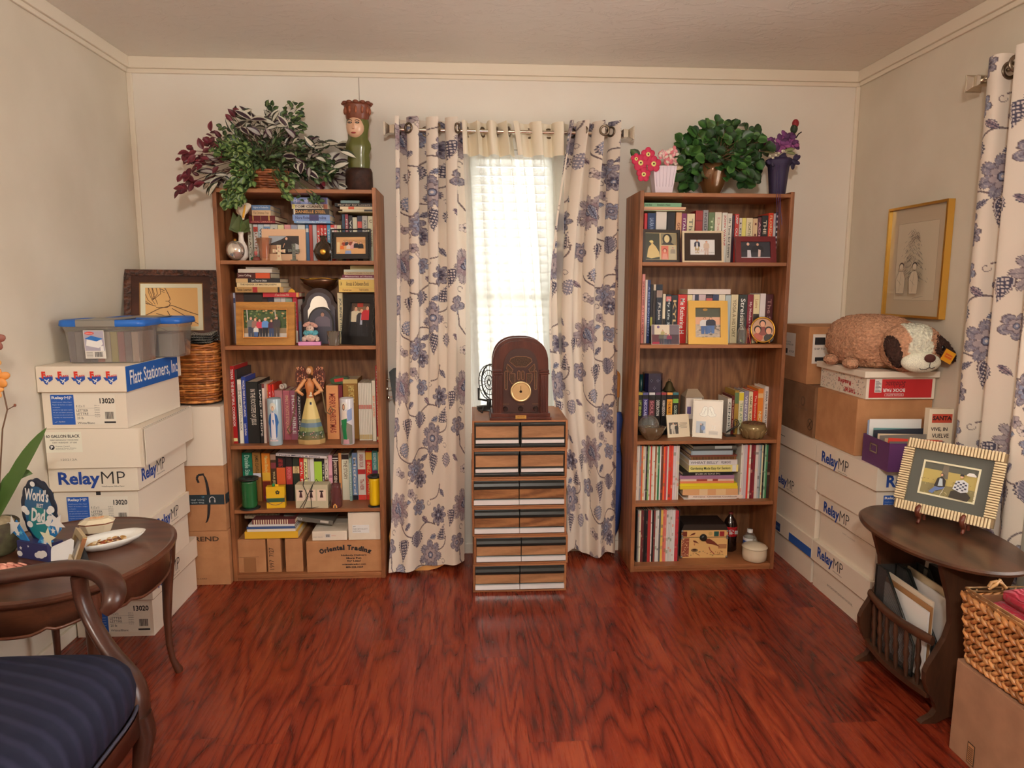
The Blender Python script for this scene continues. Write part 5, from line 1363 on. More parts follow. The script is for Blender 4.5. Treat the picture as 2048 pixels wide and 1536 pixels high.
for x0,x1 in((-.004,.030),(.283,.317)):
 mb=MB(RT)
 for i in range(22):z_=.036+i*(.184/21);mb.box(x0,x1,-.007,.004,z_-.0028,z_+.0028,WHITE)
 mb.build('frame_rib',ivory,t,bevel=.001)
mb=MB(RT);a0,a1,b0,b1=.066,.247,.066,.190
for P in(((a0,b0),(a1,b0),(a1-.006,b0+.006),(a0+.006,b0+.006)),((a1,b0),(a1,b1),(a1-.006,b1-.006),(a1-.006,b0+.006)),((a1,b1),(a0,b1),(a0+.006,b1-.006),(a1-.006,b1-.006)),((a0,b1),(a0,b0),(a0+.006,b0+.006),(a0+.006,b1-.006))):mb.prism(list(P),.005,.0075,c(222,210,180))
mb.build('inner_mat',paint(.7),t)
ez=wood('easel_wood',c(104,48,30),c(66,28,18),'z',2,.3,1,.5)
t=thing('display_easel','small wooden easel with curled feet holding the ribbed frame','easel',(1.60,2.22,TZ))
RY=TM((1.55,2.37,TZ))@rotm(0,0,math.radians(-54.7))
for x in(.095,.235):
 mb=MB(RY);mb.tube([(x,-.020,.068),(x,-.034,.060),(x,-.040,.048),(x,-.030,.036),(x,-.016,.026),(x,-.018,.012),(x,-.028,.0055)],[.006,.009,.008,.009,.008,.0065,.0052],WHITE,10)
 mb.tube([(x,-.018,.034),(x,.03,.032)],.0055,WHITE,8);mb.tube([(x,.03,.006),(x,.028,.04),(x,.115,.25)],.0055,WHITE,8);mb.build('easel_leg',ez,t)
mb=MB(RY);mb.tube([(.095,.03,.032),(.235,.03,.032)],.005,WHITE,8);mb.tube([(.165,.10,.20),(.165,.155,.006)],.0055,WHITE,8);mb.tube([(.095,.092,.19),(.235,.092,.19)],.005,WHITE,8);mb.build('cross_bar',ez,t)

# seagrass basket with red quilt on a carton
carton('cardboard_carton','tall plain brown carton on the floor at the lower right under the woven basket',TM((1.455,1.36,0)),.375,.50,.292,noisy('faded_cardboard',c(152,114,88),c(140,104,80),14,.85,.1),[('recycling_mark','left',lambda m:(m.rect(.075,.01,.105,.075,KR),m.rect(.078,.013,.102,.072,c(164,118,82),-.0016),*[m.rect(.08,.018+q*.006,.1,.0205+q*.006,KR,-.002)for q in range(8)])),])
t=thing('seagrass_basket','large open basket of braided seagrass on the carton at lower right','basket',(1.655,1.60,.293))
bx0,bx1,by0,by1=1.452,1.840,1.37,1.848
def rring(s_,f):
 e=.018*f;x0,x1,y0,y1=bx0+.016-e,bx1-.016+e,by0+.016-e,by1-.016+e
 W_,D_=x1-x0,y1-y0;L_=2*(W_+D_);q=s_*L_
 if q<W_:return(x0+q,y0),Vector((0,-1,0))
 q-=W_
 if q<D_:return(x1,y0+q),Vector((1,0,0))
 q-=D_
 if q<W_:return(x1-q,y1),Vector((0,1,0))
 q-=W_
 return(x0,y1-q),Vector((-1,0,0))
SGC=[c(176,124,76),c(160,108,62),c(190,140,90),c(144,96,56)]
mb=MB();rs=random.Random(3)
rows=11;z0,z1=.300,.505
for j in range(rows):
 f=(j+.5)/rows;z_=z0+(z1-z0)*f;m=66
 for i in range(m):
  # each braid stitch is a fat slanted lozenge
  (x,y),nrm=rring((i+.5*(j%2))/m%1.0,f);(x2,y2),_=rring((i+.9+.5*(j%2))/m%1.0,f)
  tan=Vector((x2-x,y2-y,0));
  if tan.length<.001 or tan.length>.03:continue
  tan.normalize();ce=Vector((x,y,z_))+nrm*.002;sl=.0105*(1 if j%2 else-1)
  L_=.0165;mb.tube([ce-tan*L_-Vector((0,0,sl)),ce-tan*L_*.4+nrm*.004-Vector((0,0,sl*.5)),ce+tan*L_*.4+nrm*.004+Vector((0,0,sl*.5)),ce+tan*L_+Vector((0,0,sl))],[.002,.0082,.0082,.002],rs.choice(SGC),6,flat=(1,.8))
mb.build('braid_weave',wick,t)
mb=MB();mb.box(bx0+.02,bx1-.02,by0+.02,by1-.02,.2935,.300,SGC[3])
for(a,b,cc_,d_)in((bx0+.016,bx0+.019,by0+.016,by1-.016),(bx1-.019,bx1-.016,by0+.016,by1-.016),(bx0+.019,bx1-.019,by0+.016,by0+.019),(bx0+.019,bx1-.019,by1-.019,by1-.016)):mb.box(a,b,cc_,d_,.2935,.505,c(112,74,44))
mb.build('lining',paint(.9),t)
mb=MB();R4=[(bx0,by0),(bx1,by0),(bx1,by1),(bx0,by1),(bx0,by0)]
mb.tube([(x,y,.520)for x,y in R4],.0042,c(190,150,104),6);mb.tube([(x,y,.508)for x,y in R4],.0052,c(176,130,84),6)
for i in range(44):
 (x,y),nrm=rring(i/44,1.0);mb.tube([(x,y,.504),(x+.004,y,.522)],.0022,c(190,150,104),5)
mb.build('wire_rim',wick,t)
for x in(1.52,1.74):
 mb=MB();mb.tube([(x,by1,.52),(x+.012,by1+.006,.532),(x+.028,by1+.004,.536),(x+.042,by1,.53),(x+.052,by1-.004,.518)],.0055,c(150,112,70),6);mb.tube([(x,by1,.515),(x+.02,by1-.004,.530),(x+.036,by1+.004,.540),(x+.05,by1,.520)],.005,c(170,130,84),6)
 mb.build('rope_handle',wick,t)
qm,nt,p=new_mat('crimson_quilt');tc=N(nt,'ShaderNodeTexCoord')
wvn=N(nt,'ShaderNodeTexWave',{'Vector':tc.outputs['Object'],'Scale':22.0,'Distortion':7.0,'Detail':1.0,'Detail Scale':1.5});p.inputs['Base Color'].default_value=(*c(150,22,46),1);p.inputs['Roughness'].default_value=.7;p.inputs['Sheen Weight'].default_value=.1;bump(nt,p,wvn.outputs[0],.7,.006)
t=thing('quilt','folded crimson stitched quilt filling the seagrass basket','quilt',(1.66,1.58,.3))
for q,(zb,zt,ins)in enumerate(((.301,.44,.022),(.441,.50,.026),(.501,.545,.034))):
 mb=MB();O_=[(ins,0),(ins-.010,.3),(ins-.010,.7),(ins+.012,1.0)]
 def lp_(i_,zz_):
  P=[];x0,x1,y0,y1=bx0+i_+(.03 if q==2 else 0),bx1-i_,by0+i_,by1-i_-(.012 if q==2 else 0);r_=.03
  for(cx,cy,t0)in((x1-r_,y1-r_,0),(x0+r_,y1-r_,90),(x0+r_,y0+r_,180),(x1-r_,y0+r_,270)):
   for th in(0,30,60,90):a=math.radians(t0+th);P.append((cx+r_*math.cos(a),cy+r_*math.sin(a),zz_))
  return P
 Ls_=[lp_(i_+.008,zb+(zt-zb)*f)for i_,f in O_];n=16
 mb.add([v for l in Ls_ for v in l],[(i*n+j,i*n+(j+1)%n,(i+1)*n+(j+1)%n,(i+1)*n+j)for i in range(3)for j in range(n)]+[tuple(range(3*n,4*n)),tuple(range(n-1,-1,-1))],WHITE,True)
 mb.build('quilt_fold',qm,t)

# purple file box with papers
PX=TM((1.600,2.500,.6905),rz=math.radians(-3))
t=thing('file_box','open purple file box with metal label holder on the near white box stack','file box',PX.translation)
PU=c(84,44,92);mb=MB(PX);w,d,h=.225,.195,.112;e=.003
mb.box(0,w,0,e,0,h,PU);mb.box(0,w,d-e,d,0,h,PU);mb.box(0,e,e,d-e,0,h,PU);mb.box(w-e,w,e,d-e,0,h,PU);mb.box(e,w-e,e,d-e,0,e,PU);mb.build('box_body',paint(.5),t)
mb=MB(face(PX,'left',w,d));
for P in(((.06,.052,.115,.058)),((.06,.082,.115,.088)),((.06,.052,.067,.088)),((.108,.052,.115,.088))):mb.box(P[0],P[2],-.003,0,P[1],P[3],WHITE)
mb.build('label_holder',CHROME,t)
for i,(y0,col,h2,ang,nm,lb)in enumerate(((.010,(96,92,88),.118,0,'folder','grey folder at the front of the purple file box'),(.030,(196,60,44),.128,6,'folder','red folder in the purple file box'),(.050,(176,150,120),.122,3,'folder','tan folder in the purple file box'),(.075,(110,104,98),.128,-3,'folder','dark grey folder in the purple file box'),(.10,(206,186,156),.130,2,'envelope','cream envelope in the purple file box'),
 (.120,(40,44,56),.140,-4,'folder','black folder in the purple file box'),(.135,(96,140,140),.146,2,'folder','teal folder in the purple file box'),(.165,(222,220,214),.176,0,'envelope','large white envelope at the back of the purple file box'),(.178,(150,170,200),.17,0,'folder','pale blue folder behind the white envelope in the purple box'))):
 mb=MB(PX@TM((.006,y0,.004),ry=math.radians(ang*.5)));mb.box(0,w-.014,0,.003,0,h2-.004,c(*col));mb.build(nm,paint(.5),None,lb,'folder')
# bag with printed panel behind, by the curtain
mb=MB(TM((1.790,2.560,.6905),rz=math.radians(-4)));mb.box(0,.095,0,.03,0,.235,c(214,200,176));mb.rect(.012,.18,.09,.215,c(180,70,50),-.001);mb.text('SANTA',.014,.19,.088,.208,c(60,30,30),-.0016,bold=.04);mb.text('VIVE, IN',.010,.145,.075,.162,c(60,50,46),-.0016,bold=.02);mb.text('VUELVE',.016,.120,.082,.137,c(60,50,46),-.0016,bold=.02)
mb.build('printed_box',paint(.5),None,'cream box printed in Spanish between the purple file box and the curtain','box')

# ---------------------------------------------------------------- picture on the right wall
def drw_tree(mb,x0,z0,x1,z1,y):
 d=D2(mb,x0,z0,x1,z1,y);d.r(0,0,1,1,c(176,160,136));d.r(.14,.14,.86,.86,c(186,174,152));K=c(86,80,74)
 for a,b in(((.14,.14),(.86,.14)),((.86,.14),(.86,.86)),((.86,.86),(.14,.86)),((.14,.86),(.14,.14))):d.l([a,b],.0012,c(130,116,96))
 r2=random.Random(8)
 for q in range(260):
  f=r2.random()**.8;z_=.80-f*.48;x=.5+r2.uniform(-1,1)*.26*f;s_=math.copysign(.03,x-.5);d.l([(x,z_),(x+s_*r2.uniform(.6,1.3),z_-.018)],.0014,c(*r2.choice(((96,90,84),(120,112,104),(76,72,70)))))
 for cx in(.38,.62):
  d.e(cx,.46,.045,.04,c(70,64,60));d.e(cx,.45,.035,.034,c(196,184,164));P=[(cx-.07,.20),(cx-.09,.34),(cx-.04,.41),(cx+.04,.41),(cx+.08,.34),(cx+.07,.20)]
  d.p(P,c(190,178,156));d.l(P+P[:1],.0014,K);d.l([(cx,.40),(cx-.02,.22)],.001,K);d.l([(cx-.06,.33),(cx+.02,.28)],.001,K)
 d.l([(.62,.16),(.80,.18)],.001,K)
PT=Matrix.Translation((XR-.030,3.134,1.265))@rotm(0,0,-math.pi/2)
picture('wall_picture','gold-framed pencil sketch of children by a Christmas tree on the right wall',PT,.402,.484,.010,simple('polished_gold_frame',c(206,160,74),.25,.85),drw_tree,.029,cat='picture',bev=.001)

# ---------------------------------------------------------------- plush dog
fur=paint(.95,kind='fur')
t=thing('plush_dog','tan and white plush dog pillow with dark ears lying on the book fair box','plush toy',(1.76,2.9,1.053))
TAN,DKB,OFFW=c(188,142,112),c(60,36,28),c(226,216,196)
def blob(name,ce,R,colf,Tm=Matrix(),nu=90,nv=60,amp=.004,floor=None,seed=0,power=2.0):
 rs_=np.random.RandomState(seed);a,b=np.meshgrid(np.linspace(0,2*np.pi,nu),np.linspace(.001,np.pi-.001,nv),indexing='ij')
 dx,dy,dz=np.sin(b)*np.cos(a),np.sin(b)*np.sin(a),np.cos(b)
 pw=lambda q:np.sign(q)*np.abs(q)**(2/power)
 nzv=rs_.uniform(-1,1,a.shape);nzv[-1]=nzv[0]
 k_=1+amp/min(R)*nzv
 L_=np.stack([pw(dx)*R[0]*k_,pw(dy)*R[1]*k_,pw(dz)*R[2]*k_],-1)
 M=np.array(Tm.to_3x3());P=L_@M.T+np.array(ce)
 if floor is not None:P[...,2]=np.maximum(P[...,2],floor)
 C_=np.array([[colf(*q)for q in r_]for r_ in np.stack([dx,dy,dz],-1)])
 return grid_mesh(name,P[::-1],C_[::-1],fur,parent=t)
BZ=1.054
blob('body',(1.765,2.945,BZ+.105),(.155,.195,.118),lambda x,y,z_:TAN,rotm(0,0,.08),power=2.6,floor=BZ,amp=.0045)
HD=Vector((1.795,2.715,BZ+.098));HR=rotm(math.radians(10),0,math.radians(-8))
def headcol(x,y,z_):
 if y<.25 and abs(x-.02)<.34+.05*math.sin(z_*9)and z_>-.25:return OFFW
 return TAN
blob('head',HD,(.112,.085,.098),headcol,HR,power=2.3,seed=2,amp=.0035,floor=BZ-.02)
mb=MB(TM(HD,rz=math.radians(-8)));mb.ell((.008,-.072,-.052),(.076,.040,.042),OFFW,22);mb.build('muzzle',paint(.9,kind='cloth'),t)
mb=MB(TM(HD,rz=math.radians(-8)));mb.ell((.022,-.113,-.032),(.022,.008,.017),c(74,36,30),16);mb.build('nose',paint(.8),t)
mb=MB(TM(HD,rz=math.radians(-8)));mb.tube([(.022,-.117,-.048),(.022,-.114,-.068),(.012,-.110,-.076),(-.004,-.106,-.078),(-.014,-.102,-.070)],.0014,BLACK,5);mb.tube([(.022,-.114,-.068),(.034,-.110,-.074),(.046,-.104,-.068)],.0014,BLACK,5);mb.build('mouth_stitch',paint(.7),t)
for x in(-.042,.088):
 mb=MB(TM(HD,rz=math.radians(-8)));mb.ell((x,-.074,.006),(.009,.006,.011),c(14,12,12),14);mb.build('eye',paint(.08),t)
blob('ear',HD+Vector((-.098,-.046,-.012)),(.030,.014,.062),lambda*q:DKB,rotm(0,math.radians(-26),0)@rotm(0,0,-.3),nu=40,nv=30,seed=3,amp=.003)
blob('ear',HD+Vector((.088,-.070,.004)),(.034,.013,.066),lambda*q:DKB,rotm(0,math.radians(-48),0)@rotm(0,0,.4),nu=40,nv=30,seed=4,amp=.003)
for y in(2.99,2.83):blob('paw',(1.612,y,BZ+.022),(.030,.036,.024),lambda*q:TAN,nu=36,nv=24,seed=5,amp=.003,floor=BZ)
mb=MB(TM(HD+Vector((.098,-.090,-.028)))@rotm(0,math.radians(28),0));mb.box(-.024,.024,0,.001,-.024,.024,c(224,150,36));mb.rect(-.016,-.008,.016,.009,c(206,96,40),-.0006);mb.line([(-.014,0),(.014,.002)],.002,c(240,180,80),-.001);mb.build('hang_tag',paint(.4),t)
# ================================================================ books and ornaments on the shelves
ORD=['first','second','third','fourth','fifth','sixth','seventh','eighth','ninth','tenth','eleventh','twelfth','thirteenth','fourteenth','fifteenth','sixteenth','seventeenth','eighteenth','nineteenth','twentieth','twenty-first','twenty-second','twenty-third','twenty-fourth','twenty-fifth','twenty-sixth','twenty-seventh','twenty-eighth','twenty-ninth','thirtieth']
bkm=paint(.42);pgm=paint(.85)
PAGE=c(206,190,160)
WH,BK,GD=(226,220,210),(26,24,26),(196,160,90)
def book(T,w,h,d,col,txt=None,tc=WH,label='',group=None,bands=(),lying=False,name='book',tb=.015,span=(.12,.9)):
 """spine faces the viewer (local -y); w along x, h up, d away"""
 C_=c(*col);e=min(.0022,w*.12)
 mb=MB(T);mb.box(0,w,0,e,0,h,C_);mb.box(0,e,e,d,0,h,C_);mb.box(w-e,w,e,d,0,h,C_)
 for b0,b1,bc in bands:mb.rect(.0004,h*b0,w-.0004,h*b1,c(*bc),-.0004)
 if txt:
  parts_=txt if isinstance(txt,list)else[(txt,span[0],span[1])]
  for s_,a,b in parts_:
   mb.text(s_,w*.24,h*a,w*.76,h*b,c(*tc),-.0009,rot=-90,bold=tb)
 o=mb.build(name,bkm,None,label,'book',group,loc=T@Vector((w/2,d/2,0))if not lying else None)
 mb=MB(T);q=.0025;mb.box(e,w-e,e,d-q,q if not lying else q,h-q,PAGE);mb.build('page_block',pgm,o)
 return o
def standing(Z,Yp,zb,rows,where,group,d=.135,rnd_d=.01):
 zx,zy,k_=Z;px=lambda x:zx+x/k_;py=lambda y:zy+y/k_
 prev=-99;o=[]
 for i,r_ in enumerate(rows):
  xa,xb,yt,col,txt,tc,desc=r_[:7];op=r_[7]if len(r_)>7 else{}
  Y=op.get('Y',Yp);A=UN(px(xa),py(yt),y=Y);B=UN(px(xb),py(yt),y=Y)
  x0=max(A.x,prev+.0006);x1=max(B.x,x0+.004);prev=x1
  dd=min(op.get('d',d+rnd.uniform(-rnd_d,rnd_d)),3.488-Y)
  lab=desc+', '+(ORD[i]if i<len(rows)-1 else 'last')+' from the left '+where
  book(TM((x0,Y,zb+.0005)),x1-x0,A.z-zb,dd,col,txt,tc,lab,group,op.get('b',()),name=op.get('n','book'),span=op.get('s',(.12,.9)))
def stack(Z,Yp,rows,where,group,d=.15,base=None):
 """lying books, listed from the top down"""
 zx,zy,k_=Z;px=lambda x:zx+x/k_;py=lambda y:zy+y/k_
 lo=base;n=len(rows)
 for i,r_ in list(enumerate(rows))[::-1]:
  xa,xb,yt,yb,col,txt,tc,desc=r_[:8];op=r_[8]if len(r_)>8 else{}
  Y=op.get('Y',Yp);A=UN(px(xa),py(yt),y=Y);B=UN(px(xb),py(yb),y=Y)
  z0=B.z if lo is None else lo;z1=max(A.z,z0+.0035);lo=z1+.0004
  w=B.x-A.x;dd=min(op.get('d',d),3.487-Y)
  T=Matrix.Translation((A.x+w/2,Y+dd/2,z0))@rotm(0,0,op.get('r',rnd.uniform(-.03,.03)))@Matrix.Translation((-w/2,-dd/2,0))
  C_=c(*col);h=z1-z0;e=min(.002,h*.15)
  mb=MB(T);mb.box(0,w,0,e,0,h,C_);mb.box(0,w,e,dd,0,e,C_);mb.box(0,w,e,dd,h-e,h,C_)
  for b0,b1,bc in op.get('b',()):mb.rect(w*b0,.0003,w*b1,h-.0003,c(*bc),-.0004)
  if txt:
   for s_,a,b in(txt if isinstance(txt,list)else[(txt,.08,.9)]):mb.text(s_,w*a,h*.25,w*b,h*.75,c(*tc),-.0009,rot=op.get('rot',0),bold=.015)
  pos='topmost' if i==0 else 'lowest' if i==n-1 else ORD[i]+' from the top'
  o=mb.build(op.get('n','book'),bkm,None,desc+', '+pos+' '+where,'book',group)
  mb=MB(T);mb.box(.002,w-.002,e,dd-.003,e,h-e,PAGE);mb.build('page_block',pgm,o)
Z1=(420,360,5.689);Z2=(420,520,5.689);Z3=(440,690,6.0235);Z4=(440,880,6.0235);Z5=(440,1010,6.0235)
V1=(1250,380,5.689);V2=(1250,530,5.689);V3=(1250,700,6.4);V4=(1240,870,6.206);V5=(1240,1000,6.206)
# ---------------------------------------------------------------- left bookcase, top shelf
S=SH[1]
standing(Z1,3.335,S,[
 (425,472,500,(222,214,196),'LEGACY',(120,100,80),'cream paperback'),(490,540,505,(226,222,212),'AUTUMN',(150,80,60),'white paperback with a red mark',{'b':[(.80,.93,(196,70,60))]}),(545,606,505,(186,204,214),'WINTER',(90,90,100),'pale blue paperback'),(611,680,505,(226,220,212),'SUMMER',(140,70,60),'white paperback with red lettering',{'b':[(.82,.94,(110,150,190))]}),
 (684,765,505,(196,198,188),'GARDEN',(80,90,100),'wide pale grey paperback'),(770,838,510,(236,208,160),None,WH,'cream and orange book'),(845,915,510,(214,150,150),None,WH,'dusty pink book'),(920,990,510,(160,162,180),None,WH,'grey-blue book'),(995,1078,510,(218,214,204),None,WH,'wide white book'),
 (1085,1120,510,(90,130,170),None,WH,'slim mid-blue book',{'b':[(.8,.9,WH)]}),(1125,1160,510,(186,80,70),None,WH,'slim brick red book'),(1165,1210,510,(186,190,196),None,WH,'slim silver book'),(1213,1248,510,(198,60,52),'TIARA',WH,'slim red book'),(1252,1286,510,(206,52,44),'PASSION',WH,'bright red book with white lettering'),
 (1290,1326,510,(190,50,48),'HOUSE',WH,'crimson book'),(1330,1366,510,(80,150,190),'THE LAKE',WH,'sky blue book'),(1370,1410,510,(200,60,50),'CROSS',WH,'scarlet book',{'b':[(.80,.92,WH)]}),(1413,1440,512,(214,170,170),None,WH,'slim pink book'),(1445,1490,515,(206,200,170),'MAINE',(60,70,60),'pale yellow book'),
 (1500,1530,392,(44,70,96),None,WH,'tall slate blue book'),(1535,1570,392,(150,60,80),'PIONEERS',WH,'tall maroon-pink book'),(1575,1618,405,(34,34,40),'VOYAGE',WH,'black book with white lettering'),(1622,1670,425,(222,212,190),None,WH,'cream book'),(1675,1726,410,(40,44,70),[('LADY',.2,.6)],WH,'navy book with a red dot',{'b':[(.74,.88,(206,80,70))]}),
 (1730,1788,410,(190,186,180),'PATRICK LOGAN',(70,70,76),'grey-white book'),(1795,1856,412,(226,212,180),[('U',.86,.92),('NOVEL',.3,.7)],(120,90,60),'wide cream book')],'on the left top shelf','books standing on the left bookcase top shelf')
z_top=UN(420+600/5.689,360+500/5.689,y=3.335).z
stack(Z1,3.30,[(475,692,285,332,(96,130,172),'Nights in Rodanthe',(200,210,220),'blue paperback'),(480,697,343,402,(206,178,140),'The Christmas Train',(150,120,90),'tan hardback'),(455,765,405,458,(96,32,38),None,WH,'maroon leather book',{'b':[(.14,.18,GD),(.45,.46,GD),(.75,.8,GD)],'r':-.1}),(450,755,463,497,(128,30,44),'LEGAL LIBRARY',(206,150,130),'crimson book',{'r':-.05})],'of the calla lily stack','books lying in stacks on the left bookcase',base=z_top+.0015,d=.16)
stack(Z1,3.29,[(918,1337,197,268,(122,142,190),'Heartbreaker',(190,190,215),'grey-blue paperback',{'b':[(.7,.98,(80,70,110))]}),(930,1347,273,322,(200,192,176),'TOM CLANCY',(80,76,70),'pale grey paperback',{'b':[(.02,.09,(226,210,120)),(.88,.99,(150,90,70))]}),(935,1354,328,388,(38,34,32),'DANIELLE STEEL',(206,156,90),'black gold-lettered paperback',{'b':[(.03,.07,(230,220,200))]}),(940,1370,393,458,(120,146,196),'Nora Roberts  Carolina',(60,66,110),'light blue paperback',{'b':[(.45,.70,(70,64,110))]}),(955,1372,463,505,(112,158,202),'Rosamunde Pilcher',WH,'sky blue paperback')],'of the left top shelf centre stack','books lying in stacks on the left bookcase',base=z_top+.0015,d=.11)
zt2=UN(420+1600/5.689,360+390/5.689,y=3.335).z+.001
stack(Z1,3.29,[(1485,1700,232,262,(110,140,140),None,WH,'slim teal booklet',{'r':0}),(1420,1868,262,300,(28,26,28),'Murder for Lovers',(170,160,140),'slim black book'),(1480,1866,302,332,(218,200,166),None,WH,'cream red-banded book',{'b':[(.25,.42,(196,90,60))]}),(1505,1868,334,363,(206,198,170),None,WH,'ivory dark-ended book',{'b':[(.68,1,(40,38,36))]}),(1455,1868,366,392,(196,184,140),'Guideposts',(110,100,60),'yellow-green book')],'of the left top shelf right stack','books lying in stacks on the left bookcase',base=zt2+.004,d=.14)
# ---------------------------------------------------------------- left bookcase, second shelf
S=SH[2]
standing(Z2,3.36,S,[(245,282,375,(170,176,196),None,WH,'pale blue-white book',{'b':[(.8,.9,(60,70,110))]}),(286,378,372,(90,56,44),None,WH,'wide brown book'),(382,592,372,(36,32,32),None,WH,'very wide black book',{'b':[(.84,.96,(46,42,42))]}),(596,650,424,(60,40,40),'SHADOW',WH,'dark brown book'),(655,724,424,(40,44,70),'NIGHT',WH,'dark navy book'),(728,800,424,(196,196,196),None,WH,'light grey book'),(804,858,426,(214,214,210),None,WH,'white book'),(862,932,426,(170,190,170),None,WH,'pale green book'),(938,985,424,(168,30,50),'FINE KENTUCKY WEDDINGS',WH,'tall crimson book',{'Y':3.34,'b':[(.02,.28,(214,206,190))]}),
 (988,1052,448,(120,116,110),[('90',.68,.78)],(60,56,50),'grey book numbered 90',{'b':[(.02,.5,(90,120,150))]}),(1448,1506,376,(206,196,160),'JOURNEY HOME',(70,80,80),'tall cream book',{'Y':3.34}),(1512,1560,366,(110,80,50),None,WH,'brown book'),(1565,1700,366,(96,70,46),None,WH,'wide tan book behind the black frame'),(1705,1880,366,(88,62,44),None,WH,'wide brown book behind the black frame')],'on the left second shelf','books standing on the left bookcase second shelf',d=.12)
za=UN(420+400/5.689,520+370/5.689,y=3.36).z
stack(Z2,3.30,[(395,690,80,100,(180,176,166),None,WH,'slim grey booklet',{'r':.08}),(315,700,102,140,(214,206,192),None,WH,'white paperback'),(310,696,145,208,(70,26,24),[('Jesus Calling',.04,.42)],(206,190,180),'dark red orange-ended book',{'b':[(.55,.98,(206,86,44))]}),(295,800,210,262,(34,34,38),[('Last Train to Union',.35,.7)],WH,'black and cream book',{'b':[(0,.27,(206,176,126))]}),(305,812,258,306,(216,196,150),'THE READER OF MASTER JOSEPH',(90,76,60),'cream hardback'),(285,838,307,365,(176,140,84),[('Texas Lawmen',.03,.34)],(60,46,30),'mottled gold book with a red oval',{'b':[(.36,.46,(160,40,40)),(.88,.92,(50,40,30))]})],'of the left second shelf stack','books lying in stacks on the left bookcase',base=za+.001,d=.15)
zc=UN(420+800/5.689,520+424/5.689,y=3.36).z
stack(Z2,3.325,[(600,1015,370,420,(186,44,56),[('A Texas Christmas Wish',.33,.72)],(220,180,160),'red paperback lying alone over the gold frame',{'b':[(.92,.98,(206,160,80))],'r':0})],'in the second shelf','books lying in stacks on the left bookcase',base=zc+.001,d=.12)
zb_=UN(420+1600/5.689,520+366/5.689,y=3.36).z
stack(Z2,3.30,[(1590,1884,65,100,(176,180,130),None,WH,'slim pale green book'),(1525,1884,108,132,(196,206,190),None,WH,'slim white-green book'),(1520,1884,135,165,(190,170,130),'CHRISTOPHER DOLLEY',(110,90,70),'tan paperback'),(1505,1884,168,203,(110,36,60),'Memories of Home',(206,180,190),'maroon book'),(1490,1884,205,219,(214,206,190),None,WH,'very slim white book'),(1465,1888,222,313,(224,186,100),[('14',.04,.09),('Annals & Delaware Book',.2,.82)],(110,80,40),'thick yellow hardback'),(1467,1888,318,362,(220,180,96),[('Charmed Lives',.1,.34),('THE FOURTH',.55,.8)],(130,96,50),'yellow hardback')],'of the second shelf right stack','books lying in stacks on the left bookcase',base=zb_+.001,d=.15)
# ---------------------------------------------------------------- left bookcase, third shelf
S=SH[3]
standing(Z3,3.262,S,[(108,166,255,(160,26,30),'TEXAS  THE BEAUTIFUL COOKBOOK',WH,'tall red cookbook with white lettering',{'b':[(.03,.07,(226,210,150))],'s':(.22,.96),'d':.2}),(170,200,300,(52,50,52),None,WH,'tall charcoal picture book',{'d':.215,'Y':3.268}),(204,250,420,(226,216,200),[('THE COMPLETE DOG BOOK',.2,.85)],(90,88,90),'white book with black lettering',{'b':[(.82,.93,(200,190,180))]}),(253,302,385,(28,56,140),[('WORLD WAR II in the ATLANTIC',.4,.95),('Lothar Buchheim',.12,.3)],WH,'bright blue book with white lettering'),(306,450,445,(26,28,28),[('IN THE FOOTSTEPS OF JESUS',.3,.88)],(196,190,180),'thick black book with tall white lettering',{'d':.20,'s':(.3,.9)}),
 (458,498,470,(24,24,28),'LAND OF HOPE',WH,'slim black book with white squares'),(500,530,470,(206,190,180),None,WH,'slim white and maroon book',{'b':[(.93,1,(110,50,50))]}),(533,572,475,(224,130,80),'GALLIPOLI',(60,40,40),'orange paperback',{'Y':3.30}),(578,608,480,(190,30,36),'THE QUEEN',WH,'slim red book',{'Y':3.30}),(612,642,478,(206,56,36),'AMERICA',WH,'slim red-orange book',{'Y':3.32}),(652,748,548,(176,120,126),None,WH,'pink floral book',{'Y':3.33}),(755,836,550,(170,96,110),'EMILY POSTS ETIQUETTE',(220,180,150),'rose floral book',{'Y':3.33}),(840,916,548,(150,90,110),'HOLY BIBLE',(226,216,214),'mauve floral book',{'Y':3.33}),(922,968,555,(60,56,56),'ANTHOLOGY',WH,'dark grey book',{'Y':3.34})],'on the left third shelf','books standing on the left bookcase third shelf',d=.15)
standing(Z3,3.335,S,[(1275,1420,490,(214,150,98),[('MERRY CHRISTMAS',.12,.85)],(150,60,50),'thick orange-tan book behind the angel',{'s':(.1,.9)}),(1424,1472,488,(110,30,44),None,WH,'burgundy book with gold edge',{'b':[(.6,.75,(150,60,50))]}),(1478,1655,415,(142,104,44),[('JAMES MICHENER',.6,.9)],(220,196,120),'thick old-gold book',{'b':[(.93,1,(190,170,110))]})]+[(1662+20*i,1680+20*i,458,(222,214,204),None,WH,'slim white magazine',{'n':'magazine','Y':3.30,'b':[(.55,.62,(190,120,110)),(.02,.10,(190,170,120))]})for i in range(8)]+[(1825,1866,430,(226,214,196),'BEST OF BRITISH',(214,110,60),'white book with orange lettering',{'Y':3.28,'s':(.4,.75)}),(1870,1912,250,(158,26,30),'TEXAS  THE BEAUTIFUL COOKBOOK',WH,'tall red cookbook',{'b':[(.03,.07,(226,210,150))],'Y':3.262,'s':(.22,.96),'d':.2})],'right of the angel','books right of the angel figure',d=.14)
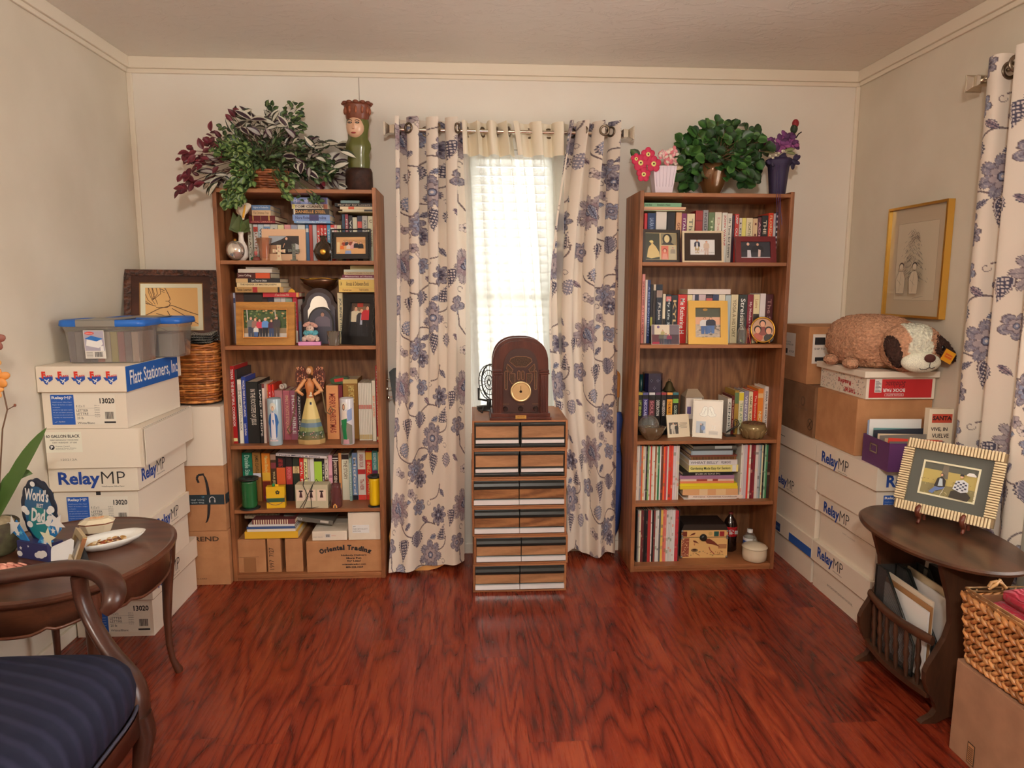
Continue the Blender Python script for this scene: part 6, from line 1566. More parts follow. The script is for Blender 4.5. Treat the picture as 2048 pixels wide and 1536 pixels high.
# ---------------------------------------------------------------- left bookcase, fourth shelf
S=SH[4]
standing(Z4,3.345,S,[(262,380,155,(20,116,88),'Danielle Steel',(170,206,190),'emerald green hardback',{'b':[(.62,.70,(30,90,80))],'s':(.5,.95)}),(385,480,152,(150,110,56),'JAMES CLAVELL',(60,44,26),'old-gold hardback',{'b':[(.50,.58,(196,200,214))],'s':(.58,.95)}),(497,595,162,(224,130,40),'Maeve Binchy',(250,200,130),'orange hardback',{'b':[(.44,.60,(240,170,60)),(.0,.42,(110,40,30))],'s':(.6,.95)}),(602,668,158,(70,50,34),'YOUR JESUS',(206,190,140),'brown book with a portrait',{'b':[(.86,.97,(170,140,120)),(.68,.8,(130,60,66))],'s':(.3,.62)}),(673,780,205,(28,26,28),[('LARRY KING',.78,.96)],(180,60,60),'black and orange hardback',{'b':[(.38,.76,(206,96,50))]}),(785,864,205,(34,28,30),[('FORGIVEN',.5,.76)],(230,130,140),'black and pink hardback',{'b':[(.38,.78,(170,60,60))],'s':(.5,.8)}),
 (872,950,215,(40,48,40),[('WHITE HOUSE',.64,.80)],(110,80,50),'dark green hardback with a cream label',{'b':[(.64,.80,(220,190,140))]}),(953,1001,218,(206,44,34),'EVIL RISES',(250,220,200),'red book'),(1005,1046,220,(230,214,160),'PAULA DEEN',(40,36,36),'cream paperback with black lettering'),(1050,1076,220,(190,180,170),None,WH,'slim grey-pink paperback'),(1080,1128,220,(226,220,210),None,WH,'plain white book'),(1131,1225,236,(30,30,30),None,WH,'lime green book with a black edge',{'b':[(.12,.95,(160,200,70))]}),(1228,1252,232,(30,30,32),'THE MYTHS',WH,'slim black book'),(1256,1299,222,(210,200,190),'COFFEE',(90,80,76),'pale grey book',{'b':[(.4,.5,(110,60,40))]}),
 (1303,1346,186,(214,160,176),None,WH,'pink book',{'b':[(.5,.56,(170,110,130))]}),(1350,1420,190,(52,30,28),'GREATEST GENERATION',(214,200,180),'dark brown book',{'b':[(.88,.9,WH),(.93,.95,WH)]}),(1424,1456,160,(206,150,96),None,WH,'slim tan book'),(1462,1548,168,(224,216,196),'THE STORY',(110,100,80),'wide cream book titled THE STORY',{'b':[(.88,.99,(40,30,30))],'s':(.45,.85)}),(1551,1581,222,(136,170,166),'Catechism',WH,'slim pale teal book',{'Y':3.33}),(1585,1648,155,(110,140,180),'Mitford',(220,226,236),'blue and black book',{'b':[(.0,.10,(30,30,40))]}),(1653,1745,128,(220,214,206),[('BARBARA TAYLOR',.66,.92),('The HEIR',.2,.42)],(150,60,60),'wide white book with red lips',{'b':[(.52,.62,(176,50,50)),(.0,.1,(206,70,60))]}),
 (1750,1826,135,(206,50,36),'INEZ MUNOZ',(250,190,120),'yellow and red book',{'b':[(.82,.98,(214,170,60))],'s':(.1,.78)}),(1829,1895,130,(60,140,140),'ELIZABETH LOWELL',(200,220,214),'teal and purple book',{'b':[(.35,.6,(96,40,86))],'s':(.6,.95)}),(1898,1926,145,(196,176,120),None,WH,'slim tan book at the side panel')],'on the left fourth shelf','books standing on the left bookcase fourth shelf',d=.135)
A=UN(440+672/6.0235,880+190/6.0235,y=3.30);B=UN(440+1283/6.0235,880+225/6.0235,y=3.30)
w=(B-A).length
T=Matrix.Translation((A.x,3.30,A.z))@rotm(0,math.atan2(A.z-B.z,B.x-A.x),0)
mb=MB(T);mb.box(0,w,0,.002,0,.0125,c(206,200,200));mb.box(0,w,.002,.17,0,.002,c(206,200,200));mb.box(0,w,.002,.17,.0105,.0125,c(206,200,200));mb.text('Healthy',.004,.0035,.014,.0065,INK,-.0008);mb.text('Fixers Mixers & Elixirs',.016,.003,w*.87,.0095,c(40,50,80),-.0008,bold=.02)
o=mb.build('book',bkm,None,'white book of fixers, mixers and elixirs tilted across the row tops','book');mb=MB(T);mb.box(.002,w-.002,.002,.167,.002,.0105,PAGE);mb.build('page_block',pgm,o)
# ---------------------------------------------------------------- right bookcase shelves
S=SH[1]-.003
standing(V1,3.335,S,[(224,256,265,(190,40,50),None,WH,'red book'),(262,350,262,(24,52,96),[('LAURA WHITE',.55,.9),('O',.38,.5)],(150,170,200),'navy book'),(357,476,248,(222,208,200),None,WH,'wide pinkish-white book',{'b':[(.38,.46,(40,34,34))]}),(485,572,255,(26,26,30),None,WH,'glossy black book',{'b':[(.3,.36,WH)]}),(585,648,255,(206,160,120),[('GONE',.5,.8)],(110,50,40),'tan and mauve book',{'b':[(.3,.5,(150,100,90))]}),(652,704,268,(120,40,96),'ITALIAN WAY',WH,'magenta book',{'d':.14}),(710,796,270,(216,204,166),'The Last',(110,110,90),'cream book with grey lettering'),(808,888,235,(150,44,40),None,WH,'red plaid book',{'b':[(.30,.31,(220,190,170)),(.6,.61,(220,190,170)),(.8,.82,(110,30,30))]}),(893,950,230,(150,148,150),'INSIDE',(60,60,70),'grey and navy book',{'b':[(.3,.55,(34,40,60))],'s':(.55,.95)}),(955,1023,256,(96,120,80),'The Ivy',(190,206,170),'green book'),(1028,1103,254,(222,208,190),'Darlings',(200,160,150),'cream book with pink lettering'),(1112,1168,258,(224,214,204),[('JOHN WAYNE',.35,.95)],(170,36,40),'white book with bold red lettering'),(1172,1222,268,(220,212,200),'IN Time for Lovers',(60,60,60),'white book with black lettering'),(1226,1250,290,(54,34,50),None,WH,'slim dark purple book'),
 (1255,1300,275,(186,50,44),[('LAMP',.8,.97),('OLIVE',.45,.72)],WH,'red book with white lettering'),(1304,1334,320,(206,200,190),'LEHNA',INK and(40,40,40),'slim white and black book'),(1338,1380,320,(226,206,110),None,WH,'yellow book'),(1385,1456,320,(216,204,170),'NORTH AND SOUTH',(120,110,80),'cream paperback'),(1460,1512,325,(206,180,140),'1 Rep',(110,50,40),'tan paperback'),(1517,1556,312,(90,50,60),'ADMIRAL',(206,160,170),'dark rose book'),(1562,1632,292,(34,30,30),'THE FLAME',(200,190,170),'black book'),(1638,1692,262,(214,70,44),[('FLORIDA',.5,.95)],(250,190,150),'orange-red book',{'b':[(.0,.42,(206,196,180))]}),(1696,1723,268,(200,204,210),None,WH,'slim silver-white book'),(1728,1800,255,(50,52,70),None,WH,'navy and white striped book',{'b':[(.1+.1*q,.14+.1*q,(190,194,206))for q in range(9)]})],'on the right top shelf','books standing on the right bookcase top shelf',d=.13)
zq=UN(1250+400/5.689,380+246/5.689,y=3.335).z
stack(V1,3.30,[(222,642,145,180,(126,176,138),[('Bantam Books',.02,.2),('Somewhere in Heaven',.34,.7)],(50,80,60),'mint green book',{'r':0}),(212,690,190,214,(214,176,140),None,WH,'peach magazine',{'r':.02,'n':'magazine'}),(212,685,217,229,(196,120,100),None,WH,'patterned red magazine',{'r':0,'n':'magazine'}),(212,682,231,243,(190,200,160),None,WH,'pale green magazine',{'r':0,'n':'magazine'})],'of the right top shelf pile','books lying on the right bookcase',base=zq+.001,d=.16)
S=SH[2]-.001
standing(V2,3.31,S,[(200,232,105,(226,140,130),'SPRINGTIME AT THE VILLA',(120,60,60),'tall salmon pink spiral book',{'d':.17}),(236,260,170,(216,206,196),None,WH,'slim white book'),(263,293,172,(40,60,110),'A BELLE SOUTHERN',(150,170,210),'slim navy book'),(297,322,222,(34,32,34),None,WH,'slim black book',{'b':[(.3,.45,(150,150,60))]}),(326,356,222,(50,44,42),None,WH,'black torn-topped book',{'b':[(.9,1,(190,180,160))]}),(362,430,222,(22,34,50),[('JFK Jackie',.4,.7)],WH,'thick black glossy book',{'b':[(.78,.9,(150,130,120)),(.06,.12,(206,190,150))]}),(434,464,330,(216,206,180),None,WH,'cream book',{'b':[(.15,.5,(40,36,30))]}),(470,530,336,(26,40,48),'My Life Story',(190,200,200),'dark teal book',{'b':[(.86,.96,(206,120,120))]}),(535,603,345,(30,32,38),'KYLIE',(196,170,120),'black book with gold lettering'),(608,708,338,(190,44,40),[('Me Katharine H',.2,.92)],(240,220,210),'wide red book with white lettering',{'s':(.1,.9)}),(713,768,342,(216,200,150),'VEDETTE',(110,100,60),'pale yellow book'),(772,796,340,(200,190,196),None,WH,'slim lilac-white book'),
 (799,838,338,(44,48,80),None,WH,'navy book'),(842,920,338,(190,170,176),None,WH,'pinkish book'),(925,998,345,(60,40,50),None,WH,'dark plum book',{'b':[(.88,.94,(200,90,90))]}),(1002,1068,338,(50,60,96),None,WH,'blue-grey book'),(1072,1142,338,(214,204,180),None,WH,'cream book behind the gold frame'),(1148,1208,345,(170,186,190),None,WH,'pale blue-grey book'),(1213,1291,338,(206,196,160),'YOGA A HISTORY',(120,110,80),'cream-green book'),(1298,1396,340,(34,40,38),[('Streisand',.28,.92)],(216,220,210),'thick black book lettered in white',{'s':(.2,.95)}),(1400,1464,338,(120,26,44),[('My Mothers Keeper',.1,.85)],(220,190,190),'maroon book',{'s':(.1,.85)}),(1469,1536,336,(222,204,160),[('Lustre',.72,.9)],(170,130,80),'cream book with figures',{'b':[(.45,.6,(60,50,44))],'s':(.7,.9)}),(1543,1605,326,(210,206,206),None,WH,'glossy white book'),(1609,1690,334,(70,28,34),'The Stone',(150,110,110),'dark maroon book')],'on the right second shelf','books standing on the right bookcase second shelf',d=.14)
zq=UN(1250+900/5.689,530+334/5.689,y=3.31).z
stack(V2,3.305,[(715,1200,275,332,(216,206,200),None,WH,'white slipcased book lying on the row',{'r':0})],'above the gold frame','books lying on the right bookcase',base=zq+.001,d=.15)
S=SH[3]
standing(V3,3.352,S,[(168,228,545,(24,26,24),[('LEFT BEHIND',.45,.82)],(170,190,80),'black series book with a yellow-green band',{'b':[(.94,1,(170,160,60))]}),(232,302,545,(22,22,30),[('NICOLAE',.45,.82)],(190,190,220),'black series book with a violet spine',{'b':[(.94,1,(80,80,130)),(.4,.85,(60,50,110))]}),(310,386,545,(20,20,22),[('SOUL',.48,.8)],(190,120,130),'black series book with pink picture',{'b':[(.94,1,(200,200,200)),(.45,.82,(96,50,56))]}),(390,460,545,(20,20,22),[('DESECRATION',.45,.82)],(200,200,196),'black series book with a purple band',{'b':[(.94,1,(96,60,90))]}),(468,532,545,(20,20,22),[('ARMAGEDDON',.45,.82)],(210,200,190),'black series book with a red band',{'b':[(.94,1,(150,50,56))]}),(540,612,545,(22,20,20),[('THE MARK',.5,.8)],(110,50,20),'black series book with orange spine',{'b':[(.94,1,(230,150,70)),(.42,.84,(226,150,50))]}),(616,688,545,(20,22,20),[('GLORIOUS',.4,.7)],(180,200,180),'black series book with a green picture',{'b':[(.94,1,(50,110,120)),(.75,.85,(120,170,70))]})],'on the right third shelf','black series books on the right third shelf',d=.125)
lean=[(1318,1368,622,(216,214,204),'GENESIS',(60,70,66),'white leaning book'),(1374,1406,590,(96,24,26),'The Concise World',(220,180,160),'dark maroon book'),(1410,1462,520,(160,130,56),None,WH,'mustard book with a green top',{'b':[(.7,.95,(90,120,80))]}),(1466,1525,540,(218,212,180),'THE ATKINS',(120,150,110),'white and yellow book',{'b':[(.8,.98,(220,200,60))],'s':(.1,.75)}),(1530,1586,530,(140,136,160),'VINEYARDS',(230,226,236),'grey-lilac book'),(1591,1641,536,(220,206,170),'SAMUEL BARBER',(110,90,50),'cream book'),(1646,1704,528,(196,44,30),'The Spectrum Guide',(240,190,170),'scarlet book'),(1709,1776,498,(230,130,50),[('NICCI',.2,.5)],(250,220,180),'orange book',{'b':[(.8,.9,(226,180,130))]}),(1781,1842,472,(214,212,206),'DIANA  THE FORD YEARS',(50,50,60),'tall white book with black lettering',{'Y':3.33})]
standing(V3,3.345,S,lean,'in the bookend row','books by the wire bookend',d=.14)
S=SH[4]-.006
r3=random.Random(21)
def mags(Z,Yp,S,xs,cols,where,group,yt,dsc,d=.20):
 rows=[]
 for i,(xa,xb)in enumerate(zip(xs,xs[1:])):
  cc_=cols[i%len(cols)];rows.append((xa+1,xb-1,yt+r3.uniform(-6,10),cc_[0],None,WH,cc_[1]+' '+dsc,{'n':'magazine','b':[(a,a+r3.uniform(.02,.07),tuple(int(v*.55+w_*.45)for v,w_ in zip(cc_[0],r3.choice(((206,90,70),(90,110,80),(70,66,70),(214,200,170),(150,130,120))))))for a in(r3.uniform(.05,.3),r3.uniform(.35,.6),r3.uniform(.65,.9))]if r3.random()<.75 else()}))
 standing(Z,Yp,S,rows,where,group,d=d)
MC=[((196,190,180),'pale grey'),((214,206,196),'off-white'),((140,136,140),'grey'),((206,110,70),'orange'),((222,206,170),'cream'),((190,186,186),'silver'),((44,44,40),'black'),((130,170,110),'leaf green'),((216,210,206),'white'),((196,70,54),'red'),((206,206,190),'ivory'),((222,216,206),'chalk white'),((150,90,60),'brown'),((190,206,186),'mint white'),((50,120,80),'dark green'),((226,224,220),'bright white'),((96,60,50),'dark brown'),((214,90,50),'bright orange'),((180,60,70),'rose red'),((206,196,190),'bone'),((204,60,44),'scarlet'),((206,66,48),'vermilion'),((200,190,196),'pinkish grey'),((206,200,196),'pearl grey')]
mags(V4,3.262,S,[205,228,250,272,292,312,330,350,368,385,402,420,440,460,478,500,518,545,570,592,612,642,668,700,722,744],MC,'on the right fourth shelf','magazines at the left of the right fourth shelf',135,'magazine')
MR=[((216,216,206),'white'),((206,200,200),'light grey'),((186,180,190),'lilac grey'),((206,56,44),'red'),((226,210,196),'peach white'),((110,30,44),'wine'),((120,34,46),'maroon'),((206,200,196),'pearl'),((170,180,186),'blue-grey'),((120,150,160),'teal-grey'),((214,206,170),'cream'),((34,40,40),'black'),((150,190,160),'pale green'),((60,130,90),'green'),((60,40,36),'dark')]
mags(V4,3.262,S,[1512,1530,1550,1590,1612,1636,1662,1690,1726,1750,1768,1786,1806,1826,1845,1880],MR,'of the right-hand magazine row','magazines at the right of the right fourth shelf',118,'magazine')
stack(V4,3.262,[(905,1440,140,172,(96,96,90),None,WH,'dark grey magazine',{'b':[(.5,.9,(170,180,180))],'n':'magazine'}),(900,1445,176,192,(60,62,60),None,WH,'slim black magazine',{'n':'magazine'}),(885,1400,198,248,(136,152,162),None,WH,'slate blue hardback',{'b':[(.03,.97,(150,168,178))]}),(865,1450,252,268,(110,60,50),None,WH,'slim brown book'),(885,1440,274,304,(120,84,50),None,WH,'spiral-bound brown book',{'b':[(.04+q*.033,.055+q*.033,(60,40,26))for q in range(28)]}),(858,1455,312,372,(206,204,204),[('WHEAT BELLY',.03,.60),('WILLIAM DAVIS',.66,.86)],(110,110,116),'white book lettered WHEAT BELLY',{'r':0}),(858,1465,378,452,(214,206,130),[('Gardening Made Easy for Seniors',.03,.84)],(50,66,40),'yellow gardening book',{'r':0,'b':[(.88,.96,(210,214,216))]}),(770,1395,465,502,(34,34,34),[('THE STATE OF VIRTUE',.25,.75)],(190,186,176),'black book with upside-down lettering',{'rot':180}),(750,1420,506,548,(150,110,140),None,WH,'mauve magazine',{'n':'magazine'}),(750,1415,552,574,(214,190,170),None,WH,'peach magazine',{'n':'magazine','b':[(.3,.5,(150,60,50)),(.6,.7,(150,60,50))]}),(748,1415,577,602,(222,130,90),None,WH,'coral magazine',{'n':'magazine'}),(750,1455,605,636,(226,200,40),None,WH,'bright yellow paperback'),(745,1460,639,672,(220,190,44),None,WH,'golden yellow paperback'),(790,1465,676,742,(206,160,116),None,WH,'tan cookbook with picture spine',{'b':[(.3,.45,(220,190,150)),(.6,.78,(220,186,140))]}),(858,1525,752,788,(226,200,190),'Allreipes  Christmas Cookbook',(120,90,80),'pale pink book'),(790,1445,794,822,(222,218,210),'Celebrate',(90,90,90),'white magazine',{'n':'magazine'})],'of the right bookcase middle stack','books lying on the right fourth shelf',d=.19,base=S+.0005)
S=SH[5]
MB_=[((40,42,44),'black'),((150,146,140),'grey'),((226,214,190),'cream'),((110,40,44),'wine'),((90,50,50),'dark red'),((24,24,28),'jet black'),((30,32,36),'ink black'),((160,50,50),'red lettered'),((206,206,200),'white'),((30,32,34),'charcoal'),((120,60,60),'brick'),((200,204,200),'pale silver'),((206,206,204),'silver'),((90,90,96),'lettered grey'),((214,180,90),'ochre'),((206,110,100),'salmon'),((210,120,110),'coral'),((206,206,204),'light grey'),((196,200,200),'ash'),((206,206,206),'bright grey'),((210,212,214),'ice white'),((214,210,210),'plain white'),((180,60,70),'rose'),((190,60,66),'carmine')]
mags(V5,3.262,S,[212,226,244,266,284,302,326,350,388,404,424,446,468,490,512,540,558,582,606,630,652,672,692,718,733,748],MB_,'on the right bottom shelf','magazines on the right bottom shelf',125,'magazine')

# ================================================================ framed photographs on the shelves
def FR(x,y,z_,yaw,tilt):return Matrix.Translation((x,y,z_))@rotm(0,0,math.radians(yaw))@rotm(-math.radians(tilt),0,0)
def drw_lady(mb,x0,z0,x1,z1,y):
 d=D2(mb,x0,z0,x1,z1,y);d.r(0,0,1,1,c(40,34,36));d.p([(0,1),(0,.55),(.4,.8),(.6,1)],c(150,160,170));d.r(0,0,.25,.5,c(150,110,80));d.p([(.82,.1),(.86,.6),(1,.5),(1,0)],c(190,190,190));d.person(.58,-.1,.95,c(24,24,28),None,c(36,24,20),wd=1.5);d.l([(.46,.35),(.52,.6)],.003,SKIN)
def drw_group_in(mb,x0,z0,x1,z1,y):
 d=D2(mb,x0,z0,x1,z1,y);d.r(0,0,1,1,c(206,160,110));d.r(.25,.62,1,.85,c(186,140,96));d.r(.02,.1,.12,.7,c(226,190,140))
 for x,b,t_,s_,h_ in((.25,.2,.78,(150,60,40),(40,30,24)),(.36,.22,.80,(60,60,70),(30,24,20)),(.50,.2,.82,(130,60,50),(40,30,26)),(.60,.22,.78,(206,170,160),(40,30,26)),(.20,.0,.58,(214,110,50),(50,36,26)),(.42,.0,.62,(206,190,180),(60,40,30)),(.55,.0,.64,(200,150,150),(36,26,22)),(.68,.0,.74,(34,32,40),(26,20,18)),(.84,-.05,.72,(28,28,32),(60,50,40))):d.person(x,b,t_,c(*s_),None,c(*h_),wd=1.0)
 d.p([(.30,0),(.32,.2),(.5,.2),(.52,0)],c(130,150,190))
def drw_family(mb,x0,z0,x1,z1,y):
 d=D2(mb,x0,z0,x1,z1,y);d.r(0,0,1,1,c(150,130,100));d.r(0,.35,1,1,c(70,92,56));d.r(0,0,1,.16,c(206,200,190));r2=random.Random(2)
 for q in range(80):d.e(r2.random(),r2.uniform(.4,1),.03,.02,c(*r2.choice(((50,76,44),(96,120,60),(170,130,70),(120,140,90),(196,170,120)))),7)
 for x in(.08,.72):d.l([(x,1),(x+.03,.3)],.004,c(206,200,190))
 for x,t_,s_,p_,h_ in((.17,.74,(110,116,110),(60,70,90),(110,96,80)),(.27,.70,(150,110,100),(90,90,96),(120,80,50)),(.37,.66,(196,60,80),(40,40,50),(60,40,30)),(.50,.70,(90,140,200),(30,34,44),(200,190,180)),(.64,.65,(70,40,60),(50,70,110),(40,30,26)),(.76,.76,(60,58,62),(70,64,60),(80,64,50))):d.person(x,.04,t_,c(*s_),c(*p_),c(*h_),wd=.9)
 d.person(.29,0,.42,c(220,214,206),c(70,100,150),c(120,90,60))
def drw_three(mb,x0,z0,x1,z1,y):
 d=D2(mb,x0,z0,x1,z1,y);d.r(0,0,1,1,c(90,70,60));d.r(.1,.55,.9,.9,c(130,110,90));d.r(.3,.88,.6,1,c(170,60,50));d.r(0,0,1,.3,c(44,44,48))
 d.person(.24,.0,.90,c(220,206,180),c(40,40,44),c(40,28,24),wd=1.2);d.person(.54,.0,.84,c(60,60,66),c(50,50,54),c(150,80,50),wd=1.0);d.p([(.48,.35),(.50,.66),(.58,.66),(.60,.35)],c(170,180,200));d.person(.84,.1,.92,c(196,56,66),c(40,38,42),c(40,28,24),wd=1.2)
def drw_collage(mb,x0,z0,x1,z1,y):
 d=D2(mb,x0,z0,x1,z1,y);d.r(0,0,1,1,c(196,176,130));d.r(.02,.02,.46,.98,c(60,60,44));d.p([(.06,.1),(.1,.4),(.14,.5),(.24,.62),(.34,.5),(.44,.3),(.46,.12),(.2,.06)],c(206,182,120));d.e(.22,.66,.05,.05,c(200,170,110));d.e(.20,.68,.06,.03,c(220,200,130))
 d.r(.50,.56,.98,.98,c(140,130,100));d.e(.70,.78,.15,.15,c(34,30,26));d.p([(.52,.56),(.58,.66),(.82,.66),(.92,.56)],c(60,56,50));d.e(.69,.78,.085,.11,c(216,200,150))
 d.r(.51,.02,.73,.52,c(206,110,90));d.e(.62,.36,.07,.06,c(150,50,40));d.e(.62,.34,.045,.05,c(226,170,140));d.p([(.53,.02),(.56,.24),(.68,.24),(.72,.02)],c(220,150,130));d.r(.76,.02,.98,.52,c(190,180,150));d.person(.87,.02,.48,c(150,140,120),None,c(50,44,40))
def drw_beach(mb,x0,z0,x1,z1,y):
 d=D2(mb,x0,z0,x1,z1,y);d.r(0,0,1,1,c(226,226,220));d.person(.28,.1,1.02,c(50,56,76),c(170,150,110),c(60,44,36));d.person(.66,.0,.92,c(196,176,160),c(190,170,160),c(90,60,44));d.p([(.24,.42),(.25,.8),(.30,.8),(.32,.42)],WHITE)
 for x in(.24,.36,.46,.56):d.person(x,-.02,.34,c(206,200,200),None,c(120,70,60))
 d.text=None;mb.text('Congrats',x0+(x1-x0)*.76,z0+(z1-z0)*.12,x1-.003,z0+(z1-z0)*.18,INK,y-.002)
def drw_seniors(mb,x0,z0,x1,z1,y):
 d=D2(mb,x0,z0,x1,z1,y);d.r(0,0,1,1,c(56,58,66));d.r(0,0,1,.08,c(190,186,190));d.person(.26,-.15,.96,c(48,50,58),None,c(190,186,190),wd=1.7);d.p([(.22,0),(.23,.5),(.34,.5),(.36,0)],c(196,196,206));d.person(.58,-.15,.94,c(40,40,48),None,c(120,100,90),wd=1.5);d.p([(.58,.1),(.60,.55),(.68,.5),(.66,.1)],c(210,190,186))
def drw_balloon(mb,x0,z0,x1,z1,y):
 d=D2(mb,x0,z0,x1,z1,y);d.r(0,0,1,1,c(110,100,110));d.r(.1,.5,.65,1,c(206,196,176));d.e(.24,.9,.05,.05,c(110,90,130));d.r(.65,0,1,.5,c(70,54,64));d.r(0,0,.3,.5,c(90,50,60));d.p([(0,0),(.4,0),(.3,.12),(.05,.12)],c(150,30,60))
 d.person(.36,.0,.60,c(90,90,80),c(60,60,70),c(36,26,24),wd=1.2);d.person(.40,.25,.75,c(170,160,110),None,c(36,26,24));d.person(.52,.0,.58,c(110,110,110),c(50,60,80),c(30,24,22));d.person(.64,.0,.54,c(130,50,80),c(50,50,70),c(30,24,22),wd=1.2)
def drw_rocks(mb,x0,z0,x1,z1,y):
 d=D2(mb,x0,z0,x1,z1,y);d.r(0,0,1,1,c(190,176,160));d.r(0,.7,1,1,c(80,84,70));d.r(0,.45,1,.7,c(214,170,140));r2=random.Random(6)
 for q in range(40):d.e(r2.random(),r2.uniform(0,.42),.06,.03,c(*r2.choice(((170,160,150),(150,140,130),(200,190,180),(120,112,104)))),8)
 d.e(.4,.94,.1,.05,c(170,130,60));d.person(.38,.12,.68,c(206,206,206),c(70,100,150),c(70,50,36),wd=1.4);d.person(.62,.14,.69,c(44,50,66),c(80,110,160),c(50,36,28),wd=1.4)
def drw_wedding(mb,x0,z0,x1,z1,y):
 d=D2(mb,x0,z0,x1,z1,y);d.r(0,0,1,1,c(214,202,176));d.r(.08,.14,.50,.66,c(90,82,72));d.person(.28,.14,.64,c(196,188,170),c(190,182,164),c(150,140,120),wd=1.4);d.person(.42,.14,.58,c(60,56,52),c(60,56,52),c(60,50,44))
 for q,(a,b)in enumerate(((.58,.92),(.54,.92),(.58,.88),(.54,.92),(.60,.9))):d.r(a,.62-q*.055,b,.635-q*.055,c(110,100,86))
def drw_bells(mb,x0,z0,x1,z1,y):
 d=D2(mb,x0,z0,x1,z1,y);d.r(0,0,1,1,c(206,196,176));G_=c(140,134,122)
 for s_ in(-1,1):
  P=[(.5+s_*a,b)for a,b in((.02,.82),(.12,.84),(.19,.78),(.23,.66),(.30,.62),(.26,.57),(.10,.55),(.0,.60))]
  d.p(P,c(226,218,200));d.l(P+P[:1],.0012,G_);d.l([(.5+s_*.05,.78),(.5+s_*.20,.60)],.0012,G_);d.l([(.5+s_*.08,.80),(.5+s_*.14,.60)],.001,G_)
 d.r(.10,.10,.44,.42,c(150,160,170));d.r(.24,.10,.36,.36,c(30,30,40));d.e(.35,.24,.07,.09,c(50,90,150));d.e(.27,.34,.03,.03,SKIN);mb.text('25',x0+(x1-x0)*.62,z0+(z1-z0)*.2,x0+(x1-x0)*.80,z0+(z1-z0)*.32,c(226,220,206),y-.003,shear=.3);d.r(.56,.07,.88,.17,c(176,170,156));mb.text('Anniversary',x0+(x1-x0)*.58,z0+(z1-z0)*.10,x0+(x1-x0)*.86,z0+(z1-z0)*.135,G_,y-.004)
goldw=wood('gold_burl_frame',c(190,136,62),c(140,90,36),'x',3,.35,2,.8);blackw=simple('black_frame_gloss',c(26,24,24),.3)
bz=.0012
picture('framed_photo','pale beige wide-bordered photo frame of a seated lady, left top shelf',FR(-.955*.99,3.262,SH[1]+bz,0,4),.196,.142,.030,simple('beige_paper_frame',c(206,170,136),.6),drw_lady,.010,stand=True)
t=picture('framed_photo','black openwork metal photo frame of a group on the left top shelf',FR(-.632,3.250,SH[1]+.010,-12,3),.185,.120,.022,blackw,drw_group_in,.010,stand=True)
mb=MB(FR(-.632,3.250,SH[1]+bz,-12,3));mb.tube([(0,0,.14),(.185,0,.14)],.003,WHITE,6)
for x in(0,.185):mb.tube([(x,0,0),(x,0,.142)],.0035,WHITE,6)
for q in range(9):
 for x in(.004,.181):mb.tube([(x+.006*math.cos(a*.8),-.002,.018+q*.013+.006*math.sin(a*.8))for a in range(9)],.0013,WHITE,4)
mb.build('scrollwork',blackw,t)
t=picture('framed_photo','wide gold-brown wooden photo frame of a family outdoors, left second shelf',FR(-1.082,3.262,SH[2]+bz,-2,6),.269,.199,.034,goldw,drw_family,.020,stand=True)
mb=MB(FR(-1.082,3.262,SH[2]+bz,-2,6));q_=[(.034,.034),(.235,.034),(.235,.165),(.034,.165),(.034,.034)]
mb.tube([(x,-.003,z_)for x,z_ in q_],.0035,c(214,150,80),6);mb.build('beaded_trim',paint(.3,.5),t)
t=picture('framed_photo','black carved photo frame of three women on the left second shelf',FR(-.610,3.300,SH[2]+bz,-25,8),.186,.236,.040,blackw,drw_three,.022,stand=True)
mb=MB(FR(-.610,3.300,SH[2]+bz,-25,8))
for q in range(26):mb.ell((.172+.004*math.sin(q),-.002,.012+q*.0085),(.004,.003,.005),c(70,66,60),6)
mb.build('carved_edge',paint(.3,.4),t)
picture('framed_photo','dark collage frame with four old photographs, right top shelf',FR(.812,3.255,SH[1]-.001,10,6),.192,.156,.014,simple('dark_bronze_frame',c(50,40,34),.35),drw_collage,.018,stand=True)
t=picture('framed_photo','brown and silver-edged frame of a posed family group, right top shelf',FR(1.002,3.262,SH[1]-.001,-3,10),.196,.152,.010,simple('champagne_edge',c(200,184,156),.3,.3),drw_beach,.016,.030,c(56,42,34),stand=True)
picture('framed_photo','maroon wooden frame of a smiling older couple, right top shelf',FR(1.262,3.262,SH[1]-.001,-3,14),.192,.130,.025,simple('maroon_frame',c(104,30,34),.35),drw_seniors,.016,stand=True)
t=picture('framed_photo','gold deep-bordered frame of two people on rocks, right second shelf',FR(1.040,3.245,SH[2]+bz-.001,-8,14),.186,.212,.034,simple('matte_gold_frame',c(196,156,76),.35,.4),drw_rocks,.022,stand=True)
T=FR(.858,3.235,SH[2]+bz-.001,-2,8)
picture('snapshot','unframed snapshot of a family with a balloon, right second shelf',T,.134,.094,.0015,simple('print_edge',c(200,190,180),.5),drw_balloon,.003,stand=False)
picture('greeting_card','small cream anniversary card with a wedding photograph, right third shelf',FR(.965,3.275,SH[3]+bz,12,13),.122,.113,.002,simple('cream_card',c(206,192,164),.6),drw_wedding,.004)
t=picture('photo_album','cream silver-belled anniversary album standing open, right third shelf',FR(1.090,3.292,SH[3]+bz,-20,14),.142,.188,.004,simple('silver_edge',c(150,140,124),.35,.3),drw_bells,.012)
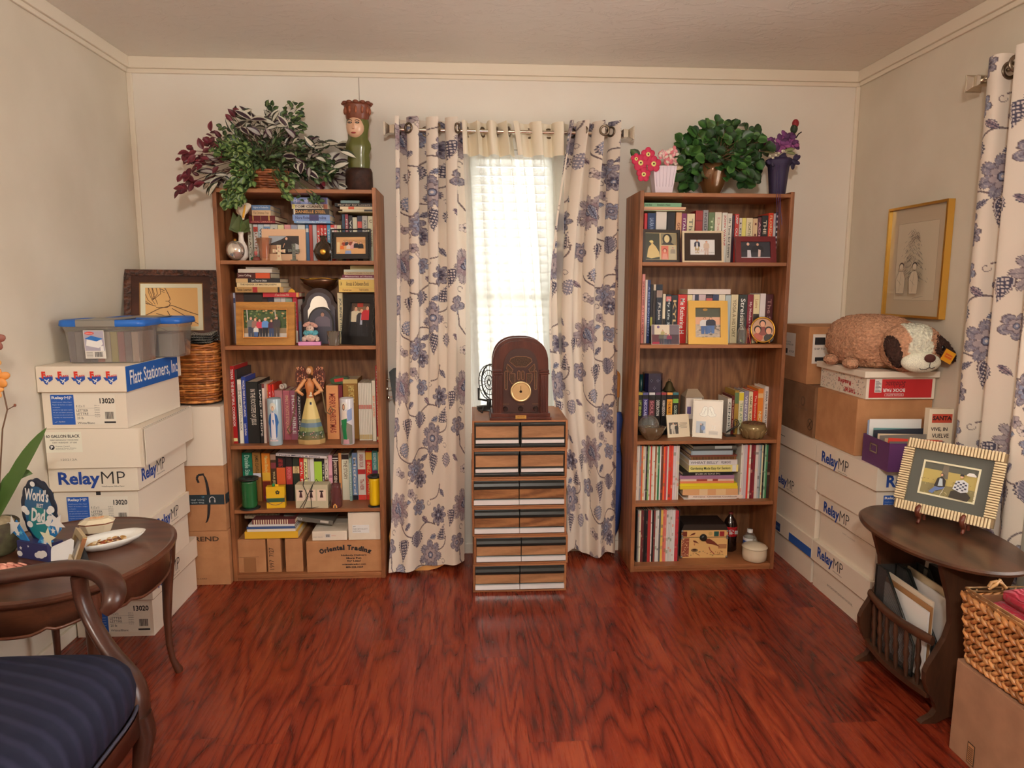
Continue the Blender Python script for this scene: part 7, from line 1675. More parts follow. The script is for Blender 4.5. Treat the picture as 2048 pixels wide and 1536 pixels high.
# oval gold frame
T=FR(1.352,3.262,SH[2]+.006,-6,12)
t=thing('framed_photo','oval gold-rimmed frame of three faces at the end of the right second shelf','picture frame',(1.39,3.28,SH[2]))
cx,cz,rx,rz_=.058,.062,.056,.060
mb=MB(T);mb.tube([(cx+rx*math.cos(a*math.pi/20),0,cz+rz_*math.sin(a*math.pi/20))for a in range(41)],.0042,WHITE,8);mb.ell((cx-.03,0,.002),(.005,.005,.005),WHITE,8);mb.ell((cx+.03,0,.002),(.005,.005,.005),WHITE,8);mb.build('frame',GOLD,t)
mb=MB(T);mb.disc(cx,cz,rx,rz_,c(190,150,120),.002,40)
for x,z_,r_,sh in((.058,.090,.017,(130,60,50)),(.034,.060,.019,(176,90,70)),(.086,.056,.019,(60,54,50))):
 mb.disc(x,z_-.034,.024,.022,c(*sh),.0012-z_*.002);mb.disc(x,z_+.004,r_*.95,r_,c(40,28,24),.0008-z_*.002);mb.disc(x,z_,r_*.68,r_*.82,c(214,160,130),.0004-z_*.002)
mb.build('photo_print',paint(.3),t)
mb=MB(T);mb.disc(cx,cz,rx,rz_,c(40,30,24),.008,30);mb.hexa([(cx-.01,.008,0),(cx+.01,.008,0),(cx+.01,.05,-.004),(cx-.01,.05,-.004),(cx-.01,.008,.08),(cx+.01,.008,.08),(cx+.01,.012,.08),(cx-.01,.012,.08)],BLACK);mb.build('easel_back',paint(.7),t)
# ================================================================ ornaments
def at(Z,x,y,Y):return UN(Z[0]+x/Z[2],Z[1]+y/Z[2],y=Y)
def spot(Z,x0,x1,yt,Y,zb):
 A=at(Z,x0,yt,Y);B=at(Z,x1,yt,Y);return(A.x+B.x)/2,(B.x-A.x)/2,A.z-zb
gl=glass('cut_glass',c(230,222,210),.05,1.4,.10);glb=glass('smoky_glass',c(120,96,70),.05,1.4,.5)
def turned(nm,label,cat,Z,x0,x1,yt,Y,zb,prof,mat,col=WHITE,part=None,sy=1.0,n=24,wob=None,group=None):
 cx,r,h=spot(Z,x0,x1,yt,Y,zb)
 t=thing(nm,label,cat,(cx,Y,zb),group)if label else None
 mb=MB();mb.lathe([(a*r,.0008+b*(h-.0008))for a,b in prof],cx,Y,n,col,1,sy,zb,wob)
 mb.build(part or 'body',mat,t);return t,cx,r,h
def sub(t,nm,mat,f,T=None):
 mb=MB(T);f(mb);return mb.build(nm,mat,t)
S1,S2,S3,S4,S5=SH[1:6]
cer=paint(.25,coat=.4)
# calla lily in a white vase
t,cx,r,h=turned('lily_vase','white bottle vase holding a calla lily on the left top shelf','vase',Z1,275,425,590,3.268,S1,[(.5,0),(.95,.12),(1,.3),(.85,.5),(.45,.68),(.35,.85),(.45,1),(.38,.98),(.28,.8)],cer,c(216,206,196),sy=.8)
P=[at(Z1,340,600,3.268),at(Z1,352,500,3.262),at(Z1,372,425,3.255)]
sub(t,'stem',paint(.5),lambda m:m.tube(P,.003,GRN,6))
def lily(m):
 b=at(Z1,378,452,3.252);V=[];n=20
 for j in range(7):
  f=j/6;rr_=.004+.029*f**1.3;zz=.058*f
  for i in range(n):
   a=2*math.pi*i/n;k_=1+(.55*f**2*max(0,math.cos(a-1.1)))
   V.append(b+Vector((rr_*k_*math.cos(a)*.95,-rr_*.55*math.sin(a)-.006*f*math.cos(a),zz*(1+.25*f*math.cos(a-1.2))-.012*f**3*(1-math.cos(a-1.1)))))
 m.add(V,[(j*n+i,j*n+(i+1)%n,(j+1)*n+(i+1)%n,(j+1)*n+i)for j in range(6)for i in range(n)],c(222,206,184),True)
sub(t,'lily_bloom',paint(.5),lily);sub(t,'spadix',paint(.6),lambda m:m.tube([at(Z1,376,430,3.246),at(Z1,385,370,3.240),at(Z1,400,285,3.236)],[.0045,.005,.0025],c(216,160,50),8))
for q in((262,420,3.275,.034),(330,450,3.264,.036),(440,500,3.272,.032)):sub(t,'leaf',paint(.45),lambda m:strap(m,[at(Z1,345,590,3.27),at(Z1,(345+q[0])/2,540,q[2]),at(Z1,q[0],q[1]-60,q[2])],q[3],c(70,84,40),Vector((0,-1,0))))
# iridescent ball, snow globe, crystal vase
pearl=simple('iridescent_glass',c(206,200,190),.06,.75,**{'Coat Weight':.8})
t=thing('glass_ball','large iridescent glass ball ornament before the lily vase, left top shelf','ornament',(0,0,0));cx,r,h=spot(Z1,158,410,690,3.238,S1);t.location=(cx,3.238,S1)
sub(t,'ball',pearl,lambda m:m.ell((cx,3.238,S1+h/2+.001),(r*.84,r*.78,h/2),WHITE,28));sub(t,'cap',GOLD,lambda m:m.lathe([(.006,0),(.006,.008),(.002,.010)],cx,3.238,12,WHITE,cz=S1+h-.001))
cx,r,h=spot(Z1,465,570,760,3.25,S1);t=thing('snow_globe','tiny snow globe with a red and green base on the left top shelf','snow globe',(cx,3.25,S1))
sub(t,'globe',gl,lambda m:m.ell((cx,3.25,S1+h*.62),(r*.8,r*.8,h*.38),WHITE,18));sub(t,'figure',paint(.5),lambda m:(m.ell((cx,3.25,S1+h*.55),(r*.4,r*.3,h*.2),c(190,50,44),10),m.ell((cx,3.249,S1+h*.75),(r*.25,r*.25,h*.12),SKIN,10)))
sub(t,'base',paint(.5),lambda m:(m.lathe([(r*.9,.0005),(r,h*.12),(r*.7,h*.28)],cx,3.25,18,c(110,50,40),cz=S1),m.ell((cx-r*.5,3.238,S1+h*.14),(r*.5,.005,h*.13),c(20,90,60),8)))
t,*_=turned('crystal_vase','small cut crystal vase beside the snow globe, left top shelf','vase',Z1,522,704,660,3.262,S1,[(.62,0),(.60,.1),(.66,.5),(.98,1),(.92,1),(.58,.45),(.50,.12)],glass('rosy_crystal',c(214,180,150),.05,1.4,.18),n=16,wob=lambda a:1+.06*math.cos(8*a),part='vase_body')
def cross(label,x0,x1,yt,Y,col,mat,jewel):
 cx,r,h=spot(Z1,x0,x1,yt,Y,S1);t=thing('cross',label,'cross',(cx,Y,S1),'small standing crosses')
 a=r*.30;P=[(-a,.004),(a,.004),(a*.9,h*.55),(r,h*.50),(r,h*.50+a*2),(a*.9,h*.50+a*1.6),(a*1.1,h),(-a*1.1,h),(-a*.9,h*.50+a*1.6),(-r,h*.50+a*2),(-r,h*.50),(-a*.9,h*.55)]
 sub(t,'cross_body',mat,lambda m:m.prism(P,0,.006,col),TM((cx,Y,S1)));sub(t,'base',mat,lambda m:m.box(-r*.55,r*.55,-.008,.012,.0005,.005,col),TM((cx,Y,S1)))
 for x,z_ in((0,h*.62),(0,h*.85),(0,h*.30),(-r*.6,h*.62),(r*.6,h*.62)):sub(t,'stud',paint(.15,.3),lambda m:m.ell((x,-.001,z_),(.004,.003,.005),jewel,8),TM((cx,Y,S1)))
cross('small pale jewelled cross before the white books, left top shelf',710,852,738,3.236,c(196,180,150),paint(.3,.4),c(230,170,150));cross('small grey-green pewter cross before the beige frame, left top shelf',884,1012,726,3.236,c(96,100,92),paint(.45,.4),c(120,126,116))
t,cx,r,h=turned('round_bottle','round dark brown glass bottle beside the black openwork frame','bottle',Z1,1172,1405,632,3.262,S1,[(.3,0),(.7,.08),(1,.38),(.7,.68),(.28,.78),(.26,.88),(.40,1),(.3,1)],glass('dark_brown_glass',c(52,38,24),.05,1.4,.85),sy=.55,n=30,wob=lambda a:1+.03*math.cos(14*a));sub(t,'rosette',GOLD,lambda m:m.ell((cx,3.262-r*.53,S1+h*.36),(r*.3,.004,r*.3),WHITE,14))
# second shelf
def arch2(w,h,n=16):return[(-w,0),(w,0),(w,h*.68),(w*.80,h*.76)]+[(w*.78*math.cos(math.pi*i/n),h*.76+h*.24*math.sin(math.pi*i/n))for i in range(n+1)]+[(-w*.80,h*.76),(-w,h*.68)]
cx,r,h=spot(Z2,1018,1446,320,3.34,S2);t=thing('arched_mirror','dark wood arched clock-shaped mirror on the left second shelf','mirror',(cx,3.34,S2));T=TM((cx,3.34,S2+.001));dw=wood('ebony_stain',c(60,44,46),c(36,24,26),'z',2,.25,1,.5)
sub(t,'case',dw,lambda m:m.prism(arch2(r,h),.012,.055,WHITE),T);sub(t,'inner_frame',wood('slate_stain',c(92,90,100),c(50,44,50),'z',2,.25,1,.5),lambda m:m.prism(arch2(r*.84,h*.92),0,.014,WHITE),T)
sub(t,'mirror_glass',simple('mirror_silver',(.85,.88,.9),.05,.9),lambda m:m.poly([(x*.72,z_*.9+.008)for x,z_ in arch2(r*.84,h*.92)],WHITE,-.001),T)
cx,r,h=spot(Z2,1100,1392,535,3.30,S2);t=thing('framed_portrait','small arched portrait photo of a bearded man before the dark mirror','picture frame',(cx,3.30,S2));T=TM((cx,3.30,S2+.001),rx=math.radians(-6))
ar=lambda w,h_:[(-w,0),(w,0)]+[(w*math.cos(math.pi*i/18),h_*.58+h_*.42*math.sin(math.pi*i/18))for i in range(19)]
sub(t,'frame',blackw,lambda m:m.prism(ar(r,h),0,.008,WHITE),T);sub(t,'photo_print',paint(.3),lambda m:(m.poly([(x*.9,z_*.94+.003)for x,z_ in ar(r,h)],c(58,58,72),-.001),D2(m,-r*.8,0,r*.8,h,-.0012).person(.6,.12,.86,c(90,82,96),None,c(40,34,34),c(150,110,96),wd=1.3)),T)
cx,r,h=spot(Z2,1028,1462,180,3.38,S2);zt=at(Z2,1240,332,3.38).z
t=thing('gold_dish','oval dark dish with a gold rim on top of the arched mirror','dish',(cx,3.372,zt));zq=S2+spot(Z2,1018,1446,320,3.34,S2)[2]+.0015;sub(t,'dish',simple('bronze_dark_gold',c(76,48,28),.25,.5),lambda m:m.lathe([(r*.4,.0),(r*.8,.018),(r,.042),(r*.96,.043),(r*.7,.022),(0,.010)],cx,3.372,28,WHITE,1,.42,zq));sub(t,'gold_rim',GOLD,lambda m:m.tube([(cx+r*math.cos(a*math.pi/16),3.372+r*.42*math.sin(a*math.pi/16),zq+.042+.004*math.sin(a*.8))for a in range(33)],.0022,WHITE,6))
zq=at(Z2,930,372,3.35).z+.0015
t=thing('gold_shell_ornament','small gold arched ornament standing on the red lying book','ornament',(at(Z2,932,350,3.35).x,3.35,zq));sub(t,'arch',GOLD,lambda m:(m.prism([(-.016,0),(.016,0),(.013,.010),(0,.018),(-.013,.010)],0,.010,WHITE),m.box(-.017,.017,-.003,.014,0,.002,WHITE)),TM((at(Z2,932,350,3.35).x,3.345,zq)))
# bunny on a pink book
cx,r,h=spot(Z2,1005,1225,920,3.235,S2)
pk_=sub(None,"book",bkm,lambda m:m.box(0,.1,0,.055,0,.016,c(196,130,176),front=c(206,140,186)),TM((cx-r,3.232,S2+.0006),rz=math.radians(6)));tag(pk_,"small pink book under the plush bunny, left second shelf","book")
by=3.258;bz_=S2+.0172;cx=at(Z2,1150,900,by).x;fz=paint(.95,kind='fur');t=thing('plush_bunny','white plush bunny with pink ears and a fluffy blue collar on the pink book','plush toy',(cx,by,bz_));CW=c(216,190,176)
sub(t,'body',fz,lambda m:m.ell((cx,by,bz_+.024),(.031,.020,.024),CW,22));sub(t,'head',fz,lambda m:m.ell((cx-.002,by-.004,bz_+.058),(.018,.016,.017),CW,20));sub(t,'collar',paint(.95,kind='fur'),lambda m:[m.ell((cx+.024*math.cos(a),by-.002+.016*math.sin(a),bz_+.040+.003*math.sin(3*a)),(.011,.010,.010),c(100,176,190),10)for a in[i*.55 for i in range(12)]])
for a,b,s_ in((-.020,.086,55),(.020,.083,-58)):sub(t,'ear',fz,lambda m:m.ell((0,0,0),(.020,.004,.009),c(206,160,146),14),TM((cx+a*.8,by-.004,bz_+b-.006))@rotm(0,math.radians(-s_*.5 if s_>0 else-s_*.5),0))
for s_ in(-1,1):
 sub(t,'eye',paint(.1),lambda m:m.ell((cx-.002+s_*.006,by-.0195,bz_+.063),(.002,.0015,.002),BLACK,8));sub(t,'paw',fz,lambda m:m.ell((cx+s_*.030,by-.008,bz_+.012),(.011,.010,.012),CW,12))
turned('glass_tumbler','small cut-glass tumbler between the bunny and the black frame','glass',Z2,1330,1478,810,3.238,S2,[(.80,0),(.84,.1),(.96,1),(.88,1),(.74,.12),(0,.08)],glass('grey_cut_glass',c(150,138,124),.05,1.4,.4),n=30,wob=lambda a:1+.05*math.cos(15*a),part='tumbler')
# third shelf: two printed candles, the angel, ribbon roll, wrapped box
def candle(label,x0,x1,yt,body,fig):
 cx,r,h=spot(Z3,x0,x1,yt,3.232,S3);t=thing('prayer_candle',label,'candle',(cx,3.232,S3),'prayer candles on the left third shelf')
 sub(t,'glass_cylinder',cer,lambda m:m.lathe([(r*.93,.0006),(r,.004),(r,h-.003),(r*.95,h),(r*.8,h-.004),(0,h-.010)],cx,3.232,32,body,cz=S3))
 m=MB()
 def w(P,col,k_):  # wrap a flat figure on the cylinder
  def clip(P,lim,sg):
   O=[]
   for(x0,z0),(x1,z1)in zip(P,P[1:]+P[:1]):
    i0,i1=sg*x0<=sg*lim,sg*x1<=sg*lim
    if i0:O.append((x0,z0))
    if i0!=i1:f=(lim-x0)/(x1-x0);O.append((lim,z0+f*(z1-z0)))
   return O
  st_=r/7
  for j in range(int(math.floor(min(p[0]for p in P)/st_)),int(math.ceil(max(p[0]for p in P)/st_))):
   Q=clip(clip(list(P),j*st_,-1),(j+1)*st_,1)
   if len(Q)<3:continue
   V=[]
   for x,z_ in Q:a=x/r;q=r+.0004+.00025*k_;V.append((cx+q*math.sin(a),3.232-q*math.cos(a),S3+z_*h))
   m.add(V,[tuple(range(len(V)))],col,False)
 fig(w,r);m.build('printed_figure',cer,t)
def ep(cx,cz,a,b,n=14):return[(cx+a*math.cos(2*math.pi*i/n),cz+b*math.sin(2*math.pi*i/n))for i in range(n)]
def fmary(w,r):
 w(ep(0,.84,r*.42,.085),c(206,206,196),1)
 for s_ in(-1,1):w([(0,.74),(s_*r*.55,.66),(s_*r*.80,.5),(s_*r*.6,.42),(s_*r*.5,.2),(s_*r*.15,.12),(0,.3)],c(40,96,160),2)
 w([(-r*.22,.72),(r*.22,.72),(r*.3,.5),(r*.34,.14),(-r*.34,.14),(-r*.3,.5)],c(206,206,214),3);w(ep(0,.80,r*.17,.055),c(190,150,120),4);w(ep(0,.79,r*.11,.04),c(226,186,160),5);w([(-r*.6,.10),(r*.6,.10),(r*.6,.13),(-r*.6,.13)],c(206,190,190),2);w([(-r*.12,.56),(r*.12,.56),(r*.05,.44)],c(60,110,176),5)
def fjude(w,r):
 w([(-r*.9,.02),(r*.9,.02),(r*.9,.42),(0,.5),(-r*.9,.42)],c(120,120,110),1);w([(0,.5),(r*.9,.55),(r*.9,.8),(r*.2,.75)],c(130,150,190),1);w(ep(-r*.25,.84,r*.5,.09),c(226,222,206),2);w(ep(-r*.3,.82,r*.2,.07),c(90,56,40),3);w(ep(-r*.28,.82,r*.13,.05),c(206,160,130),4)
 w([(-r*.55,.76),(r*.1,.74),(r*.2,.55),(-r*.7,.52)],c(216,206,196),3);w([(-r*.75,.54),(r*.15,.58),(0,.34),(r*.1,.12),(-r*.45,.14)],c(30,120,70),4);w([(-r*.5,.03),(r*.4,.03),(r*.3,.14),(-r*.4,.12)],c(180,140,150),3)
candle('tall pale-blue printed candle of a blue-robed lady, left of the angel',567,733,640,c(156,176,186),fmary);candle('tall white printed candle of a green-robed saint, right of the angel',1440,1608,636,c(196,196,200),fjude)
AY=3.262;A0=at(Z3,1085,1185,3.23);cx=at(Z3,1095,900,AY).x
t=thing('angel_figurine','painted angel figurine with brown wings and landscape skirt, left third shelf','figurine',(cx,AY,S3));Hh=at(Z3,1080,262,AY).z-S3;zf=lambda y:at(Z3,1080,y,AY).z-S3
SK=[c(170,140,90)]*1+[c(96,92,56)]*1+[c(70,84,60)]*1+[c(120,130,80)]+[c(84,110,130)]+[c(150,150,110)]+[c(206,186,120)]*3+[c(186,120,70)]*5
pr=[(.062,.0006),(.063,.016),(.059,.030),(.055,.042),(.050,.056),(.045,.070),(.041,.082),(.030,.115),(.022,.135),(.016,.150),(.015,.165),(.020,.185),(.021,.198),(.010,.206),(.007,.214)]
k_=zf(262)/.252
sub(t,'gown',paint(.45),lambda m:m.lathe([(a,b*k_)for a,b in pr],cx,AY,28,SK,1,.75,S3,wob=lambda a:1+.05*math.cos(7*a)))
def dec(m):
 r2=random.Random(5)
 for q in range(34):
  a=r2.uniform(-1.2,1.2);zz=r2.uniform(.022,.045);rr_=.0605;m.ell((cx+rr_*math.sin(a),AY-rr_*.75*math.cos(a),S3+zz*k_),(.0028,.002,.0028),c(*r2.choice(((206,150,150),(196,190,180),(60,90,60),(130,150,130),(50,60,50)))),7)
 for zz,w_,col in((.150,.004,(40,50,60)),(.146,.004,(60,80,110))):m.ell((cx+.006,AY-.017,S3+zz*k_*.9),(.005,.002,w_),c(*col),8)
sub(t,'painted_flowers',paint(.5),dec)
hz=S3+zf(310);sub(t,'head',paint(.5),lambda m:m.ell((cx,AY-.002,hz),(.0125,.0125,.016),c(222,176,140),18));sub(t,'hair',paint(.6),lambda m:(m.ell((cx+.003,AY+.004,hz+.004),(.0165,.013,.018),c(170,110,56),16),m.ell((cx+.013,AY,hz-.010),(.006,.006,.012),c(170,110,56),10)))
sub(t,'face',paint(.4),lambda m:[m.ell((cx+x,AY-.0142,hz+z_),s_,col,7)for x,z_,s_,col in((-.004,.002,(.0018,.001,.001),BLACK),(.004,.002,(.0018,.001,.001),BLACK),(0,-.007,(.003,.001,.001),c(170,60,50)),(0,-.002,(.0014,.0018,.003),c(214,166,130)))])
for s_ in(-1,1):
 W_=[(s_*.008,zf(540)),(s_*.058,zf(520)),(s_*.070,zf(430)),(s_*.068,zf(340)),(s_*.052,zf(265)),(s_*.034,zf(255)),(s_*.018,zf(310)),(s_*.010,zf(420))]
 def wing(m):
  m.prism(W_,.020,.026,c(86,44,34));r2=random.Random(3)
  for q in range(70):
   f=r2.random();g=r2.random();m.ell((s_*(.014+.048*f),.019,zf(530)+(zf(275)-zf(530))*g),(.0022,.0014,.0045),c(*r2.choice(((196,130,96),(150,80,60),(216,160,120),(60,30,26)))),6)
 sub(t,'wing',paint(.5),wing,TM((cx,AY,S3)))
 sub(t,'arm',paint(.5),lambda m:m.tube([(cx+s_*.018,AY,S3+zf(410)),(cx+s_*.040,AY-.006,S3+zf(490)),(cx+s_*.055,AY-.012,S3+zf(545)),(cx+s_*.026,AY-.028,S3+zf(590))],[.008,.010,.012,.006],c(206,146,96),8))
 sub(t,'sash',paint(.5),lambda m:m.tube([(cx+s_*.030,AY-.018,S3+zf(540)),(cx+s_*.062,AY-.020,S3+zf(560)),(cx+s_*.068,AY-.016,S3+zf(700)),(cx+s_*.072,AY-.014,S3+zf(800)),(cx+s_*.094,AY-.014,S3+zf(830 if s_>0 else 960)),(cx+s_*.108,AY-.012,S3+zf(780 if s_>0 else 1010)),(cx+s_*.096,AY-.014,S3+zf(740 if s_>0 else 1060)),(cx+s_*.086,AY-.014,S3+zf(790 if s_>0 else 1020))],.005,c(110,96,66),6,flat=(1.3,.5)))
sub(t,'dove',paint(.5),lambda m:(m.ell((cx+.010,AY-.030,S3+zf(600)),(.009,.004,.005),c(220,206,180),10),m.ell((cx+.012,AY-.030,S3+zf(575)),(.004,.003,.009),c(220,206,180),8)))
zq=S3+at(Z3,790,548,3.33).z-S3
def roll(m):
 T0=m.T;m.T=T0@rotm(math.radians(90),0,0)
 m.lathe([(.006,0),(.0135,0),(.0135,.003),(.010,.004),(.010,.022),(.0135,.023),(.0135,.026),(.006,.026),(.005,.013),(.006,0)],0,0,24,c(206,200,190),cap=False);m.lathe([(.0055,.0002),(.0,.0003)],0,0,12,BLACK);m.T=T0
t=thing('ribbon_roll','small roll of white ribbon resting on the pink books, left third shelf','ribbon',(at(Z3,775,500,3.34).x,3.35,zq));sub(t,'spool',paint(.6),roll,TM((at(Z3,760,500,3.345).x,3.372,zq+.0155),rz=math.radians(-20)))
zq=at(Z3,1350,488,3.335).z+.001;cx=at(Z3,1440,400,3.36).x
t=thing('christmas_box','small clear Christmas package in green with a red label, beside the angel wing','box',(cx,3.37,zq));sub(t,'package',paint(.4),lambda m:m.prism([(-.036,.004),(.040,.004),(.050,.020),(.036,.037),(-.020,.040),(-.048,.026)],0,.04,c(60,92,60),c(120,130,110)),TM((cx,3.355,zq)));sub(t,'red_label',paint(.4),lambda m:m.poly([(-.022,.012),(.022,.018),(.020,.034),(-.026,.028)],c(196,50,50)),TM((cx,3.354,zq)))
# fourth shelf
def spool(label,x0,x1,yt,Y,col,g=None):
 cx,r,h=spot(Z4,x0,x1,yt,Y,S4);t=thing('ribbon_spool',label,'ribbon spool',(cx,Y,S4),'curling ribbon spools on the left fourth shelf')
 sub(t,'flange',blackp,lambda m:(m.lathe([(r,.0006),(r,.004),(r*.2,.006)],cx,Y,28,BLACK,cz=S4),m.lathe([(r*.25,h-.012),(r*.94,h-.009),(r,h-.002),(r*.92,h),(r*.4,h-.002),(r*.3,h-.014)],cx,Y,28,BLACK,cz=S4)))
 sub(t,'ribbon',paint(.22,coat=.5),lambda m:m.lathe([(r*.3,.006)]+[(r*(.74+.012*(q%2)),.008+(h-.020)*q/13)for q in range(14)]+[(r*.3,h-.012)],cx,Y,28,col,cz=S4))
spool('black-ended spool of dark green curling ribbon, left fourth shelf',222,468,455,3.245,c(24,90,48));spool('black-ended spool of bright yellow curling ribbon, left fourth shelf',1772,1945,425,3.245,c(224,176,20))
cx,r,h=spot(Z4,548,785,565,3.24,S4);T=TM((cx,3.235,S4+.0006),rz=math.radians(4));YL=c(220,172,30);t=thing('gift_box','small yellow flowered gift box with a purple string handle, left fourth shelf','gift box',T.translation)
def gbx(m):
 m.box(-r*.92,r*.92,0,.035,0,h,YL);m.rect(-r*.92,h*.28,r*.92,h*.47,c(50,84,60))
 for q in range(5):a=math.pi/2+q*2*math.pi/5;m.disc(r*.22+.0065*math.cos(a),h*.74+.0065*math.sin(a),.0042,.0042,c(60,60,40),-.0014,10)
sub(t,'box_body',paint(.5),gbx,T);sub(t,'tissue',paint(.7),lambda m:(m.ell((-.010,.015,h+.003),(.007,.008,.011),c(30,130,70),10),m.box(-.002,.014,.010,.013,h,h+.010,YL)),T);sub(t,'string_handle',paint(.5),lambda m:m.tube([(r*.98*math.cos(a),-.003,h*.6+h*.45*math.sin(a))for a in[math.pi*1.0+i*math.pi/10 for i in range(11)]],.0011,c(110,60,96),5),T)
cx,r,h=spot(Z4,905,1300,540,3.232,S4);T=TM((cx,3.225,S4+.0006),rz=math.radians(-3));t=thing('stamp_box','beige box printed with three bells tied with black ribbon, left fourth shelf','box',T.translation)
def bells(m):
 m.box(-r,r,0,.06,0,h,c(186,178,150))
 for q in(-.66,-.02,.62):
  x=q*r;m.rect(x-r*.27,h*.32,x+r*.27,h*.80,c(216,196,176));m.poly([(x-.008,h*.46),(x+.008,h*.46),(x+.005,h*.62),(x+.003,h*.70),(x-.003,h*.70),(x-.005,h*.62)],c(70,40,44),-.0014);m.rect(x-.009,h*.70,x+.009,h*.76,c(40,30,34),-.0016)
sub(t,'box_body',paint(.6),bells,T)
def rib(m):
 for P in([(-r*.55,-.003,0),(-r*.2,-.004,h*.5),(-r*.5,-.003,h*1.0)],[(-r*.75,-.003,0),(-r*.3,-.004,h*.45),(r*.1,-.003,h*1.02),(r*.3,.01,h*1.22),(r*.38,.015,h*1.1)],[(0,-.003,0),(-r*.05,-.004,h*.6),(r*.1,-.003,h)],[(-r,.01,.001),(0,-.003,.001),(r,.01,h*.12),(r*1.15,.01,h*.35)],[(-r*.5,0,h),(-r*.45,.01,h*1.2),(-r*.2,.02,h*1.22)]):m.tube(P,.0028,BLACK,6,flat=(1,.5))
sub(t,'ribbon',paint(.3),rib,T)
t,cx,r,h=turned('jar_candle','small glass jar candle with a lady label on the left fourth shelf','candle',Z4,1320,1465,530,3.238,S4,[(.85,0),(1,.05),(1,.72),(.82,.86),(.86,1),(.8,1),(.74,.86)],glass('plum_glass',c(120,70,70),.05,1.4,.55),part='jar');sub(t,'label',paint(.5),lambda m:(m.poly([(-.010,.004),(.010,.004),(.009,.016),(0,.026),(-.009,.016)],c(206,150,80),0),m.poly([(-.004,.005),(.004,.005),(.003,.015),(0,.020),(-.003,.015)],c(60,60,60),-.0006)),TM((cx,3.238-r-.0012,S4)))
# bottom shelf cartons
def cbox(label,Z,x0,x1,yt,Y,d,mat,deco=(),zb=S5,nm='small_carton',rz=0,col=WHITE,group=None):
 A=at(Z,x0,yt,Y);B=at(Z,x1,yt,Y);return carton(nm,label,TM((A.x,Y,zb+.0006),rz=rz),B.x-A.x,d,A.z-zb-.001,mat,deco,group=group,col=col)
cbox('taped brown carton at the left end of the left bottom shelf',Z5,200,540,420,3.235,.22,CARDB,[('packing_tape','front',lambda m:(m.rect(.028,.004,.085,.075,c(140,96,60)),m.rect(0.001,.078,.10,.0795,c(110,78,52))))],rz=.02)
cbox('narrow brown carton with handwritten date, left bottom shelf',Z5,562,722,402,3.235,.23,CARDB,[('handwriting','front',lambda m:m.text('1997  7/27',.008,.015,.030,.125,KR,rot=90))])
cbox('plain narrow brown carton at the middle of the left bottom shelf',Z5,778,990,408,3.235,.23,CARDB)
A=at(Z5,1035,440,3.222);B=at(Z5,1940,420,3.222);Wo,Ho=B.x-A.x,A.z-S5-.001
def ori(m):
 s_='Oriental Trading';n=len(s_);sz=Wo*.66/n
 wd=[1.15,.7,.4,.9,.9,.6,.9,.4,.6,1.0,.7,.9,.9,.4,.9,.9];tot=sum(wd);x=0
 for ch,w_ in zip(s_,wd):
  f=(x+w_/2)/tot;a=(f-.5);X=Wo*(.17+.70*f);Zc=Ho*(.80-.55*a*a)
  if ch!=' ':
   T0=m.T;m.T=T0@Matrix.Translation((X,0,Zc))@rotm(0,a*.75,0);ww=Wo*.70*w_/tot*.47;hh=Ho*(.115 if ch in 'rnea' else.165);m.text(ch,-ww,-Ho*(.09 if ch!='g' else.14),ww,-Ho*.09+(hh if ch!='g' else Ho*.115),INK,bold=.06);m.T=T0
  x+=w_
 for q,(s2,a,b)in enumerate((('Nobody Delivers',.47,.79),('More Fun',.54,.72),('for Less!',.55,.71),('orientaltrading.com',.48,.78),('800-228-2269',.53,.74))):zz=Ho*(.50-q*.088-(.03 if q>2 else 0));m.text(s2,Wo*(a-.01),zz,Wo*(b+.01),zz+Ho*.062,INK,bold=.03)
carton('small_carton','wide brown mail-order carton with arched black lettering, left bottom shelf',TM((A.x,3.222,S5+.0006)),Wo,.25,Ho,CARDB,[('printed_lettering','front',ori)])
zt=S5+Ho+.0012
cbox('flat white parcel box with a barcode on the mail-order carton',Z5,1107,1528,318,3.228,.22,CARDW,[('printed_label','front',lambda m:(m.text('PRIORITY MAIL BOX',.006,.016,.05,.020,c(110,110,130)),m.rect(.062,.014,.088,.034,c(200,196,190)),*[m.rect(.066+q*.003,.018,.0675+q*.003,.031,INK,-.0016)for q in range(6)],m.text('FRAGILE',.092,.022,.112,.026,c(190,80,90))))],zb=zt)
cbox('white cube box with a typed label at the right of the left bottom shelf',Z5,1538,1925,95,3.228,.20,CARDW,[('paper_label','front',lambda m:(m.rect(.02,.035,.10,.075,c(224,220,212)),m.text('#47',.024,.064,.036,.070,INK,-.0016),m.text('MARY BETH ELLIOTT',.024,.052,.092,.058,c(110,106,100),-.0016),m.text('BATES CHINA',.024,.041,.06,.047,c(110,106,100),-.0016)))],zb=zt)
mb=MB(TM((at(Z5,760,150,3.27).x,3.275,at(Z5,900,190,3.27).z+.008))@rotm(0,math.radians(8.5),0));mb.box(0,.235,0,.18,0,.022,c(96,92,84));mb.text('PHOTOSTICK',.01,.005,.09,.017,WHITE,-.001);mb.rect(.175,.006,.215,.017,c(180,176,166));mb.build('photo_gadget_box',paint(.5),None,'grey tilted gadget box under the fourth shelf board, left bookcase','box')
zb0=S5+at(Z5,562,402,3.235).z-S5+.002
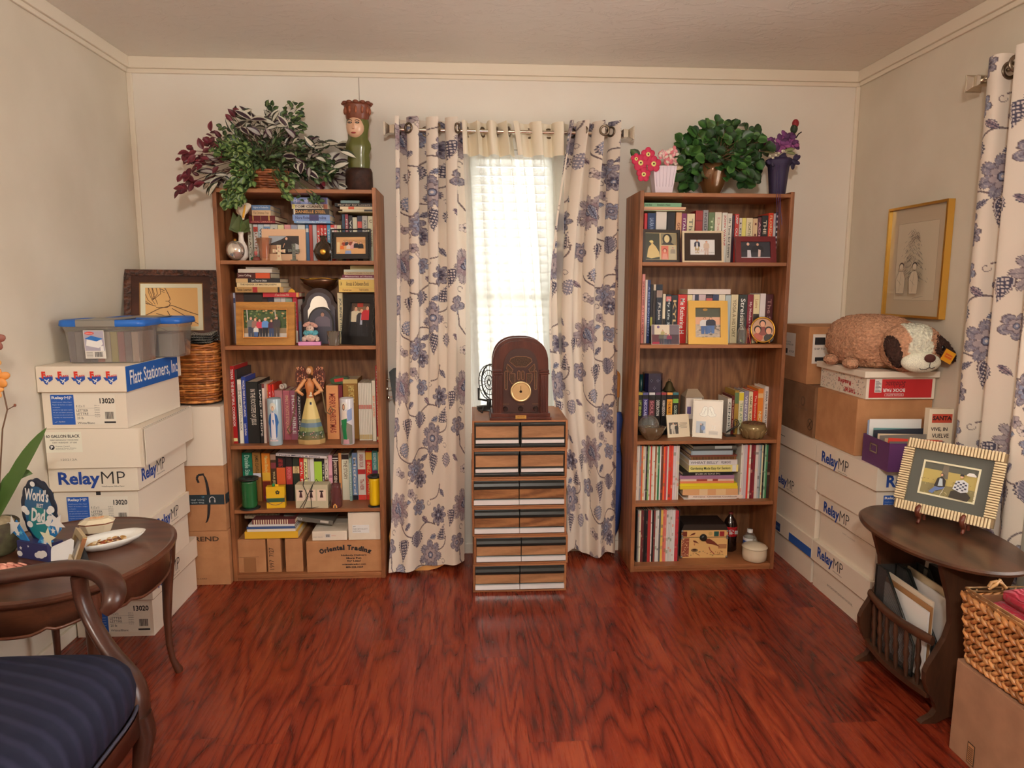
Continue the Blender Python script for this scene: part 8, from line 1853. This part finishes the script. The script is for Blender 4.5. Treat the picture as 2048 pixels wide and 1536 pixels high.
stack(Z5,3.228,[(385,905,180,235,(110,60,60),None,WH,'dark red spiral planner',{'b':[(.04+.055*q,.062+.055*q,(226,210,180))for q in range(15)],'r':0,'d':.15,'n':'planner'}),(340,900,238,262,(200,200,200),None,WH,'white magazine',{'r':0,'n':'magazine'}),(320,905,264,290,(60,84,130),None,WH,'blue magazine',{'r':0,'n':'magazine'}),(325,910,294,322,(214,206,190),None,WH,'cream magazine',{'r':0,'n':'magazine'}),(295,940,326,352,(226,170,50),None,WH,'yellow-orange magazine',{'r':0,'n':'magazine'})],'of the pile on the bottom-shelf cartons','magazines on the bottom shelf cartons',base=zb0,d=.2)
mb=MB();P0=at(Z5,305,140,3.30);P1=at(Z5,720,130,3.30);mb.tube([P0,P0.lerp(P1,.5),P1],.0115,c(150,142,120),14);mb.build('rolled_paper',noisy('printed_paper',c(176,166,140),c(110,100,84),90,.8,0),None,'rolled printed newspaper at the back of the left bottom shelf','paper roll')
# right bookcase ornaments
S2-=.001
cx,r,h=spot(V2,1285,1400,570,3.25,S2);t=thing('glass_cloche','tiny glass cloche with white flowers beside the gold frame','ornament',(cx,3.25,S2));sub(t,'cloche',gl,lambda m:m.lathe([(r,.001),(r,h*.3),(r*.8,h*.5),(r*.35,h*.62),(r*.2,h*.7),(r*.4,h*.85),(0,h)],cx,3.25,20,WHITE,cz=S2));sub(t,'flowers',paint(.6),lambda m:[m.ell((cx+.006*math.cos(q*2),3.25+.005*math.sin(q*2),S2+.010+.004*(q%3)),(.005,.005,.004),c(226,222,206)if q%2 else c(70,110,50),8)for q in range(8)])
cx,r,h=spot(V2,1385,1445,720,3.25,S2);t=thing('copper_easel','small copper plate stand left of the oval frame','stand',(cx,3.25,S2));sub(t,'stand',simple('copper',c(170,96,64),.3,.9),lambda m:(m.tube([(cx-r,3.245,S2+.001),(cx-r*.2,3.262,S2+h)],.0014,WHITE,6),m.tube([(cx+r*.6,3.245,S2+.001),(cx-r*.2,3.262,S2+h)],.0014,WHITE,6),m.tube([(cx-r*.2,3.285,S2+.001),(cx-r*.2,3.262,S2+h)],.0014,WHITE,6)))
zs=at(V3,400,545,3.352).z+.0012
cx,r,h=spot(V3,236,470,288,3.40,zs);t=thing('votive_holder','dark blue pierced square votive holder on the black series books','candle holder',(cx,3.40,zs));sub(t,'holder',paint(.15,coat=.6),lambda m:(m.prismz([(x*r*.95,y*.045)for x,y in((-.7,-1),(.7,-1),(1,-.6),(1,.6),(.7,1),(-.7,1),(-1,.6),(-1,-.6))],0,h,c(22,26,60)),*[m.disc(x*r*.5+a,z_*h+b,.0016,.0022,c(130,140,170),-.0458,6)for x,z_ in((-.7,.62),(.7,.62),(0,.22))for a,b in((0,.006),(.005,0),(-.005,0),(0,-.006))]),TM((cx,3.40,zs)))
cx,r,h=spot(V3,172,232,310,3.40,zs);mb=MB();mb.lathe([(r*.7,0),(r*.8,h*.2),(r*.8,h),(r*.6,h)],cx+.003,3.40,18,c(20,60,60),cz=zs);mb.build('teal_glass_cup',paint(.15,coat=.5),None,'dark teal cup at the left end on the black series books','cup')
t,cx,r,h=turned('hand_bell','old bronze bell standing on the black series books','bell',V3,482,652,400,3.40,zs,[(1,0),(.96,.05),(.62,.45),(.45,.85),(.2,1),(0,1.02)],simple('aged_bronze',c(80,70,44),.45,.7));sub(t,'loop',simple('aged_bronze',c(80,70,44),.45,.7),lambda m:m.tube([(cx+.006*math.cos(a),3.40,zs+h+.005+.006*math.sin(a))for a in[i*.63 for i in range(11)]],.002,WHITE,6))
cx,r,h=spot(V3,775,1010,605,3.355,S3);hz=at(V3,880,490,3.355).z-S3;t=thing('handle_box','grey-tan gable box with a cut handle behind the cream cards','box',(cx,3.375,S3));sub(t,'box_body',paint(.7),lambda m:(m.box(-r,r,0,.08,.001,h,c(150,132,112),front=c(140,124,108)),m.rect(-r+.004,h*.42,r-.010,h-.004,c(206,200,192)),m.rect(-r+.010,h*.55,-r+.030,h*.75,c(90,80,130),-.0016),*[m.rect(-r+.036,h*(.5+q*.07),r-.014,h*(.505+q*.07),c(150,146,140),-.0016)for q in range(6)]),TM((cx,3.355,S3)))
sub(t,'gable_handle',paint(.7),lambda m:(m.hexa([(-r,0,h),(r,0,h),(r,.08,h),(-r,.08,h),(-r*.55,.036,hz*.96),(r*.55,.036,hz*.96),(r*.55,.044,hz*.96),(-r*.55,.044,hz*.96)],c(160,142,120)),m.poly([(-r*.3,h+.004),(r*.3,h+.004),(r*.26,h+.010),(-r*.26,h+.010)],c(90,50,34),.010)),TM((cx,3.355,S3)))
cx,r,h=spot(V3,168,530,985,3.245,S3);t=thing('glass_bowl','low amber glass bowl at the left of the right third shelf','bowl',(cx,3.25,S3));sub(t,'bowl',glb,lambda m:m.lathe([(r*.45,.001),(r*.7,h*.35),(r,h),(r*.96,h),(r*.66,h*.4),(0,h*.2)],cx,3.25,30,WHITE,1,.55,S3,wob=lambda a:1+.05*math.cos(9*a)))
cx,r,h=spot(V3,175,436,832,3.252,S3+.018);t=thing('glass_paperweight','clear glass globe ornament resting in the amber bowl','ornament',(cx,3.252,S3+.018));sub(t,'globe',gl,lambda m:m.ell((cx,3.252,S3+.018+h/2),(h*.50,h*.36,h*.5),WHITE,26));sub(t,'inner_rosette',paint(.1,.8),lambda m:[m.ell((cx+.012*math.cos(a),3.252,S3+.012+h*.42+.010*math.sin(a)),(.007,.004,.004),c(170,160,130),8)for a in[i*.9 for i in range(7)]])
def wireb(m):
 for P in([(1295,1060),(1440,980),(1462,950),(1445,900),(1415,885),(1395,905),(1395,1060)],[(1300,1045),(1425,970),(1435,930),(1415,905)]):m.tube([at(V3,x,y,3.29)for x,y in P],.0024,BLACK,6)
 A=at(V3,1295,1065,3.29);m.box(A.x,A.x+.05,3.285,3.33,S3+.0008,S3+.003,BLACK)
t=thing('wire_bookend','black bent-wire bookend holding the leaning books, right third shelf','bookend',(at(V3,1380,1060,3.29).x,3.29,S3));sub(t,'wire',blackp,wireb)
t,cx,r,h=turned('lotus_bowl','gold-brown lotus-petal glass bowl of dried bark, right third shelf','bowl',V3,1490,1800,935,3.262,S3,[(.55,0),(.8,.08),(1,.4),(1.0,.7),(.92,1),(.86,.98),(.9,.6),(.6,.2)],simple('amber_lustre_glass',c(140,122,84),.15,.4),n=30)
for q in range(12):
 a=q*math.pi/6;mb=MB(TM((cx+r*.92*math.cos(a),3.262+r*.92*math.sin(a),S3+h*.36),rz=a)@rotm(0,math.radians(22),0));mb.ell((0,0,0),(.0035,r*.26,h*.36),WHITE,12);mb.build('petal',simple('amber_lustre_glass',c(140,122,84),.15,.4),t)
sub(t,'dried_bark',noisy('bark',c(110,76,44),c(60,40,24),120,.9,.8),lambda m:m.ell((cx,3.262,S3+h*.96),(r*.82,r*.82,h*.14),WHITE,18))
# bottom right: trunk, bottles, jar
A=at(V5,765,380,3.30);B=at(V5,1335,375,3.30);Wt,Ht=B.x-A.x,A.z-S5;T=TM((A.x,3.30,S5+.001),rz=math.radians(-2));t=thing('keepsake_trunk','small keepsake trunk printed with birds and postcards, right bottom shelf','trunk',(A.x+Wt/2,3.38,S5));CRM=c(214,176,116)
BRD,DKT=c(110,50,36),c(44,36,32)
def bird(m,x,z_,s_,fl=1):
 m.poly([(x-fl*.022*s_,z_+.010*s_),(x-fl*.004*s_,z_+.016*s_),(x+fl*.016*s_,z_+.004*s_),(x+fl*.040*s_,z_-.018*s_),(x+fl*.012*s_,z_-.008*s_),(x-fl*.012*s_,z_-.004*s_)],BRD,-.002);m.disc(x-fl*.016*s_,z_+.012*s_,.006*s_,.006*s_,BRD,-.0022,10)
def trk(m):
 m.box(0,Wt,0,.14,0,Ht*.74,DKT,front=CRM);r2=random.Random(8);m.rect(.002,.006,Wt*.17,Ht*.72,c(150,80,60))
 for q in range(60):m.disc(r2.uniform(.004,Wt*.16),r2.uniform(.008,Ht*.70),.003,.002,c(*r2.choice(((214,180,140),(110,40,36),(200,150,120)))),-.0014,6)
 bird(m,Wt*.62,Ht*.56,1.3,1);bird(m,Wt*.3,Ht*.72-.02,.5,1);m.disc(Wt*.29,Ht*.28,.018,.009,c(120,100,70),-.0016,14);m.disc(Wt*.29,Ht*.30,.010,.005,c(70,40,34),-.002,12);m.line([(Wt*.60,Ht*.40),(Wt*.63,Ht*.28),(Wt*.72,Ht*.14)],.004,c(150,60,50),-.002)
 for q in range(26):m.disc(r2.uniform(Wt*.2,Wt*.95),r2.uniform(.010,Ht*.25),.003,.002,c(*r2.choice(((130,50,40),(90,90,60),(170,110,70)))),-.0018,6)
 m.text('FROM CALIFORNIA, NOUVEL',Wt*.62,Ht*.10,Wt*.92,Ht*.13,DKT,-.002);m.rect(Wt*.80,Ht*.34,Wt*.98,Ht*.50,c(170,120,80),-.0014);m.text('T',Wt*.27,Ht*.45,Wt*.30,Ht*.52,c(150,40,40),-.002,bold=.05)
sub(t,'trunk_body',paint(.5),trk,T)
def lid(m):
 m.box(0,Wt,0,.14,Ht*.76,Ht,DKT,front=CRM);m.prism([(0,Ht),(Wt,Ht),(Wt-.012,Ht+.030),(.012,Ht+.030)],.0,.14,DKT)
 m.rect(Wt*.70,Ht*.78,Wt*.80,Ht*.96,c(40,84,76));m.rect(Wt*.82,Ht*.78,Wt*.92,Ht*.96,c(150,40,44));m.disc(Wt*.62,Ht*.88,.010,.010,c(190,160,100));bird(m,Wt*.25,Ht*.86,.5,-1);m.rect(.003,Ht*.78,Wt*.12,Ht*.96,BRD)
sub(t,'lid',paint(.5),lid,T);sub(t,'latch',blackp,lambda m:(m.lathe([(.019,0),(.017,.008),(.008,.012)],0,0,20,BLACK)),T@TM((Wt*.47,-.002,Ht*.74),rx=math.radians(90)))
for x in(.003,Wt-.003):
 for z_ in(.006,Ht*.72,Ht*.80,Ht-.004):sub(t,'corner_stud',simple('steel_stud',c(150,150,150),.3,.9),lambda m:m.ell((x,-.002,z_),(.006,.004,.006),WHITE,10),T)
cx,r,h=spot(V5,1292,1462,150,3.39,S5);t=thing('cola_bottle','dark cola bottle with a red label behind the keepsake trunk','bottle',(cx,3.39,S5));sub(t,'bottle',paint(.12,coat=.6),lambda m:m.lathe([(r*.7,.001),(r,.012),(r*.92,h*.35),(r,h*.42),(r,h*.66),(r*.75,h*.80),(r*.28,h*.92),(r*.26,h*.96)],cx,3.39,24,[c(34,20,16)]*3+[c(170,30,36)]+[c(34,20,16)]*3,cz=S5));sub(t,'cap',paint(.4),lambda m:m.lathe([(r*.32,h*.95),(r*.32,h),(0,h)],cx,3.39,16,c(110,40,36),cz=S5));sub(t,'label',paint(.4),lambda m:(m.text('Cola',-.020,.005,.006,.030,WHITE,0,rot=-90,bold=.03,shear=.3),m.rect(.010,.006,.026,.024,WHITE,0),*[m.rect(.012+q*.0035,.008,.0137+q*.0035,.022,INK,-.0008)for q in range(4)]),TM((cx,3.39-r-.002,S5+h*.46)))
cx,r,h=spot(V5,1540,1690,362,3.34,S5);t=thing('clear_bottle','clear plastic bottle with a blue label behind the white lidded jar','bottle',(cx,3.34,S5));sub(t,'bottle',gl,lambda m:m.lathe([(r*.9,.001),(r,.010),(r,h*.70),(r*.5,h*.86),(r*.38,h*.9)],cx,3.34,22,WHITE,cz=S5));sub(t,'cap',paint(.5),lambda m:m.lathe([(r*.44,h*.88),(r*.44,h),(0,h)],cx,3.34,18,WHITE,cz=S5));sub(t,'label',paint(.5),lambda m:(m.lathe([(r*1.02,h*.42),(r*1.02,h*.68)],cx,3.34,22,c(206,206,210),cz=S5,cap=False),m.lathe([(r*1.03,h*.44),(r*1.03,h*.58)],cx,3.34,22,c(50,80,150),cz=S5,cap=False)))
t,cx,r,h=turned('lidded_jar','cream lidded ceramic jar at the right of the right bottom shelf','jar',V5,1526,1818,588,3.262,S5,[(.78,0),(.86,.03),(.96,.12),(1,.5),(.98,1)],cer,c(206,194,170),part='jar_body');sub(t,'lid',cer,lambda m:m.lathe([(r*.96,h+.0008),(r*1.04,h+.003),(r*1.03,h+.007),(r*.8,h+.016),(r*.45,h+.024),(r*.12,h+.028),(0,h+.029)],cx,3.262,30,c(206,194,170),cz=S5));sub(t,'lid_knob',gl,lambda m:m.ell((cx,3.262,S5+h+.036),(.012,.012,.009),WHITE,14));sub(t,'side_handle',cer,lambda m:m.tube([(cx+r*.97,3.262,S5+h*.85),(cx+r*1.06,3.262,S5+h*.8),(cx+r*1.06,3.262,S5+h*.45),(cx+r*.98,3.262,S5+h*.4)],.003,c(206,194,170),6))

# ================================================================ plants and figures on top of the bookcases
TT=SH[0]+.0005
def blade(mb,p,d,nrm,L_,Wd__,cols,curve=.2,n=5,round_=False):
 """one leaf: four stripes across (edge, inner, inner, edge)"""
 d=d.normalized();s_=d.cross(nrm);s_=s_.normalized()if s_.length>1e-4 else Vector((1,0,0));nn=s_.cross(d).normalized();V=[]
 for i in range(n+1):
  f=i/n;w=Wd__*(math.sin(math.pi*min(.999,f*.97+.03))**(.45 if round_ else.75));c0=p+d*L_*f-nn*L_*curve*f*f
  V+=[c0-s_*w+nn*w*.35,c0-s_*w*.55+nn*w*.12,c0,c0+s_*w*.55+nn*w*.12,c0+s_*w+nn*w*.35]
 mb.add(V,[(i*5+q,i*5+q+1,i*5+q+6,i*5+q+5)for i in range(n)for q in range(4)],[cols[q]for i in range(n)for q in(0,1,1,0)],True)
def foliage(name,t,regions,cols,mat,size,asp,seed,round_=False,root=None,stemcol=None,ylo=3.24,yhi=3.44,curve=.25):
 """regions: (cx, cy, rx, ry, n) ellipses in photo pixels"""
 r2=random.Random(seed);mb=MB();ms=MB()
 for cx,cy,rx,ry,n in regions:
  for q in range(n):
   a=r2.uniform(0,6.283);g=math.sqrt(r2.random());x=cx+rx*g*math.cos(a);y=cy+ry*g*math.sin(a);Y=r2.uniform(ylo,yhi)
   p=UN(x,y,y=Y)
   if p.z<TT+.004 and p.y>BY-.006:Y=BY-r2.uniform(.010,.03);p=UN(x,y,y=Y)
   o=(p-root);o.y*=.4;d=(o.normalized()*.6+Vector((r2.uniform(-1,1),r2.uniform(-.8,.2),r2.uniform(-1.1,.5))));nrm=Vector((r2.uniform(-.5,.5),-1,r2.uniform(0,.9)))
   L_=size*r2.uniform(.7,1.25);blade(mb,p,d,nrm,L_,L_*asp,r2.choice(cols),curve*r2.uniform(.2,1.4),round_=round_)
   if stemcol and q%4==0:ms.tube([root+Vector((r2.uniform(-.05,.05),0,.02)),root.lerp(p,.55)+Vector((0,-.01,.03)),p],.0014,stemcol,4)
 if ms.v:ms.build('stems',paint(.6),t)
 mb.build(name,mat,t)
leafm=paint(.38)
BK0=UN(530,375,y=3.35);bx_,by_=BK0.x,3.345
t=thing('trailing_plant_basket','wicker basket of trailing striped, burgundy and variegated plants on the left bookcase','plant basket',(bx_,by_,TT))
def bring(s_,f):a=2*math.pi*s_;return(bx_+(.085+.035*f)*math.cos(a),by_+(.058+.028*f)*math.sin(a)),Vector((math.cos(a),math.sin(a),0))
mb=MB();woven(mb,bring,18,9,TT+.004,TT+.095,.0055,[c(150,90,56),c(126,72,44),c(176,112,72)]);mb.build('basket',wick,t)
mb=MB();mb.lathe([(0,.002),(.078,.002),(.108,.09),(0,.088)],bx_,by_,20,c(44,30,20),1,.72,TT);mb.build('soil',paint(.9),t)
rt=Vector((bx_,by_-.02,TT+.10))
BUR=[(c(84,24,36),c(100,32,44)),(c(66,20,30),c(84,28,38)),(c(110,40,50),c(90,26,38))];TRD=[(c(48,48,38),c(186,184,170)),(c(60,36,48),c(150,146,140)),(c(44,54,38),c(202,198,182)),(c(170,168,154),c(40,36,34)),(c(180,178,164),c(52,34,44))];VAR=[(c(64,92,46),c(118,140,80)),(c(48,76,38),c(90,116,60)),(c(120,140,84),c(50,76,40)),(c(40,66,34),c(104,128,70))];GRE=[(c(40,62,36),c(72,96,54)),(c(30,48,30),c(46,70,40)),(c(34,50,30),c(86,108,66))]
foliage('burgundy_leaves',t,[(385,340,34,40,34),(425,275,22,22,10),(415,310,40,30,26),(370,375,14,8,6),(475,240,12,14,5),(640,372,12,10,4)],BUR,leafm,.040,.30,1,root=rt,stemcol=c(90,50,44),ylo=3.16,yhi=3.36)
foliage('striped_leaves',t,[(520,262,60,26,42),(595,315,40,40,34),(650,305,34,28,24),(670,350,16,22,9),(432,350,24,26,22),(500,240,34,16,16)],TRD,leafm,.062,.24,2,root=rt,stemcol=c(90,70,60),ylo=3.20,yhi=3.42)
foliage('variegated_leaves',t,[(470,300,36,22,90),(487,345,22,36,110),(470,385,22,24,80),(462,405,14,10,20),(574,372,12,26,26),(440,300,18,12,20)],VAR,leafm,.024,.46,3,root=rt,stemcol=c(80,100,56),ylo=3.17,yhi=3.24,round_=True)
foliage('green_leaves',t,[(585,240,22,34,50),(540,215,10,8,8),(620,300,34,24,80),(640,335,34,24,80),(525,300,56,34,150),(585,338,66,18,90),(470,270,40,22,60),(620,395,22,10,14)],GRE,leafm,.026,.36,4,root=rt,stemcol=c(80,92,56),ylo=3.22,yhi=3.42)
mb=MB();P=[UN(x,y,y=Y)for x,y,Y in((598,372,3.30),(615,385,3.196),(632,402,3.19),(645,420,3.188))];mb.tube(P,.0016,c(80,92,56),5);mb.tube([UN(x,y,y=3.33)for x,y in((560,285),(562,235),(572,210),(588,202))],.0015,c(120,130,70),5)
for q,(x,y)in enumerate(((600,210),(606,206),(598,222),(590,232),(604,228))):blade(mb,UN(x-8,y+6,y=3.33),Vector((1,-.2,.5)),Vector((0,-1,.3)),.026,.008,VAR[q%3])
mb.build('vine',leafm,t)
# crowned head statue
cx,r,h=spot((0,0,1),686,742,205,3.33,TT);t=thing('crowned_head_statue','tall carved green figure with painted face and brown crown, left bookcase top','statue',(cx,3.33,TT));zz=lambda y:UN(712,y,y=3.33).z-TT
wx=paint(.3,coat=.3,kind='');T=TM((cx,3.33,TT));OL,CB=c(84,88,38),c(110,60,40)
sub(t,'base',noisy('dark_carved_wood',c(60,34,26),c(36,20,16),40,.4,.5,.006),lambda m:m.lathe([(.068,.0006),(.069,.006),(.063,.012),(.062,zz(345)),(.056,zz(338)),(0,zz(338))],n=28,sy=.8),T)
sub(t,'robe',wx,lambda m:m.lathe([(.046,zz(339)),(.050,zz(325)),(.046,zz(310)),(.056,zz(297)),(.054,zz(288)),(.043,zz(278)),(.044,zz(265)),(.050,zz(250)),(.047,zz(238))],n=30,col=OL,sy=.72,wob=lambda a:1+.05*math.cos(6*a)),T)
sub(t,'face',wx,lambda m:m.ell((-.008,-.019,zz(257)),(.041,.035,zz(235)-zz(257)),c(206,168,138),28),T)
def ft(m):
 Y=-.053
 for s_ in(-1,1):
  x=-.011+s_*.016;m.ell((x,Y+.003,zz(250)),(.0105,.004,.0045),c(40,30,28),12);m.ell((x,Y+.0015,zz(250)),(.0065,.004,.003),c(170,166,150),10);m.ell((x,Y,zz(250)),(.0026,.0035,.0028),BLACK,8);m.tube([(x-.010,Y+.005,zz(246)),(x,Y+.002,zz(244)),(x+.011,Y+.006,zz(246.5))],.0015,c(50,34,28),5)
 m.tube([(-.012,Y,zz(250)),(-.012,Y-.005,zz(259)),(-.012,Y-.007,zz(263))],[.003,.0045,.006],c(200,156,126),8);m.ell((-.012,Y+.003,zz(270)),(.0115,.005,.0038),c(150,44,48),12);m.tube([(-.022,Y+.004,zz(270)),(-.012,Y-.0022,zz(270.5)),(-.001,Y+.004,zz(270))],.0008,c(80,20,24),4)
sub(t,'painted_features',wx,ft,T)
sub(t,'crown',paint(.35),lambda m:(m.lathe([(.046,zz(241)),(.050,zz(238)),(.058,zz(214)),(.062,zz(208)),(.055,zz(209)),(.042,zz(234))],n=32,col=CB,sy=.8,wob=lambda a:1+.03*math.cos(12*a)),*[m.ell((.056*math.cos(a),.045*math.sin(a),zz(223)),(.007,.007,.016),c(140,80,52),8)for a in[i*math.pi/6 for i in range(12)]],*[m.ell((.059*math.cos(a),.047*math.sin(a),zz(208)),(.014,.010,.008),CB,8)for a in[i*math.pi/6 for i in range(12)]]),T)
# right bookcase top
TR=TT+.0
A=UN(1302,378,y=3.30);cx=UN(1325,370,y=3.30).x;t=thing('flower_pot','small white picket-look pot of pink primroses and carnations, right bookcase top','flower pot',(cx,3.30,TR));hz=UN(1325,334,y=3.30).z-TR
def pot(m):
 m.hexa([(-.040,-.028,.008),(.040,-.028,.008),(.040,.028,.008),(-.040,.028,.008),(-.056,-.038,hz),(.056,-.038,hz),(.056,.038,hz),(-.056,.038,hz)],c(212,200,210));m.box(-.041,.041,-.03,.03,.0006,.008,c(110,60,44))
 for q in range(6):f=-.8+q*.32;m.hexa([(f*.044,-.0325,.035),(f*.044+.001,-.0325,.035),(f*.044+.001,-.03,.035),(f*.044,-.03,.035),(f*.056,-.0388,hz),(f*.056+.001,-.0388,hz),(f*.056+.001,-.034,hz),(f*.056,-.034,hz)],c(170,156,170))
sub(t,'pot',paint(.5),pot,TM((cx,3.30,TR)))
def prim(m,x,y,s_,Y=3.255):
 p=UN(x,y,y=Y)
 for q in range(5):a=q*2*math.pi/5+.3;m.ell((p.x+s_*.6*math.cos(a),p.y-.002*(q%2),p.z+s_*.6*math.sin(a)),(s_*.48,.004,s_*.48),c(184,38,74),10)
 m.ell((p.x,p.y-.004,p.z),(s_*.34,.003,s_*.34),c(240,210,130),10);m.ell((p.x,p.y-.007,p.z),(s_*.12,.002,s_*.12),c(60,30,20),8)
for q in((1281,326,.036),(1307,328,.035),(1296,309,.031),(1287,349,.032),(1272,318,.024)):sub(t,'primrose',paint(.6),lambda m:prim(m,*q))
for q,(x,y,s_)in enumerate(((1326,310,.030),(1344,306,.034),(1336,320,.032),(1352,320,.026))):
 def carn(m):
  p=UN(x,y,y=3.28);r2=random.Random(q)
  for k_ in range(22):a,b=r2.uniform(0,6.28),r2.uniform(0,1.2);m.ell(p+Vector((s_*.6*math.cos(a)*b,-.004*k_/8,s_*.6*math.sin(a)*b)),(s_*.35,.004,s_*.22),c(*r2.choice(((222,150,156),(230,176,176),(206,120,130),(232,200,186)))),7,rotm(0,a,0))
 sub(t,'carnation',paint(.7),carn)
sub(t,'leaf',leafm,lambda m:blade(m,UN(1278,318,y=3.29),Vector((-.5,0,.6)),Vector((0,-1,0)),.06,.022,GRE[0]));sub(t,'leaf',leafm,lambda m:blade(m,UN(1352,340,y=3.27),Vector((.7,0,.5)),Vector((0,-1,.3)),.05,.012,(c(170,150,110),c(190,170,140))))
cx=UN(1425,360,y=3.33).x;t=thing('potted_ivy','bushy round-leaved green plant in a glossy brown pot on the right bookcase','potted plant',(cx,3.34,TR));hz=UN(1425,330,y=3.33).z-TR
sub(t,'pot',paint(.15,.3,.6),lambda m:m.lathe([(.034,.0006),(.036,.006),(.060,hz*.4),(.074,hz*.8),(.072,hz),(.066,hz),(.05,hz*.5)],cx,3.335,28,c(110,76,44),cz=TR,wob=lambda a:1+.05*math.cos(10*a)))
IV=[(c(44,82,36),c(62,104,46)),(c(32,64,30),c(44,82,36)),(c(76,118,56),c(54,92,42)),(c(26,52,26),c(36,68,32))]
rt=Vector((cx,3.33,TR+.12));foliage('round_leaves',t,[(1440,300,66,34,170),(1440,262,34,20,26),(1385,300,34,34,40),(1500,300,36,30,46),(1470,330,50,26,50),(1375,345,22,30,40),(1425,338,60,14,40),(1393,268,14,6,5),(1475,250,10,6,4),(1500,268,14,12,10),(1485,368,14,8,5),(1515,350,10,10,5)],IV,leafm,.043,.50,5,round_=True,root=rt,stemcol=c(100,76,50),ylo=3.25,yhi=3.43,curve=.12)
cx=UN(1557,370,y=3.30).x;t=thing('purple_vase','dark purple wrapped vase of purple flowers with a red rosebud, right bookcase top','vase',(cx,3.31,TR));hz=UN(1557,318,y=3.30).z-TR;PUR=c(48,38,70)
sub(t,'vase_body',paint(.6),lambda m:m.lathe([(.034,.0006),(.036,.01),(.044,hz*.6),(.048,hz*.8),(.062,hz*.92),(.058,hz),(.03,hz*.95)],cx,3.31,24,PUR,cz=TR,wob=lambda a:1+.06*math.cos(5*a+.5)))
sub(t,'ribbon',paint(.35),lambda m:[m.tube([UN(x+dx,y,y=Y)for x,y,Y in((1556,330,3.255),(1556,375,3.262),(1556,386,3.195),(1557,420,3.193),(1556+dx,462-abs(dx)*3,3.193))],.0022,c(74,54,110),5,flat=(1,.4))for dx in(-3,1,4)])
def petals(m,x,y,s_,cols,n=16,Y=3.29):
 p=UN(x,y,y=Y);r2=random.Random(int(x))
 for k_ in range(n):a=r2.uniform(0,6.28);b=r2.uniform(.2,1);m.ell(p+Vector((s_*b*math.cos(a),-.003*(k_%4),s_*b*.7*math.sin(a))),(s_*.5,.004,s_*.3),c(*r2.choice(cols)),8,rotm(0,-a,0))
PC=((110,56,110),(86,44,90),(134,70,124),(70,36,76))
for q in((1560,286,.044),(1582,286,.036),(1537,284,.024),(1572,276,.034)):sub(t,'purple_bloom',paint(.7),lambda m:petals(m,q[0],q[1],q[2],PC))
for q in((1545,330,.030),(1584,322,.034),(1560,314,.034)):sub(t,'wrap_fold',paint(.6),lambda m:petals(m,q[0],q[1],q[2],((48,38,70),(40,32,60)),10,3.285))
sub(t,'white_blossom',paint(.6),lambda m:[m.ell(UN(x,y,y=3.265),(.007,.003,.004),c(220,210,190),8)for x,y in((1540,312),(1546,316),(1552,310),(1558,306),(1565,302))]);[sub(t,'leaf',leafm,lambda m:blade(m,UN(x,y,y=3.28),Vector(d_),Vector((0,-1,.4)),.05,.010,(c(96,104,70),c(130,136,96))))for x,y,d_ in((1570,302,(1,-.1,.3)),(1572,306,(1,-.1,0)),(1550,305,(-1,-.1,.1)))]
sub(t,'stem',leafm,lambda m:m.tube([UN(1572,300,y=3.30),UN(1582,280,y=3.31),UN(1586,270,y=3.31)],.002,c(50,60,36),6));sub(t,'rosebud',paint(.6),lambda m:(m.ell(UN(1588,258,y=3.31),(.017,.015,.022),c(40,54,36),14),m.ell(UN(1591,247,y=3.31),(.016,.014,.020),c(130,30,36),14),m.tube([UN(1592,276,y=3.31),UN(1597,268,y=3.31),UN(1603,264,y=3.31)],.003,c(36,34,30),6)))
